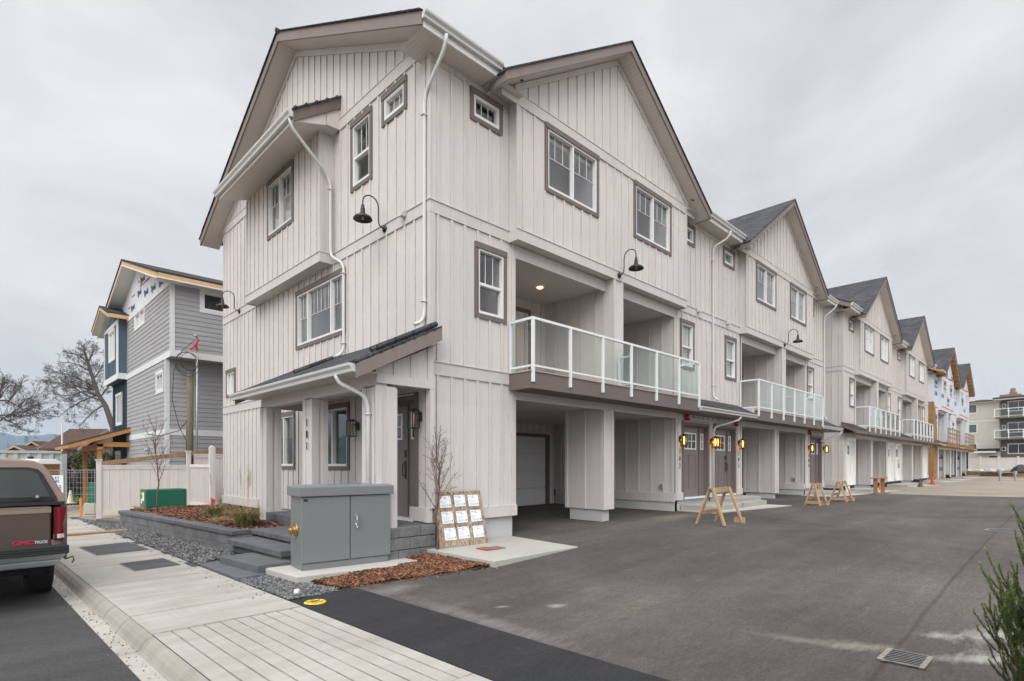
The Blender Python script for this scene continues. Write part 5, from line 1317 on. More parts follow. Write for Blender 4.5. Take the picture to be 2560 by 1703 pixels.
lantern((X0 - .03, 7.86, 2.42), (-1, 0, 0), False, 'unlit black lantern next to the brown porch door of the street end')
lx_ = X0 + 5.12
lantern((lx_ + 3.33, Y0 - .03, 2.3), (0, -1, 0), True, 'lit amber lantern directly above the number 102')
lantern((lx_ + 5.24, Y0 - .03, 2.3), (0, -1, 0), True, 'lit amber lantern on the post between the brown doors, on the 102 side')
lantern((lx_ + 5.42, Y0 - .03, 2.3), (0, -1, 0), True, 'lit amber lantern on the post between the brown doors, on the 103 side')
lantern((lx_ + 7.2, Y0 - .03, 2.3), (0, -1, 0), True, 'lit amber lantern directly above the number 103')
lantern((lx_ + 10.55 + 3.55, Y0 - .03, 2.3), (0, -1, 0), True, 'lit amber lantern on the carport post side of the last brown door, number 104')
lantern((lx_ + 10.55 + 5.47, Y0 - .03, 2.3), (0, -1, 0), True, 'lit amber lantern at the very end corner past the 104 door')
m = MB(); m.lathe([(0, 0), (.065, 0), (.065, .012), (.045, .014), (0, .006)], (0, 0, -.014), 16); o = m.build('recessed_light', [emit('warm_downlight', (1, .62, .28), 9)], loc=(9.39, 8.6, 5.695)); tag(o, 'small glowing recessed ceiling light in the first balcony recess', 'ceiling light')
ld = bpy.data.lights.new('recessed_lamp', 'SPOT'); ld.energy = 28; ld.color = (1, .68, .4); ld.spot_size = R(140); ld.spot_blend = 1; ld.shadow_soft_size = .06; lo = bpy.data.objects.new('recessed_lamp', ld); COL.objects.link(lo); lo.parent = o; lo.location = (0, 0, -.03)

def house_number(txt, pos, out, label, size=.17, pitch=.2):
    o, s = frame_axes(out); m = MB(); r = Vector((0, 0, 1)).cross(o)
    for k, ch in enumerate(txt): m.text(ch, size, (0, 0, -pitch * k), r, (0, 0, 1), depth=.006, squeeze=.52)
    tag(m.build('house_number', [BLACK], loc=pos), label, 'house number', 'black house numbers by the doors')
house_number('101', (4.45 - .032, 9.87, 2.36), (-1, 0, 0), 'black upright numerals 101 on the white porch post', .21, .215)
house_number('102', (lx_ + 3.33, Y0 - .034, 1.95), (0, -1, 0), 'black upright numerals 102 below a lit lantern', .21)
house_number('103', (lx_ + 7.2, Y0 - .034, 1.95), (0, -1, 0), 'black upright numerals 103 below a lit lantern', .21)
house_number('104', (lx_ + 14.1, Y0 - .034, 1.95), (0, -1, 0), 'black upright numerals 104 below a lit lantern', .21)
for x, lbl in ((lx_ + 3.68, 'red alarm horn above the 102 door'), (lx_ + 6.93, 'red alarm horn above the 103 door'), (lx_ + 14.1, 'red alarm horn above the 104 door')):
    m = MB(); m.box(-.07, .07, -.05, 0, -.08, .06); m.box(-.045, .045, -.085, -.05, -.03, .05); m.lathe([(0, -.14), (.06, -.14), (.06, -.07), (0, -.07)], (0.01, -.05, 0), 10)
    tag(m.build('alarm_horn', [M('alarm_red', (.33, .012, .02), .4, .05)], loc=(x, Y0 - .03, 2.97), bevel=.006), lbl, 'alarm horn', 'red alarm horns above the doors')
for dx, lbl in ((0, 'outdoor socket box low on the first carport side wall'), (10.55, 'outdoor socket box low on the second carport side wall')):
    t = thing('socket_box', lbl, 'socket', (lx_ + 3.13 - .005 + dx, 8.0, .98), 0, 'socket boxes in the carports'); m = MB(); m.box(-.012, 0, -.13, .13, -.13, .13); m.build('backing_plate', [TRIMW], t)
    m = MB(); m.tube([(-.01, 0, 0), (-.07, 0, 0)], .055, 12); m.box(-.05, -.01, -.05, .05, -.07, .07); m.build('cover', [GALV], t)

# ------------------------------------------------------------------ utility cabinet
CAB = M('cabinet_grey_paint', (.165, .179, .180), .42, .03, .8, spec=.45, fine=.02)
arz = math.atan2(7.38 - 7.53, 4.63 - 3.29)
m = MB(); q = [(3.08, 7.2), (4.96, 6.96), (5.05, 7.98), (3.02, 8.3)]; m.hexa([(x, y, -.1) for x, y in q] + [(x, y, .105) for x, y in q])
pad = m.build('cabinet_pad', [CONC], bevel=.012); tag(pad, 'thick pale concrete pad under the grey utility cabinet', 'concrete pad')
t = thing('utility_cabinet', 'large grey metal utility cabinet with two doors on a concrete pad', 'utility cabinet', (3.29, 7.53, .105), arz)
Wd, Dp, Hc = 1.36, .52, 1.17
m = MB(); m.box(.01, Wd - .03, .02, Dp, .0, Hc - .1); m.box(.03, Wd - .05, .004, .03, 0, .09); m.build('body', [CAB], t, bevel=.006)
m = MB(); m.box(-.035, Wd + .03, -.04, Dp + .04, Hc - .13, Hc); m.hexa([(-.035, -.04, Hc), (Wd + .03, -.04, Hc), (Wd + .03, Dp + .04, Hc), (-.035, Dp + .04, Hc), (.02, .06, Hc + .025), (Wd - .02, .06, Hc + .025), (Wd - .02, Dp - .06, Hc + .025), (.02, Dp - .06, Hc + .025)]); m.build('lid', [CAB], t, bevel=.008)
for k, (a, b) in enumerate(((.0, .70), (.714, Wd - .01))):
    m = MB(); m.box(a, b, -.012, .018, .10, Hc - .14); d = m.build('door', [CAB], t, bevel=.008)
    if k == 1:
        h = MB(); h.box(.77, .80, -.03, -.012, .60, .76); h.tube([(.785, -.03, .74), (.785, -.06, .73), (.785, -.065, .68), (.80, -.05, .58)], .014, 8); h.tube([(.785, -.03, .62), (.80, -.05, .56)], .012, 6); h.build('handle', [M('polished_steel', (.75, .75, .74), .15, .05, metal=1)], d)
    else:
        h = MB(); h.box(.03, .085, -.016, -.012, Hc - .2, Hc - .165); d2 = h.build('maker_plate', [BLACK], d)
m = MB(); BRASS = M('brass', (.42, .26, .10), .35, .2, 8, metal=.8)
def xl(prof, cx, cy, cz, n=18):
    b = len(m.v); k = len(prof)
    for i in range(n):
        a = 2 * math.pi * i / n
        for r, x in prof: m.v.append((cx - x, cy + r * math.cos(a), cz + r * math.sin(a)))
    for i in range(n):
        for j in range(k - 1): m.f.append((b + i * k + j, b + ((i + 1) % n) * k + j, b + ((i + 1) % n) * k + j + 1, b + i * k + j + 1)); m.m.append(0)
xl([(0, .0), (.085, .0), (.09, .012), (.085, .02), (.055, .022), (.05, .06), (.062, .065), (.062, .08), (.045, .085), (.035, .1), (.02, .1), (.02, .12), (0, .12)], .01, .24, .56)
for a in range(3): m.box(-.09, -.08, .24 + .06 * math.cos(a * 2.1) - .012, .24 + .06 * math.cos(a * 2.1) + .012, .56 + .06 * math.sin(a * 2.1) - .012, .56 + .06 * math.sin(a * 2.1) + .012)
m.tube([(-.06, .24, .50), (-.07, .25, .44), (-.05, .23, .40), (-.03, .22, .45)], .004, 5)
m.build('hose_inlet', [BRASS], t, smooth=False)

# notice board leaning on the wall
t = thing('notice_board', 'weathered OSB panel with nine white notices leaning on the corner wall', 'notice board', (5.53, 7.30, .205), R(-2.5))
lean = Vector((0.03, .27, .935)).normalized(); ux = Vector((1, 0, 0)); nn = ux.cross(lean).normalized(); H_, W_ = .96, 1.03
m = MB(); q = [ux * 0, ux * W_, ux * W_ + lean * H_ , lean * H_]
m.hexa([p for p in q] + [p - nn * -.016 * -1 for p in q]); m.build('board', [OSB], t)
PAPER = M('notice_paper', (.74, .75, .77), .6, .05, 3); INKB = M('notice_ink_blue', (.12, .2, .45), .7); INK = M('notice_ink_grey', (.33, .34, .37), .7); INKD = M('notice_ink_dark', (.05, .06, .07), .7); INKO = M('notice_ink_orange', (.65, .4, .1), .7)
for r in range(3):
    for c in range(3):
        m = MB(); w, h = .235, .205
        ox = .115 + .305 * c + rnd.uniform(-.01, .01); oz = .115 + .285 * r + rnd.uniform(-.008, .008)
        def pp(x, z, d): return ux * (ox + x) + lean * (oz + z) + nn * d
        def rect(x0, x1, z0, z1, d, mi): m.face([pp(x0, z0, d), pp(x1, z0, d), pp(x1, z1, d), pp(x0, z1, d)], mi)
        rect(0, w, 0, h, .004, 0)
        rect(.02, .07, h - .028, h - .018, .0052, 1); rect(.085, .14, h - .028, h - .018, .0052, 1); rect(.195, .22, h - .03, h - .015, .0052, 2)
        rect(.09, .13, h - .055, h - .045, .0052, 1); rect(.13, .155, h - .055, h - .045, .0052, 4)
        for k in range(3): rect(.02, .02 + .11 * rnd.uniform(.5, 1.4), .105 - .018 * k, .109 - .018 * k, .0052, 2)
        for k in range(3): rect(.02, .19, .045 - .012 * k, .049 - .012 * k, .0052, 2)
        rect(.2, .218, .025, .052, .0052, 3)
        m.build('notice', [PAPER, INKB, INK, INKD, INKO], t)
t = thing('drain_lid', 'small drain lid edged in red paint on the corner slab', 'drain lid', (6.15, 6.72, .208), R(-6))
m = MB(); m.box(-.19, .21, -.12, .12, 0, .006); m.build('lid', [M('lid_mat', (.17, .13, .115), .9, .2, 10)], t); m = MB(); RP = M('red_marking_paint', (.42, .06, .06), .7, .3, 12)
m.box(-.215, -.17, -.15, .13, .0, .01); m.box(-.2, .05, -.155, -.12, .0, .01); m.box(-.2, .02, .115, .15, .0, .01); m.build('red_edge', [RP], t)

# ------------------------------------------------------------------ sawhorses, trestle, cones, stand
def sawhorse(name, label, A, Bp, splay, h, zg, lower=True, green=False, group='wooden sawhorses across the lane'):
    """A, Bp: ground points under the two beam ends; splay: half leg spread"""
    A, Bp = Vector((*A, zg)), Vector((*Bp, zg)); u = (Bp - A); Ln = u.length; u.normalize(); rz = math.atan2(u.y, u.x)
    t = thing(name, label, 'sawhorse', A, rz, group)
    m = MB(); m.box(-.09, Ln + .09, -.019, .019, h - .1, h); be = m.build('beam', [LUMBER], t)
    if green:
        g = MB(); g.box(-.092, -.005, -.022, .022, h - .09, h - .02); g.build('painted_end', [M('green_paint_mark', (.03, .16, .05), .7)], be)
    for x, e in ((0, -1), (Ln, 1)):
        for s in (-1, 1):
            l = MB(); l.tube([(x, s * .03, h + .0), (x + e * .06, s * splay, 0)], 0, flat=(.019, .04)); l.build('leg', [LUMBER], t)
    if lower:
        m = MB(); m.box(-.03, Ln + .03, splay * .62 - .02, splay * .62 + .02, h * .28, h * .28 + .08); m.build('brace', [LUMBD], t)
        for s in (-1, 1):
            if s < 0 and green: continue
            m = MB(); m.box(-.1, -.06, -splay * .9, splay * .9, .06, .14) if s < 0 else m.box(Ln + .05, Ln + .09, -splay - .05, -splay + .2, -.0, .13); m.build('brace', [LUMBER], t)
    return t
sawhorse('sawhorse', 'raw wood sawhorse with a green painted beam end, before the 102 door', (11.49, 5.46), (12.24, 5.44), .32, .80, gz(11.8), green=True)
sawhorse('sawhorse', 'smaller raw wood sawhorse before the 104 door, middle one of three', (18.55, 5.54), (18.95, 5.5), .22, .68, gz(18.8))
sawhorse('sawhorse', 'raw wood sawhorse with a board on its feet beside the unpainted white door', (21.05, 5.5), (21.6, 5.48), .26, .70, gz(21))
t = thing('trestle', 'weathered plywood trestle with two plank legs at the end of the asphalt', 'trestle', (28.2, 5.8, gz(28.2)), R(-5))
m = MB(); m.box(-.6, .6, -.14, .14, .64, .69); m.build('top_board', [LUMBD], t)
for x in (-.48, .42):
    m = MB(); m.box(x - .02, x + .02, -.08, .07, .02, .64); m.box(x - .34, x + .34, -.2, -.14, .0, .04); m.build('leg', [LUMBD], t)
def cone(label, pos, h, c, rz=0):
    t = thing('traffic_cone', label, 'traffic cone', pos, rz); r = h * .24
    m = MB(); m.box(-r * 1.5, r * 1.5, -r * 1.5, r * 1.5, 0, .03); m.build('base', [c], t, bevel=.01)
    m = MB(); m.lathe([(r, .03), (r * .9, .06), (r * .25, h), (r * .15, h), (0, h * .98)], n=16); m.build('body', [c], t, smooth=True)
cone('dirty dark maroon traffic cone on the concrete apron', (37.6, 5.8, gz(37.6) + .02), .46, M('cone_maroon', (.12, .05, .045), .7, .2)); cone('red traffic cone beyond the maroon cone', (42.2, 5.9, gz(42)), .5, M('cone_red', (.40, .05, .03), .6, .1)); oc = W(2203, HOR, 26.5); cone('bright orange traffic cone showing behind the plywood trestle', (oc.x, oc.y, gz(30)), .55, M('cone_orange', (.85, .13, .02), .5, .05))
c = W(184, HOR, 23.6); c2 = W(176, HOR, 23.8)
cone('off white traffic cone behind the wire fence', (c2.x, c2.y, -.09), .56, M('cone_white', (.62, .57, .42), .7, .1))
c = W(2519, HOR, 40); t = thing('steel_stand', 'grey steel frame stand on the gravel lot', 'steel stand', (c.x, c.y, gz(c.x)), math.atan2(RGT.y, RGT.x))
for s in (-.55, .55):
    m = MB(); m.box(s - .05, s + .05, -.05, .05, 0, .68); m.box(s - .09, s + .09, -.07, .07, .5, .72); m.build('leg', [GALV], t)
m = MB(); m.box(-.5, .5, -.02, .02, .02, .07); m.box(-.5, .5, -.02, .02, .18, .22); m.box(-.6, .6, -.03, .03, .6, .64); m.build('crossbar', [GALV], t)

# ------------------------------------------------------------------ things in the ground
IRON = M('cast_iron', (.21, .205, .20), .6, .25, 14, metal=.3); IRONP = M('worn_iron_rim', (.24, .21, .18), .8, .25, 14)
t = thing('storm_drain', 'cast iron storm drain grate with slanting slots beside the shrub', 'drain grate', (5.13, .885, gz(5.13) + .005), R(-1))
w, h = .175, .15
m = MB(); m.box(-w, w, -h, h, -.02, .001); m.build('pit_shade', [MATTE], t)  # flat black plate on the asphalt, painted shade for the depth under the slots
m = MB(); m.box(-w, w, -h, -h + .035, -.02, .007); m.box(-w, w, h - .035, h, -.02, .007); m.build('rim', [IRONP], t)
m = MB(); m.box(-w, -w + .012, -h + .035, h - .035, -.02, .0065); m.box(w - .012, w, -h + .035, h - .035, -.02, .0065)
nb = 7
for k in range(nb):
    x = -w + .035 + (2 * w - .05) * k / nb
    pts = [(x - .055 * (j / 8) ** 2.2 * (1 - k / nb), -h + .036 + (2 * h - .072) * j / 8, .0042) for j in range(9)]
    m.tube(pts, 0, flat=(.0068, .0018))
m.build('bar', [IRON], t)
for nm, q, lbl in (('vault_lid', [(1.49, 13.31), (1.58, 11.95), (2.38, 12.05), (2.29, 13.5)], 'larger dark slate vault lid set in the pavement'), ('vault_lid', [(1.70, 10.66), (1.75, 9.78), (2.37, 9.86), (2.32, 10.76)], 'smaller scuffed vault lid with a pale rim in the pavement, nearer the steps')):
    cx, cy = sum(p[0] for p in q) / 4, sum(p[1] for p in q) / 4
    t = thing(nm, lbl, 'vault lid', (cx, cy, .005), 0, 'vault lids in the pavement'); m = MB(); z = lambda x: .0 + .006 * (x > 0)
    r = [((x - cx) * 1.04, (y - cy) * 1.03) for x, y in q]
    m.hexa([(x, y, -.02) for x, y in r] + [(x, y, .006) for x, y in r]); m.build('rim', [KERBM if 'smaller' in lbl else IRON], t)
    m = MB(); m.hexa([(x * .95, y * .96, -.02) for x, y in r] + [(x * .95, y * .96, .011) for x, y in r]); m.build('lid', [asphalt('vault_lid_slate', (.068, .071, .076), worn=.2, dusty=.6)], t)
t = thing('valve_lid', 'yellow painted round valve lid in the fresh black asphalt', 'valve lid', (2.83, 6.1, .012), R(20)); m = MB(); m.lathe([(0, .008), (.115, .008), (.125, 0)], n=20); m.build('lid', [M('yellow_lid_paint', (.62, .42, .05), .7, .2, 14)], t)
m = MB()
for k in range(5): m.box(-.06 + .025 * k, -.045 + .025 * k, -.02 + .01 * (k % 2), .025, .009, .011)
m.box(-.05, .06, -.06, -.05, .009, .011); m.box(-.06, .05, .05, .06, .009, .011)
for k in range(7): a = k * .9 + .3; m.box(.095 * math.cos(a) - .008, .095 * math.cos(a) + .008, .095 * math.sin(a) - .008, .095 * math.sin(a) + .008, .009, .011)
m.build('cast_mark', [BLACK], t)
t = thing('round_manhole', 'flat dark manhole cover beside the asphalt seam', 'manhole cover', (14.3, .84, gz(14.3) + .004)); m = MB(); m.lathe([(0, .006), (.27, .006), (.28, 0)], n=24); m.build('cover', [M('manhole_iron', (.06, .06, .06), .7, .3, 12)], t); m = MB(); m.lathe([(.28, .003), (.33, .004), (.34, 0)], n=24); m.build('rim', [IRON], t)
m = MB(); m.lathe([(0, .045), (.03, .045), (.034, .02), (.034, -.02)], n=12); tag(m.build('pipe_cap', [WHITE], loc=(2.82, 6.58, .035)), 'little white pipe cap lying on the gravel near the grey cabinet', 'pipe cap')
m = MB(); m.box(-.75, .9, -.22, .12, 0, .035); tag(m.build('form_board', [LUMBD], loc=(1.75, 15.8, .012)), 'weathered plank laid across the pavement beyond the vault lids', 'plank').rotation_euler = (0, 0, R(3))

# ------------------------------------------------------------------ fence, gate, transformers, pole
board_fence('board_fence', 'pale board fence with a capped post behind the green transformer', (2.82, 21.0), (5.3, 21.0), .0, 1.58, [(0, 1.76), (2.46, 2.06)], FEN, boards=.27)
board_fence('board_fence', 'taller pale board fence behind the picket gate', (5.45, 21.02), (9.0, 21.02), .1, 1.96, [], FEN, boards=.27)
t = thing('picket_gate', 'white picket gate between two posts by the house corner', 'gate', (5.3, 20.9, 0), R(-90))
m = MB(); k = .14
while k < 2.2: m.box(k, k + .055, -.01, .012, .35, 1.5); k += .128
m.build('picket', [FEN], t)['kind'] = 'thing'
m = MB(); m.box(.06, 2.28, -.03, .03, 1.5, 1.6); m.box(.06, 2.28, -.025, .025, .18, .36); build_each(m, 'rail', [FEN], t)
m = MB(); m.box(2.28, 2.43, -.07, .08, 0, 2.14); m.lathe([(.06, 2.14), (.05, 2.17), (0, 2.18)], (2.355, 0, 0), 8); m.build('post', [FEN], t)
GREEN = M('transformer_green', (.012, .115, .07), .5, .04, 1, spec=.4); GREEND = M('transformer_green_worn', (.09, .15, .10), .7, .15, 3)
def transformer(label, pos, w, d, h, rz, base=False):
    t = thing('green_transformer', label, 'transformer box', pos, rz)
    m = MB(); m.box(0, w, 0, d, .0, h); m.build('body', [GREEN], t, bevel=.015)
    m = MB(); m.box(-.012, 0, .03, d - .03, .02, h - .03); s = m.build('side_panel', [GREEND], t)
    m = MB(); m.box(-.018, -.012, d * .25, d * .5, h * .4, h * .85); m.box(-.018, -.012, d * .6, d * .75, h * .25, h * .5); m.build('label_sticker', [PAPER], s)
    m = MB(); m.box(-.018, -.012, d * .62, d * .8, h * .72, h * .84); m.build('warning_sticker', [M('yellow_sticker', (.6, .4, .05), .6)], s)
    m = MB(); m.box(.005, w - .005, -.012, 0, .03, h - .04); m.build('door', [GREEN], t, bevel=.004)
    if base: m = MB(); m.box(-.12, w + .1, -.1, d + .1, -.38, .0); m.build('plinth', [CONC], t, bevel=.02)
transformer('low wide green transformer box in the bark bed before the fence', (3.42, 17.72, .38), 1.0, .62, .52, R(2))
c = W(221, HOR, 19.3); transformer('upright green transformer box on a concrete plinth behind the wire fence', (c.x, c.y, .23), 1.0, .75, .72, R(-20), True)
c = W(204, HOR, 17.8); m = MB(); m.tube([(0, 0, -.2), (-.03, 0, .55)], 0, flat=(.05, .03)); tag(m.build('survey_stake', [M('orange_stake_paint', (.75, .27, .03), .7, .1)], loc=(c.x, c.y, -.06)), 'orange painted timber stake at the wire fence', 'stake')
# wire fence panel with its sign
a = W(60, HOR, 16.2); b = Vector((2.74, 21.0, 0)); u = Vector((b.x - a.x, b.y - a.y, 0)); Ln = u.length; rz = math.atan2(u.y, u.x)
t = thing('wire_fence', 'grey temporary wire mesh fence panel running to the pale fence post', 'wire fence', (a.x, a.y, -.04), rz)
m = MB()
for z in (.04, .72, 1.46): m.tube([(0, 0, z), (Ln, 0, z)], .014 if z != .72 else .009, 6)
for x in (0.02, Ln * .55, Ln - .02): m.tube([(x, 0, 0), (x, 0, 1.46)], .014, 6)
m.build('frame', [M('dull_galvanised', (.20, .21, .22), .6, .15, 6)], t)
m = MB(); x = .1
while x < Ln: m.box(x - .0022, x + .0022, -.002, .002, .05, 1.45); x += .09
for k in range(9): m.box(0, Ln, -.0022, .0022, .15 + .155 * k, .1544 + .155 * k)
m.build('wire_mesh', [GALV], t)
sx0 = Ln * .42
s = thing('fence_sign', 'white sign with blue lettering wired to the mesh fence by the truck', 'sign', (a.x + u.x / Ln * sx0, a.y + u.y / Ln * sx0, 1.0), rz)
m = MB(); m.box(-.3, .22, -.035, -.025, -.27, .27); m.build('panel', [WHITE], s, bevel=.004)
m = MB(); m.text('VALLEY', .105, (-.05, -.037, .19), (1, 0, 0), (0, 0, 1), depth=.001, bold=.002); m.text('RUMS', .115, (-.03, -.037, .09), (1, 0, 0), (0, 0, 1), depth=.001, bold=.003); m.build('lettering', [M('sign_blue', (.03, .14, .33), .6)], s)
m = MB()
for k in range(4):
    for j in range(6): m.box(-.26 + .075 * j, -.21 + .075 * j, -.038, -.035, -.06 - .055 * k, -.03 - .055 * k)
m.build('small_print', [INKD], s)
t = thing('utility_pole', 'short wooden service pole with a grey conduit and coiled cable', 'utility pole', (5.42, 21.5, 0))
m = MB(); m.tube([(0, 0, -.2), (.03, 0, 4.8)], .14, 12, rs=[.135, .105]); m.build('pole', [M('pole_wood', (.145, .125, .085), .9, .3, 3, (4, 4, .6), fine=.15)], t, smooth=True)
m = MB(); m.tube([(.22, -.05, .2), (.24, -.05, 6.0)], .034, 10); m.tube([(.24, -.05, 6.0), (.22, -.06, 6.1), (.12, -.1, 6.08)], .04, 8); m.build('conduit', [GALV], t, smooth=True)
m = MB()
for r_, oz, ox in ((.34, 5.1, -.12), (.28, 5.15, -.02), (.38, 5.05, -.08)): m.tube([(ox + r_ * math.cos(q / 16 * 6.283), -.15 + .02 * math.sin(q), oz + r_ * 1.1 * math.sin(q / 16 * 6.283)) for q in range(17)], .010, 5)
m.tube([(.12, -.12, 5.9), (-.25, -.15, 5.5), (-.5, -.15, 4.8), (-.55, -.15, 3.8), (-.35, -.16, 2.9), (-.12, -.17, 2.4), (-.14, -.17, 1.5)], .011, 5); m.tube([(-.1, -.17, 3.1), (-.35, -.2, 2.75), (-.9, -.2, 2.55), (-1.3, -.2, 2.6)], .014, 5); m.build('cable', [BLACK], t, smooth=True)
m = MB(); m.tube([(.26, -.08, 5.98), (.18, -.1, 5.78), (.22, -.1, 5.6)], .04, 6); m.tube([(.18, -.1, 5.78), (.05, -.12, 5.6), (.0, -.12, 5.58)], .03, 6); m.build('red_wrap', [M('red_tape_wrap', (.5, .015, .03), .5)], t)
m = MB(); m.tube([(0, 0, 0), (3.6, .1, .5)], 0, flat=(.035, .07)); tag(m.build('brace_plank', [LUMBD], loc=(2.9, 21.35, 1.62)), 'long weathered timber sloping up behind the pale board fence', 'timber')
m = MB(); m.tube([(0, 0, 0), (0.02, 0, .42)], .006, 5); fl = m.build('marker_flag', [GALV], loc=(4.0, 14.1, .4)); tag(fl, 'tiny red marker flag on a wire in the bark bed', 'flag'); m = MB(); m.face([(0, 0, .42), (.1, -.02, .36), (.08, -.02, .26), (.01, 0, .22)]); m.build('red_cloth', [PRED], fl)

# ------------------------------------------------------------------ pickup truck with a canopy, rear toward the camera
tx, ty = .85, 8.55
trz = R(1.9)
TR = thing('pickup_truck', 'old brown pickup truck with a tan canopy parked at the kerb', 'pickup truck', (-.10, ty, -.13), trz)
BRP = M('truck_brown_paint', (.078, .053, .044), .32, .12, 2, spec=.5, fine=.06); TANP = M('truck_tan_paint', (.23, .17, .138), .4, .06, 2, spec=.4); CHR = M('bumper_chrome', (.42, .47, .48), .3, .15, 3, metal=.5); RUB = M('black_rubber', (.025, .025, .026), .7, .2, 6); TGL = pane_mat('truck_glass', (.045, .052, .052), .22, .4); TGL.node_tree.nodes['Principled BSDF'].inputs['Specular IOR Level'].default_value = .22
def arc(cy, r, a0, a1, n=10): return [(cy + r * math.cos(R(a0 + (a1 - a0) * k / n)), .40 + r * math.sin(R(a0 + (a1 - a0) * k / n))) for k in range(n + 1)]
side = [(.12, .62), (.10, 1.0), (.13, 1.235), (2.3, 1.235)] + [(2.35, 1.2), (4.0, 1.16), (5.15, 1.05), (5.25, .85), (5.2, .5), (4.95, .45)] + [p for p in arc(4.45, .47, 10, 170)] + [(3.9, .42), (1.75, .42)] + [p for p in arc(1.27, .47, 10, 170)] + [(.6, .5)]
m = MB()
for s in (-1, 1):
    m.prism([(s * .90, y, z) for y, z in side], (s * .055, 0, 0))
m.box(-.9, .9, .14, 2.3, .55, .7); m.box(-.9, .9, 2.3, 5.15, .5, 1.1); m.box(-.9, .9, .5, .9, .55, 1.2)
m.build('body', [BRP], TR, bevel=.03)
m = MB(); m.box(-.82, .80, .085, .16, .70, 1.225); tg = m.build('tailgate', [BRP], TR, bevel=.02)
m = MB(); m.box(-.82, .80, .079, .086, 1.145, 1.20); m.box(-.82, .80, .0785, .085, 1.205, 1.215); m.box(-.82, .80, .079, .086, .72, .735); m.build('tan_stripe', [TANP], tg)
m = MB(); m.text('GMC', .068, (.545, .082, .80), (1, 0, 0), (0, 0, 1), depth=.004, bold=.002, squeeze=1.25); m.build('badge_red', [M('badge_red', (.45, .03, .06), .4)], tg)
m = MB(); m.text('TRUCK', .046, (.708, .082, .796), (1, 0, 0), (0, 0, 1), depth=.004, bold=.001, squeeze=.82); m.build('badge_silver', [M('badge_silver', (.6, .6, .6), .3)], tg)
m = MB()
for s in (-1, 1): m.box(s * .955 - .012, s * .955 + .012, .2, 5.0, .55, .72); m.box(s * .955 - .014, s * .955 + .014, .2, 5.0, 1.06, 1.12)
m.build('tan_side_band', [TANP], TR)
for s in (-1, 1):
    m = MB(); q = [(s * .825, .075), (s * .885, .08), (s * .945, .12), (s * .962, .19)]
    def lampq(z0, z1, mi, dz=0):
        for (x0, y0), (x1, y1) in zip(q, q[1:]): m.hexa([(x0, y0, z0), (x1, y1, z0), (x1, y1 + .04, z0), (x0, y0 + .04, z0), (x0, y0, z1), (x1, y1, z1), (x1, y1 + .04, z1), (x0, y0 + .04, z1)], mi)
    lampq(.905, 1.21, 0); lampq(.83, .882, 1)
    m.face([(s * .825, .074, 1.21), (s * .855, .076, 1.21), (s * .855, .076, .83), (s * .825, .074, .83)], 2); lampq(.882, .905, 2); lampq(.812, .83, 2)
    m.build('tail_light', [M('tail_light_red', (.18, .005, .013), .18, .05, spec=.8), M('reverse_lens', (.6, .55, .52), .2), M('tail_light_dark_red', (.10, .004, .012), .25)], TR)
    m = MB(); m.hexa([(s * .80, .1, .62), (s * .95, .14, .62), (s * .95, .3, .62), (s * .8, .3, .62), (s * .80, .095, .812), (s * .955, .14, .812), (s * .955, .3, .812), (s * .8, .3, .812)]); m.build('corner_panel', [TANP], TR, bevel=.01)
m = MB(); bp = [(-.95, .0), (.93, .0), (.965, .05), (.965, .32)]
m.hexa([(-.97, .02, .58), (.9, .02, .58), (.9, .2, .58), (-.97, .2, .58), (-.97, -.05, .69), (.95, -.05, .69), (.95, .3, .69), (-.97, .3, .69)]); m.hexa([(-.93, .06, .50), (.82, .06, .50), (.8, .2, .5), (-.93, .2, .5), (-.97, .02, .58), (.9, .02, .58), (.9, .2, .58), (-.97, .2, .58)])
bo = m.build('rear_bumper', [CHR], TR, bevel=.02)
m = MB()
for k in range(4): m.box(-.97, .955, -.058 + .004 * (k % 2), .28, .655 + .024 * k, .675 + .024 * k)
m.box(-.96, .945, -.05, .27, .65, .75); m.build('step_pad', [RUB], bo, bevel=.004)
m = MB(); m.tube([(.93, .05, .57), (1.0, .03, .6), (1.01, .03, .55), (.99, .03, .52)], .01, 6); m.build('wire_hook', [M('rusty_wire', (.12, .07, .04), .9)], bo)
# canopy over the bed
def loft(sections, mats, name, parent, smooth=True, caps=True, bevel=0):
    m = MB(); k = len(sections[0])
    for A, B in zip(sections, sections[1:]):
        for i in range(k): j = (i + 1) % k; m.face([A[i], A[j], B[j], B[i]])
    if caps: m.face(sections[0]); m.face(list(reversed(sections[-1])))
    return m.build(name, mats, parent, merge=True, bevel=bevel)
def can_sec(y, sc=1.0, top=1.80, bot=1.235):
    half = [(.955, bot), (.945, bot + .08), (.80, bot + .40), (.745, bot + .485), (.66, top - .025), (.35, top)]
    return [(x * 1, y + (top - z) * 0, z) for x, z in half] + [(-x, y, z) for x, z in reversed(half)]
def slant(sec, y0, rake): return [(x, y0 + rake * (z - 1.235), z) for x, y, z in sec]
loft([slant(can_sec(0), .13, .16), [(x, .2 + .16 * (z - 1.235), z) for x, y, z in can_sec(0)], can_sec(1.2, top=1.82), can_sec(2.28, top=1.80)], [TANP], 'canopy', TR, bevel=0.02)
rk = lambda z, d=0: .13 + .16 * (z - 1.235) - d
def rear_panel(name, half, d, mat, parent):
    m = MB(); pts = [(x, rk(z, d), z) for x, z in half] + [(-x, rk(z, d), z) for x, z in reversed(half)]
    m.prism(pts, (0, .02, 0)); return m.build(name, [mat], parent)
rw = rear_panel('rear_window', [(.875, 1.245), (.86, 1.32), (.735, 1.61), (.69, 1.67), (.60, 1.695)], .012, RUB, TR)
rear_panel('pane', [(.80, 1.335), (.79, 1.36), (.69, 1.60), (.65, 1.645), (.58, 1.665)], .02, TGL, rw)
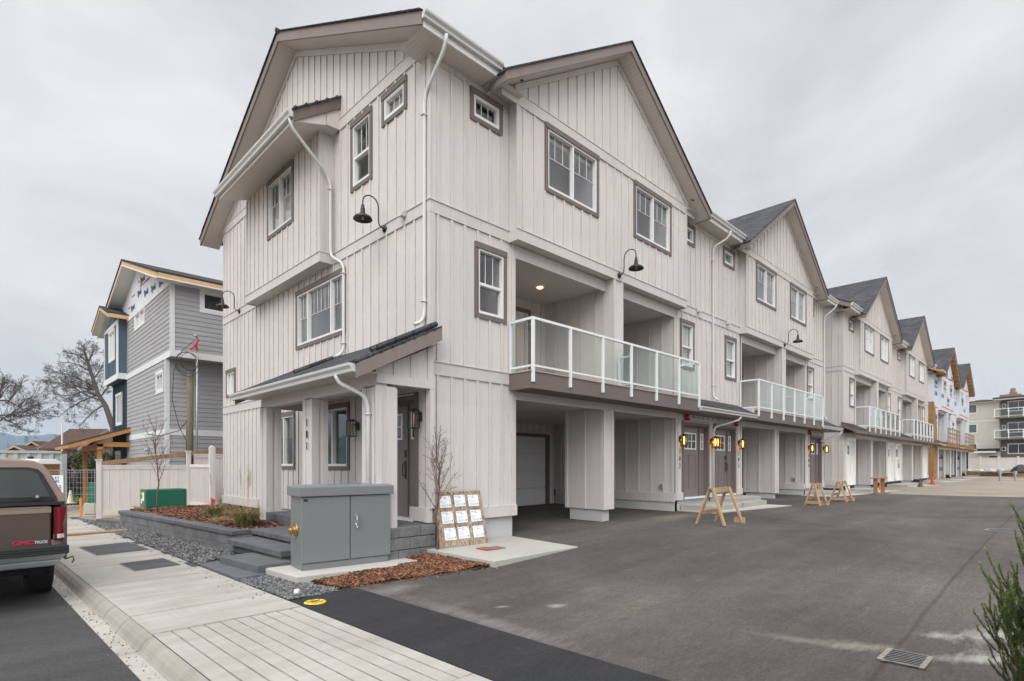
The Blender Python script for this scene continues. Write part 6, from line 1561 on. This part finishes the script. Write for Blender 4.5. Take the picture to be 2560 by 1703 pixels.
m = MB(); m.box(-.93, .93, rk(1.24, .03), rk(1.24), 1.24, 1.275); m.box(-.83, .83, rk(1.3, .022), rk(1.3), 1.29, 1.325); m.tube([(.66, rk(1.33, .02), 1.325), (.66, rk(1.33, .06), 1.33)], .025, 10); m.build('window_frame', [RUB], rw)
m = MB(); m.tube([(.67, rk(1.35, .06), 1.345), (.67, rk(1.35, .075), 1.345)], .018, 10); m.build('lock', [CHR], rw)
for s in (-1, 1):
    m = MB(); P2 = lambda y, z, o: (s * (.955 - (z - 1.315) * .45 + o), y, z); m.face([P2(.5, 1.36, .004), P2(2.0, 1.36, .004), P2(2.0, 1.58, .004), P2(.65, 1.58, .004)]); m.build('side_window', [TGL], TR)
# cab and nose
def cab(y, hw, z0, z1, tw): return [(hw, y, z0), (tw, y, z1), (-tw, y, z1), (-hw, y, z0)]
loft([cab(2.33, .92, 1.2, 1.2, .92), cab(2.4, .92, 1.2, 1.72, .70), cab(3.4, .92, 1.18, 1.74, .70), cab(4.05, .92, 1.16, 1.18, .90)], [BRP], 'cab', TR, bevel=.03)
for s in (-1, 1):
    m = MB(); P2 = lambda y, z: (s * (.925 - (z - 1.2) * .42), y, z); m.face([P2(2.5, 1.25), P2(3.75, 1.25), P2(3.35, 1.65), P2(2.5, 1.65)]); m.build('cab_window', [TGL], TR)
TYRE = M('tyre_rubber', (.022, .022, .023), .9, .3, 8, bump=.5, bscale=30, bdist=.01)
for (x, y) in ((.80, 1.27), (-.80, 1.27), (.80, 4.45), (-.80, 4.45)):
    w_ = thing('wheel', None, None, (x, y, .375)); w_.parent = TR; del_ = None
    m = MB(); b = []
    prof = [(-.13, .20), (-.135, .30), (-.12, .352), (-.09, .37), (.09, .37), (.12, .352), (.135, .30), (.13, .20)]; n = 36
    for i in range(n):
        a = 2 * math.pi * i / n
        for j, (px_, r_) in enumerate(prof): m.v.append((px_, r_ * math.cos(a), r_ * math.sin(a)))
    for i in range(n):
        for j in range(len(prof)):
            k = len(prof); jj = (j + 1) % k; m.f.append((i * k + j, ((i + 1) % n) * k + j, ((i + 1) % n) * k + jj, i * k + jj)); m.m.append(0)
    for i in range(n):      # tread lugs
        a = 2 * math.pi * i / n; a2 = a + .09
        for x0_, x1_, sh in ((-.118, -.06, 0), (-.05, .0, .07), (.008, .055, .02), (.065, .118, .1)):
            p = []
            for rr in (.36, .381):
                for xx, aa in ((x0_, a + sh), (x1_, a + sh + .02), (x1_, a2 + sh + .02), (x0_, a2 + sh)): p.append((xx, rr * math.cos(aa), rr * math.sin(aa)))
            m.hexa(p)
    m.build('tyre', [TYRE], w_)
    m = MB(); s = 1 if x > 0 else -1; m.tube([(s * .02, 0, 0), (s * .10, 0, 0)], .2, 18); m.tube([(s * .10, 0, 0), (s * .13, 0, 0)], .06, 12); m.build('rim', [GALV], w_)
m = MB(); m.box(-.75, .75, 1.2, 1.34, .32, .45); m.tube([(-.7, 1.27, .38), (.7, 1.27, .38)], .05, 8); m.box(-.45, -.35, .3, 5, .42, .55); m.box(.35, .45, .3, 5, .42, .55); m.box(.3, .75, .25, .6, .40, .52); m.tube([(.45, .2, .42), (.45, 1.6, .42)], .035, 8); m.build('underbody', [M('underbody_grime', (.02, .018, .017), .95, .2)], TR)
# ------------------------------------------------------------------ bare trees and saplings
BARKT = M('twig_bark', (.085, .07, .06), .9, .25, 4); BARKS = M('sapling_bark', (.13, .075, .06), .8, .2, 8)
def rot_off(d, ang, az):
    a = d.cross(Vector((0, 0, 1)));  a = a if a.length > 1e-3 else Vector((1, 0, 0)); a.normalize()
    return (Matrix.Rotation(az, 3, d) @ (Matrix.Rotation(ang, 3, a) @ d)).normalized()
def branch(mb, r_, p, d, L, rad, lv, maxlv, up, nchild, spread, wob=.18, tip=.25, taper=.55, minr=.0):
    n = max(3, int(4 + 2 * (maxlv - lv))); pts = [p.copy()]; q = p.copy(); dd = d.copy(); rs = [rad]
    for i in range(n):
        dd = (dd + Vector((r_.uniform(-wob, wob), r_.uniform(-wob, wob), r_.uniform(-wob, wob) + up)) * (.6)).normalized()
        q = q + dd * (L / n); pts.append(q.copy()); rs.append(max(minr, rad * (1 - (1 - tip) * (i + 1) / n)))
    mb.tube(pts, rad, 6 if lv == 0 else (4 if lv == 1 else 3), rs=rs)
    if lv >= maxlv: return
    k = nchild[lv]
    for i in range(k):
        t = .22 + .76 * (i + r_.uniform(0, .9)) / k; j = min(n - 1, int(t * n)); f = t * n - j
        s = pts[j].lerp(pts[min(n, j + 1)], min(1, f)); bd = (pts[min(n, j + 1)] - pts[j]).normalized()
        cd = rot_off(bd, R(r_.uniform(*spread[lv])), r_.uniform(0, 6.283))
        branch(mb, r_, s, cd, L * taper * r_.uniform(.55, 1.1) * (1.15 - .55 * t), rs[j] * .62, lv + 1, maxlv, up, nchild, spread, wob, tip, taper, minr)
def bare_tree(label, pos, H, seed, lean=(0, 0), forks=4):
    t = thing('bare_tree', label, 'tree', pos, 0); r_ = random.Random(seed)
    m = MB(); base = [Vector((0, 0, -.5)), Vector((lean[0] * .1, lean[1] * .1, H * .12)), Vector((lean[0] * .3, lean[1] * .3, H * .28))]
    m.tube(base, .2, 9, rs=[H * .034, H * .027, H * .024]); m.build('trunk', [BARKT], t, smooth=True)
    c = MB(); top = base[-1]
    for i in range(forks):
        az = 6.283 * i / forks + r_.uniform(-.4, .4); an = R(r_.uniform(24, 58)) if i else R(6)
        d = Vector((math.sin(an) * math.cos(az) + lean[0] * .08, math.sin(an) * math.sin(az) + lean[1] * .08, math.cos(an))).normalized()
        branch(c, r_, top - Vector((0, 0, .3 * r_.random())), d, H * r_.uniform(.56, .72), H * .0125, 0, 4, .03, (11, 8, 6, 5), ((30, 60), (28, 60), (25, 60), (20, 60)), .15, .12, .54, .006)
    c.build('crown', [BARKT], t); return t
def limb_tree(label, base, trunk, limbs, d, seed, tr):
    """a bare tree whose leader and limbs follow measured paths; every limb carries three orders of twigs"""
    r_ = random.Random(seed); t = thing('bare_tree', label, 'tree', base, 0); B = Vector(base)
    L = lambda px, py, o=0: W(px, py, d + o) - B
    m = MB(); pts = [Vector((0, 0, -.3))] + [L(*p) for p in trunk]; n = len(pts)
    m.tube(pts, .2, 8, rs=[tr * (1 - .88 * k / (n - 1)) for k in range(n)]); m.build('trunk', [BARKT], t, smooth=True)
    c = MB()
    def dress(pts, r0, k1):
        for i in range(len(pts) - 1):
            seg = pts[i + 1] - pts[i]; kk = max(2, int(seg.length * k1))
            for q in range(kk):
                s = pts[i] + seg * ((q + r_.random()) / kk); f = (i + q / kk) / (len(pts) - 1)
                dd = rot_off(seg.normalized(), R(r_.uniform(25, 62)), r_.uniform(0, 6.283)); dd = (dd + Vector((0, 0, .25))).normalized()
                branch(c, r_, s, dd, r_.uniform(.7, 1.5) * (1.15 - .4 * f), r0 * .34, 1, 4, .05, (0, 6, 5, 4), ((0, 0), (26, 58), (24, 55), (20, 55)), .16, .15, .58, .0055)
    for lm in limbs:
        pp = []; o = 0; do = r_.uniform(-1.6, 1.6)
        for k, p in enumerate(lm): pp.append(L(p[0], p[1], do * k / (len(lm) - 1)) + Vector((0, 0, r_.uniform(-.05, .05))))
        c.tube(pp, .05, 5, rs=[tr * .24 * (1 - .8 * k / (len(pp) - 1)) for k in range(len(pp))]); dress(pp, tr * .2, 4.4)
    dress(pts[len(pts) // 2:], tr * .2, 3.6)
    c.build('crown', [BARKT], t); return t
c = W(292, 1190, 47)
limb_tree('tall bare leafless tree leaning over the brown roof beside the grey house', (c.x, c.y, -.8), [(288, 1120), (283, 1070), (264, 1015), (245, 985), (232, 945), (220, 905), (212, 880), (209, 864)],
    [[(258, 1005), (222, 992), (180, 968), (140, 955), (108, 950)], [(245, 985), (205, 1002), (172, 1022), (145, 1045)], [(240, 972), (205, 950), (172, 938), (132, 928)], [(228, 930), (196, 912), (168, 905)], [(222, 910), (198, 888), (176, 880)], [(232, 950), (250, 925), (262, 900)], [(222, 905), (232, 885), (236, 872)], [(250, 995), (268, 970), (276, 935)], [(262, 1012), (236, 1028), (212, 1050), (200, 1065)], [(250, 992), (214, 978), (170, 990), (120, 985)], [(240, 975), (200, 968), (160, 955), (122, 962)]], 47, 11, .30)
c = W(-22, 1190, 38)
limb_tree('bare leafless tree above the shipping container at the photo edge', (c.x, c.y, -.8), [(-20, 1110), (-12, 1055), (-8, 1010), (-2, 985), (6, 962)],
    [[(-6, 1003), (18, 1002), (48, 1020), (76, 1036), (112, 1052)], [(-8, 1058), (14, 1044), (36, 1030), (58, 1016)], [(-4, 1000), (12, 978), (26, 962)], [(20, 1003), (38, 985), (46, 968)], [(-4, 1038), (24, 1038), (60, 1042)], [(48, 1020), (62, 1000), (84, 990)], [(-8, 1040), (20, 1052), (44, 1064), (58, 1080)], [(-6, 1004), (-14, 975), (-20, 955)], [(60, 1030), (78, 1018), (100, 1020)]], 38, 5, .26)
def sapling(label, pos, H, seed, nb=13, spread=(24, 44), L=.62):
    t = thing('sapling_tree', label, 'sapling', pos, 0, 'leafless young street trees'); r_ = random.Random(seed)
    m = MB(); pts = [Vector((r_.uniform(-.008, .008) * k, r_.uniform(-.008, .008) * k, H * .86 * k / 9)) for k in range(10)]
    m.tube(pts, .02, 8, rs=[.021 - .0017 * k for k in range(10)]); m.tube([(0, 0, -.05), (0, 0, .02)], .028, 8); m.build('trunk', [BARKS], t, smooth=True)
    c = MB()
    for i in range(nb):
        f = .36 + .62 * i / nb; p = pts[min(9, int(f * 9))].lerp(pts[min(9, int(f * 9) + 1)], f * 9 - int(f * 9))
        az = i * 2.4 + r_.uniform(-.4, .4); an = R(r_.uniform(*spread)) * (1.15 - .5 * f); d = Vector((math.sin(an) * math.cos(az), math.sin(an) * math.sin(az), math.cos(an)))
        branch(c, r_, p, d, L * H * .5 * (1.35 - .75 * f), .0085, 1, 3, .13, (0, 6, 3), ((20, 40), (30, 60), (30, 60)), .17, .3, .42, .0022)
    c.build('crown', [BARKS], t); return t
sapling('leafless young tree with upright twigs in the bark beside the notice board', (5.46, 7.28, gz(5.4)), 2.12, 3, 14)
sapling('leafless young tree in front of the low green transformer box', (3.31, 15.9, .38), 2.5, 8, 13, (22, 46))

# ------------------------------------------------------------------ grasses, dark hedge, evergreen shrub
GRG = M('grass_green', (.10, .14, .035), .8, .25, 9); GRT = M('grass_tan', (.36, .27, .13), .85, .25, 9); PLM = M('grass_plume', (.48, .36, .22), .9, .2, 9)
def grass(label, pos, n, h, sp, seed, plumes=0, green=.55):
    t = thing('ornamental_grass', label, 'grass clump', pos); r_ = random.Random(seed); m = MB()
    for i in range(n):
        az = r_.uniform(0, 6.283); rr = r_.uniform(0, sp * .22); l = h * r_.uniform(.5, 1.1); bend = r_.uniform(.25, 1.0) * sp / max(h, .1)
        o = Vector((rr * math.cos(az), rr * math.sin(az), 0)); dr = Vector((math.cos(az), math.sin(az), 0)); sd = Vector((-math.sin(az), math.cos(az), 0)); w = r_.uniform(.002, .0042); mi = 0 if r_.random() < green else 1
        prev = None
        for k in range(6):
            f = k / 5; p = o + dr * (bend * l * f * f) + Vector((0, 0, l * (f - .45 * bend * f * f * f))); ww = w * (1 - .85 * f)
            cur = (p - sd * ww, p + sd * ww)
            if prev: m.face([prev[0], prev[1], cur[1], cur[0]], mi)
            prev = cur
    m.build('blades', [GRG, GRT], t)
    if plumes:
        m = MB()
        for i in range(plumes):
            az = r_.uniform(0, 6.283); d = Vector((math.cos(az) * r_.uniform(.05, .16), math.sin(az) * .12, 1)); L = r_.uniform(.9, 1.35)
            m.tube([Vector((0, 0, 0)), d * L * .5, d * L + Vector((.03, 0, 0))], .0025, 4)
            for q in range(26):
                f = .72 + .28 * q / 26; p = d * L * f; a = r_.uniform(0, 6.283); m.tube([p, p + Vector((math.cos(a) * .016, math.sin(a) * .016, .045))], .0022, 3)
        m.build('plume', [PLM], t)
grass('green and tan grass clump with dry plumes next to the porch post', (3.86, 11.35, .40), 1300, .50, .78, 1, 5, .6)
grass('smaller green grass clump by the little red flag', (4.0, 13.75, .40), 750, .42, .58, 2, 1, .5)
grass('dead tan grass tuft between the two green clumps', (3.62, 12.2, .40), 260, .22, .36, 4, 0, .04)
grass('dead brown grass tuft at the end of the retaining wall', (3.02, 16.6, .40), 150, .25, .26, 6, 0, .03)
grass('thin dry weeds at the foot of the picket gate', (5.2, 17.4, .42), 70, .42, .30, 9, 0, .1)
HG = [M('hedge_green_a', (.022, .036, .016), .85, .3, 3), M('hedge_green_b', (.05, .065, .028), .85, .3, 3), M('hedge_twig', (.13, .10, .075), .9, .2, 3)]
def leafy(label, name, pos, w, d, h, n, seed, leaf=(.07, .16), cat='evergreen'):
    t = thing(name, label, cat, pos, math.atan2(RGT.y, RGT.x)); r_ = random.Random(seed); m = MB(); tk = MB()
    for k in range(6): tk.tube([(w * .3 * (k / 5 - .5), 0, -.3), (w * .8 * (k / 5 - .5), r_.uniform(-.3, .3), h * .8)], .06, 5, rs=[.07, .02])
    tk.build('trunk', [HG[2]], t)
    cl = [(Vector((r_.uniform(-w / 2, w / 2), r_.uniform(-d / 2, d / 2), h * r_.uniform(.12, .85))), r_.uniform(.28, .6)) for _ in range(int(14 + w * 3))]
    for i in range(n):
        c_, rr = r_.choice(cl); v = Vector((r_.gauss(0, 1), r_.gauss(0, 1), r_.gauss(0, 1))).normalized() * rr * r_.uniform(.5, 1.15); p = c_ + v
        a = Vector((r_.gauss(0, 1), r_.gauss(0, 1), r_.gauss(0, 1))).normalized(); b = a.cross(v).normalized() if a.cross(v).length > 1e-3 else Vector((1, 0, 0)); s = r_.uniform(*leaf)
        m.face([p - a * s, p + b * s * .4, p + a * s, p - b * s * .4], 0 if r_.random() < .6 else 1)
    m.build('crown', HG[:2], t); return t
c = W(206, HOR, 37); leafy('dark evergreen bush under the bare tree, behind the wire fence', 'evergreen_bush', (c.x, c.y, -.7), 2.6, 2, 3.2, 5200, 1)
c = W(252, HOR, 36); leafy('dark evergreen bush behind the cedar porch posts', 'evergreen_bush', (c.x, c.y, -.7), 2.4, 2, 3.3, 4800, 2)
c = W(30, HOR, 75); leafy('brownish twiggy thicket at the photo edge below the blue hill', 'thicket', (c.x, c.y, -1), 9, 3, 3.9, 4500, 3, (.1, .3))
c = W(215, HOR, 29); t = thing('picket_fence', 'low dark picket fence on the grass behind the wire fence', 'fence', (c.x, c.y, -.4), math.atan2(RGT.y, RGT.x)); m = MB()
for k in range(16): m.box(-1.2 + .16 * k, -1.12 + .16 * k, 0, .02, 0, 1.55)
m.box(-1.3, 1.4, -.02, 0, .3, .4); m.box(-1.3, 1.4, -.02, 0, 1.2, 1.3); m.build('picket', [M('dark_fence_stain', (.05, .045, .045), .9)], t)
c = W(190, HOR, 27); m = MB(); q = [c - RGT * 2.5 - FWD * .8, c + RGT * 3 - FWD * .8, c + RGT * 3 + FWD * 6, c - RGT * 2.5 + FWD * 6]; m.face([(p.x, p.y, -.16 - .01 * i) for i, p in enumerate(q)]); tag(m.build('lawn', [M('lawn_green', (.09, .14, .035), .95, .3, 3, bump=.6, bscale=30)]), kind='structure')

EVG = [M('juniper_green_a', (.085, .14, .045), .7, .3, 9), M('juniper_green_b', (.24, .23, .065), .7, .3, 9), M('juniper_green_c', (.10, .15, .065), .7, .3, 9)]; EVS = M('juniper_stem', (.19, .085, .04), .8, .2, 9)
def evergreen(label, pos, H, seed, ns=84):
    t = thing('evergreen_shrub', label, 'shrub', pos); r_ = random.Random(seed); st = MB(); m = MB()
    def shoot(p, d, L, w, mi, side):
        n = 9; pts = [p.copy()]; q = p.copy(); dd = d.copy()
        for k in range(n):
            dd = (dd + Vector((r_.uniform(-.12, .12), r_.uniform(-.12, .12), .09))).normalized(); q = q + dd * L / n; pts.append(q.copy())
        st.tube(pts, w, 3, rs=[w * (1 - .75 * k / n) for k in range(n + 1)])
        nn = int(L * (620 if not side else 800))
        for k in range(nn):
            f = (k + r_.random()) / nn
            if not side and f < .12: continue
            j = min(n - 1, int(f * n)); s = pts[j].lerp(pts[j + 1], f * n - j); ax = (pts[j + 1] - pts[j]).normalized()
            nd = rot_off(ax, R(r_.uniform(18, 42)), r_.uniform(0, 6.283)); l = r_.uniform(.014, .028); sd = nd.cross(ax); sd = sd.normalized() if sd.length > 1e-4 else Vector((1, 0, 0))
            m.face([s, s + nd * l * .5 + sd * .0019, s + nd * l, s + nd * l * .5 - sd * .0019], mi if f < .8 else (1 if r_.random() < .6 else mi))
        if not side:
            for k in range(int(L * 26)):
                f = r_.uniform(.22, .92); j = min(n - 1, int(f * n)); s = pts[j].lerp(pts[j + 1], f * n - j); ax = (pts[j + 1] - pts[j]).normalized()
                shoot(s, rot_off(ax, R(r_.uniform(18, 38)), r_.uniform(0, 6.283)), L * r_.uniform(.12, .30), w * .5, r_.choice((0, 0, 2)), True)
    for i in range(ns):
        az = r_.uniform(0, 6.283); an = R(abs(r_.gauss(0, 15))); d = Vector((math.sin(an) * math.cos(az), math.sin(an) * math.sin(az), math.cos(an))); rr = r_.uniform(0, .16)
        shoot(Vector((rr * math.cos(az), rr * math.sin(az), .0)), d, H * r_.uniform(.55, 1.05) * (1 - .25 * abs(an)), .0045, r_.choice((0, 0, 2)), False)
    st.build('stem', [EVS], t); m.build('foliage', EVG, t); return t
c = W(2690, HOR, 3.0); evergreen('feathery green evergreen shrub at the lane edge near the storm drain', (c.x, c.y, gz(c.x) - .02), 1.18, 4)

# wood across the lane, behind the camera: it stands in the glass reflections
m = MB(); r_ = random.Random(21)
for k in range(46):
    x = -30 + 3.2 * k + r_.uniform(-1, 1); y = -52 + r_.uniform(-5, 5); h = r_.uniform(5, 10.5)
    m.tube([(x, y, 0), (x, y, h * .7)], .15, 5)
    for q in range(110):
        f = r_.uniform(.1, 1); rr = h * .30 * (1.08 - f) * r_.uniform(.3, 1.1); a = r_.uniform(0, 6.283); p = Vector((x + rr * math.cos(a), y + rr * math.sin(a), h * f)); s_ = r_.uniform(.25, .6)
        d1 = Vector((r_.gauss(0, 1), r_.gauss(0, 1), r_.gauss(0, .6))).normalized(); d2 = d1.cross(Vector((r_.gauss(0, 1), r_.gauss(0, 1), 1))).normalized()
        m.face([p - d1 * s_, p + d2 * s_ * .6, p + d1 * s_, p - d2 * s_ * .6])
tag(m.build('woods', [M('conifer_wood', (.03, .042, .028), .9, .3, .5)], recalc=False), kind='stuff')

# ------------------------------------------------------------------ hills round the valley
HILLM = M('forest_hill', (.05, .085, .11), .95, .35, .004, fine=.2)
m = MB(); n = 720
def hh(a): return 118 + 30 * mnoise.noise(Vector((math.cos(a) * 3, math.sin(a) * 3, 1))) + 14 * mnoise.noise(Vector((math.cos(a) * 14, math.sin(a) * 14, 2))) + 16 * mnoise.noise(Vector((math.cos(a) * 55, math.sin(a) * 55, 4)))
for i in range(n):
    a0_, a1_ = 6.28318 * i / n, 6.28318 * (i + 1) / n
    for (ra, za), (rb_, zb) in (((2200, 0), (2500, .45)), ((2500, .45), (2800, 1)), ((2800, 1), (3300, .6))):
        f = lambda r_, a, z: (r_ * math.cos(a), r_ * math.sin(a), hh(a) * z - (5 if z == 0 else 0))
        m.face([f(ra, a0_, za), f(ra, a1_, za), f(rb_, a1_, zb), f(rb_, a0_, zb)])
tag(m.build('hills', [HILLM], merge=True, smooth=True), kind='structure')

# ------------------------------------------------------------------ valley air
m = MB(); m.box(-3400, 3400, -3400, 3400, -60, 190)
hzm = bpy.data.materials.new('valley_air'); hzm.use_nodes = True; hn = hzm.node_tree; hn.nodes.remove(hn.nodes['Principled BSDF'])
pv = hn.nodes.new('ShaderNodeVolumePrincipled'); pv.inputs['Color'].default_value = (.62, .74, .92, 1); pv.inputs['Density'].default_value = .00024; pv.inputs['Anisotropy'].default_value = .2
hn.links.new(pv.outputs[0], hn.nodes['Material Output'].inputs['Volume'])
tag(m.build('haze', [hzm]), kind='stuff')
# ------------------------------------------------------------------ sky, sun, camera
SUN_EL, SUN_AZ = 36, 218      # degrees; azimuth measured from +X toward +Y
w = bpy.data.worlds.new('World'); SC.world = w; w.use_nodes = True; nt = w.node_tree; bg = nt.nodes['Background']
sky = nt.nodes.new('ShaderNodeTexSky'); sky.sky_type = 'NISHITA'; sky.sun_disc = False; sky.sun_elevation = R(SUN_EL); sky.sun_rotation = R(90 - SUN_AZ)
tc = nt.nodes.new('ShaderNodeTexCoord'); sep = nt.nodes.new('ShaderNodeSeparateXYZ'); nt.links.new(tc.outputs['Generated'], sep.inputs[0])
def node(tp, **k):
    q = nt.nodes.new(tp)
    for a, v in k.items():
        if a.startswith('_'): setattr(q, a[1:], v)
        else: q.inputs[a].default_value = v
    return q
mp = node('ShaderNodeMapping'); mp.inputs['Scale'].default_value = (1, 1, 1.5); mp.inputs['Rotation'].default_value = (0, 0, R(18)); nt.links.new(tc.outputs['Generated'], mp.inputs[0])
nz = node('ShaderNodeTexNoise', Scale=2.3, Detail=9, Roughness=.55, Distortion=.45); nt.links.new(mp.outputs[0], nz.inputs['Vector'])
cr = node('ShaderNodeValToRGB'); e = cr.color_ramp.elements; e[0].position = .33; e[0].color = (.68, .695, .72, 1); e[1].position = .66; e[1].color = (.98, .98, .985, 1); nt.links.new(nz.outputs['Fac'], cr.inputs[0])
zr_ = node('ShaderNodeMapRange', _interpolation_type='SMOOTHSTEP'); zr_.inputs[1].default_value = .60; zr_.inputs[2].default_value = 1.0; zr_.inputs[3].default_value = 1.0; zr_.inputs[4].default_value = 2.6; nt.links.new(sep.outputs[2], zr_.inputs[0])
# overcast glow: the cloud deck is brighter round the hidden sun, behind the camera
SV = (math.cos(R(SUN_AZ)) * math.cos(R(SUN_EL)), math.sin(R(SUN_AZ)) * math.cos(R(SUN_EL)), math.sin(R(SUN_EL)))
dt = node('ShaderNodeVectorMath', _operation='DOT_PRODUCT'); nt.links.new(tc.outputs['Generated'], dt.inputs[0]); dt.inputs[1].default_value = SV
gl = node('ShaderNodeMapRange', _interpolation_type='SMOOTHSTEP'); gl.inputs[1].default_value = .25; gl.inputs[2].default_value = 1.0; gl.inputs[3].default_value = 1.0; gl.inputs[4].default_value = 2.6; nt.links.new(dt.outputs['Value'], gl.inputs[0])
gm = node('ShaderNodeMath', _operation='MULTIPLY'); nt.links.new(zr_.outputs[0], gm.inputs[0]); nt.links.new(gl.outputs[0], gm.inputs[1])
mul = node('ShaderNodeVectorMath', _operation='SCALE'); nt.links.new(cr.outputs[0], mul.inputs[0]); nt.links.new(gm.outputs[0], mul.inputs['Scale'])
sk = node('ShaderNodeVectorMath', _operation='SCALE'); nt.links.new(sky.outputs[0], sk.inputs[0]); sk.inputs['Scale'].default_value = .1
mx = node('ShaderNodeMix', _data_type='RGBA'); mx.inputs[0].default_value = .94; nt.links.new(sk.outputs[0], mx.inputs[6]); nt.links.new(mul.outputs[0], mx.inputs[7])
nt.links.new(mx.outputs[2], bg.inputs['Color']); bg.inputs['Strength'].default_value = 1.0
sd = bpy.data.lights.new('sun', 'SUN'); sd.energy = 1.5; sd.angle = R(35); sd.color = (1, .965, .92); so = bpy.data.objects.new('sun', sd); COL.objects.link(so)
dv = Vector((math.cos(R(SUN_AZ)) * math.cos(R(SUN_EL)), math.sin(R(SUN_AZ)) * math.cos(R(SUN_EL)), math.sin(R(SUN_EL)))); so.rotation_euler = (-dv).to_track_quat('-Z', 'Y').to_euler(); so.location = (0, 0, 30)
cd = bpy.data.cameras.new('camera'); cam = bpy.data.objects.new('camera', cd); COL.objects.link(cam); SC.camera = cam
cam.location = (0, 0, EYE); cam.rotation_euler = (R(90), 0, TH - R(90)); cd.sensor_width = 36; cd.lens = FPX / 2560 * 36; cd.shift_y = (HOR - 851.5) / 2560; cd.clip_start = .05; cd.clip_end = 9000
vs = SC.view_settings; SC.display_settings.display_device = 'sRGB'; vs.view_transform = 'Standard'; vs.look = 'None'; vs.exposure = -0.09; vs.gamma = 1
SC.cycles.use_denoising = True; SC.cycles.max_bounces = 8; SC.cycles.transparent_max_bounces = 16
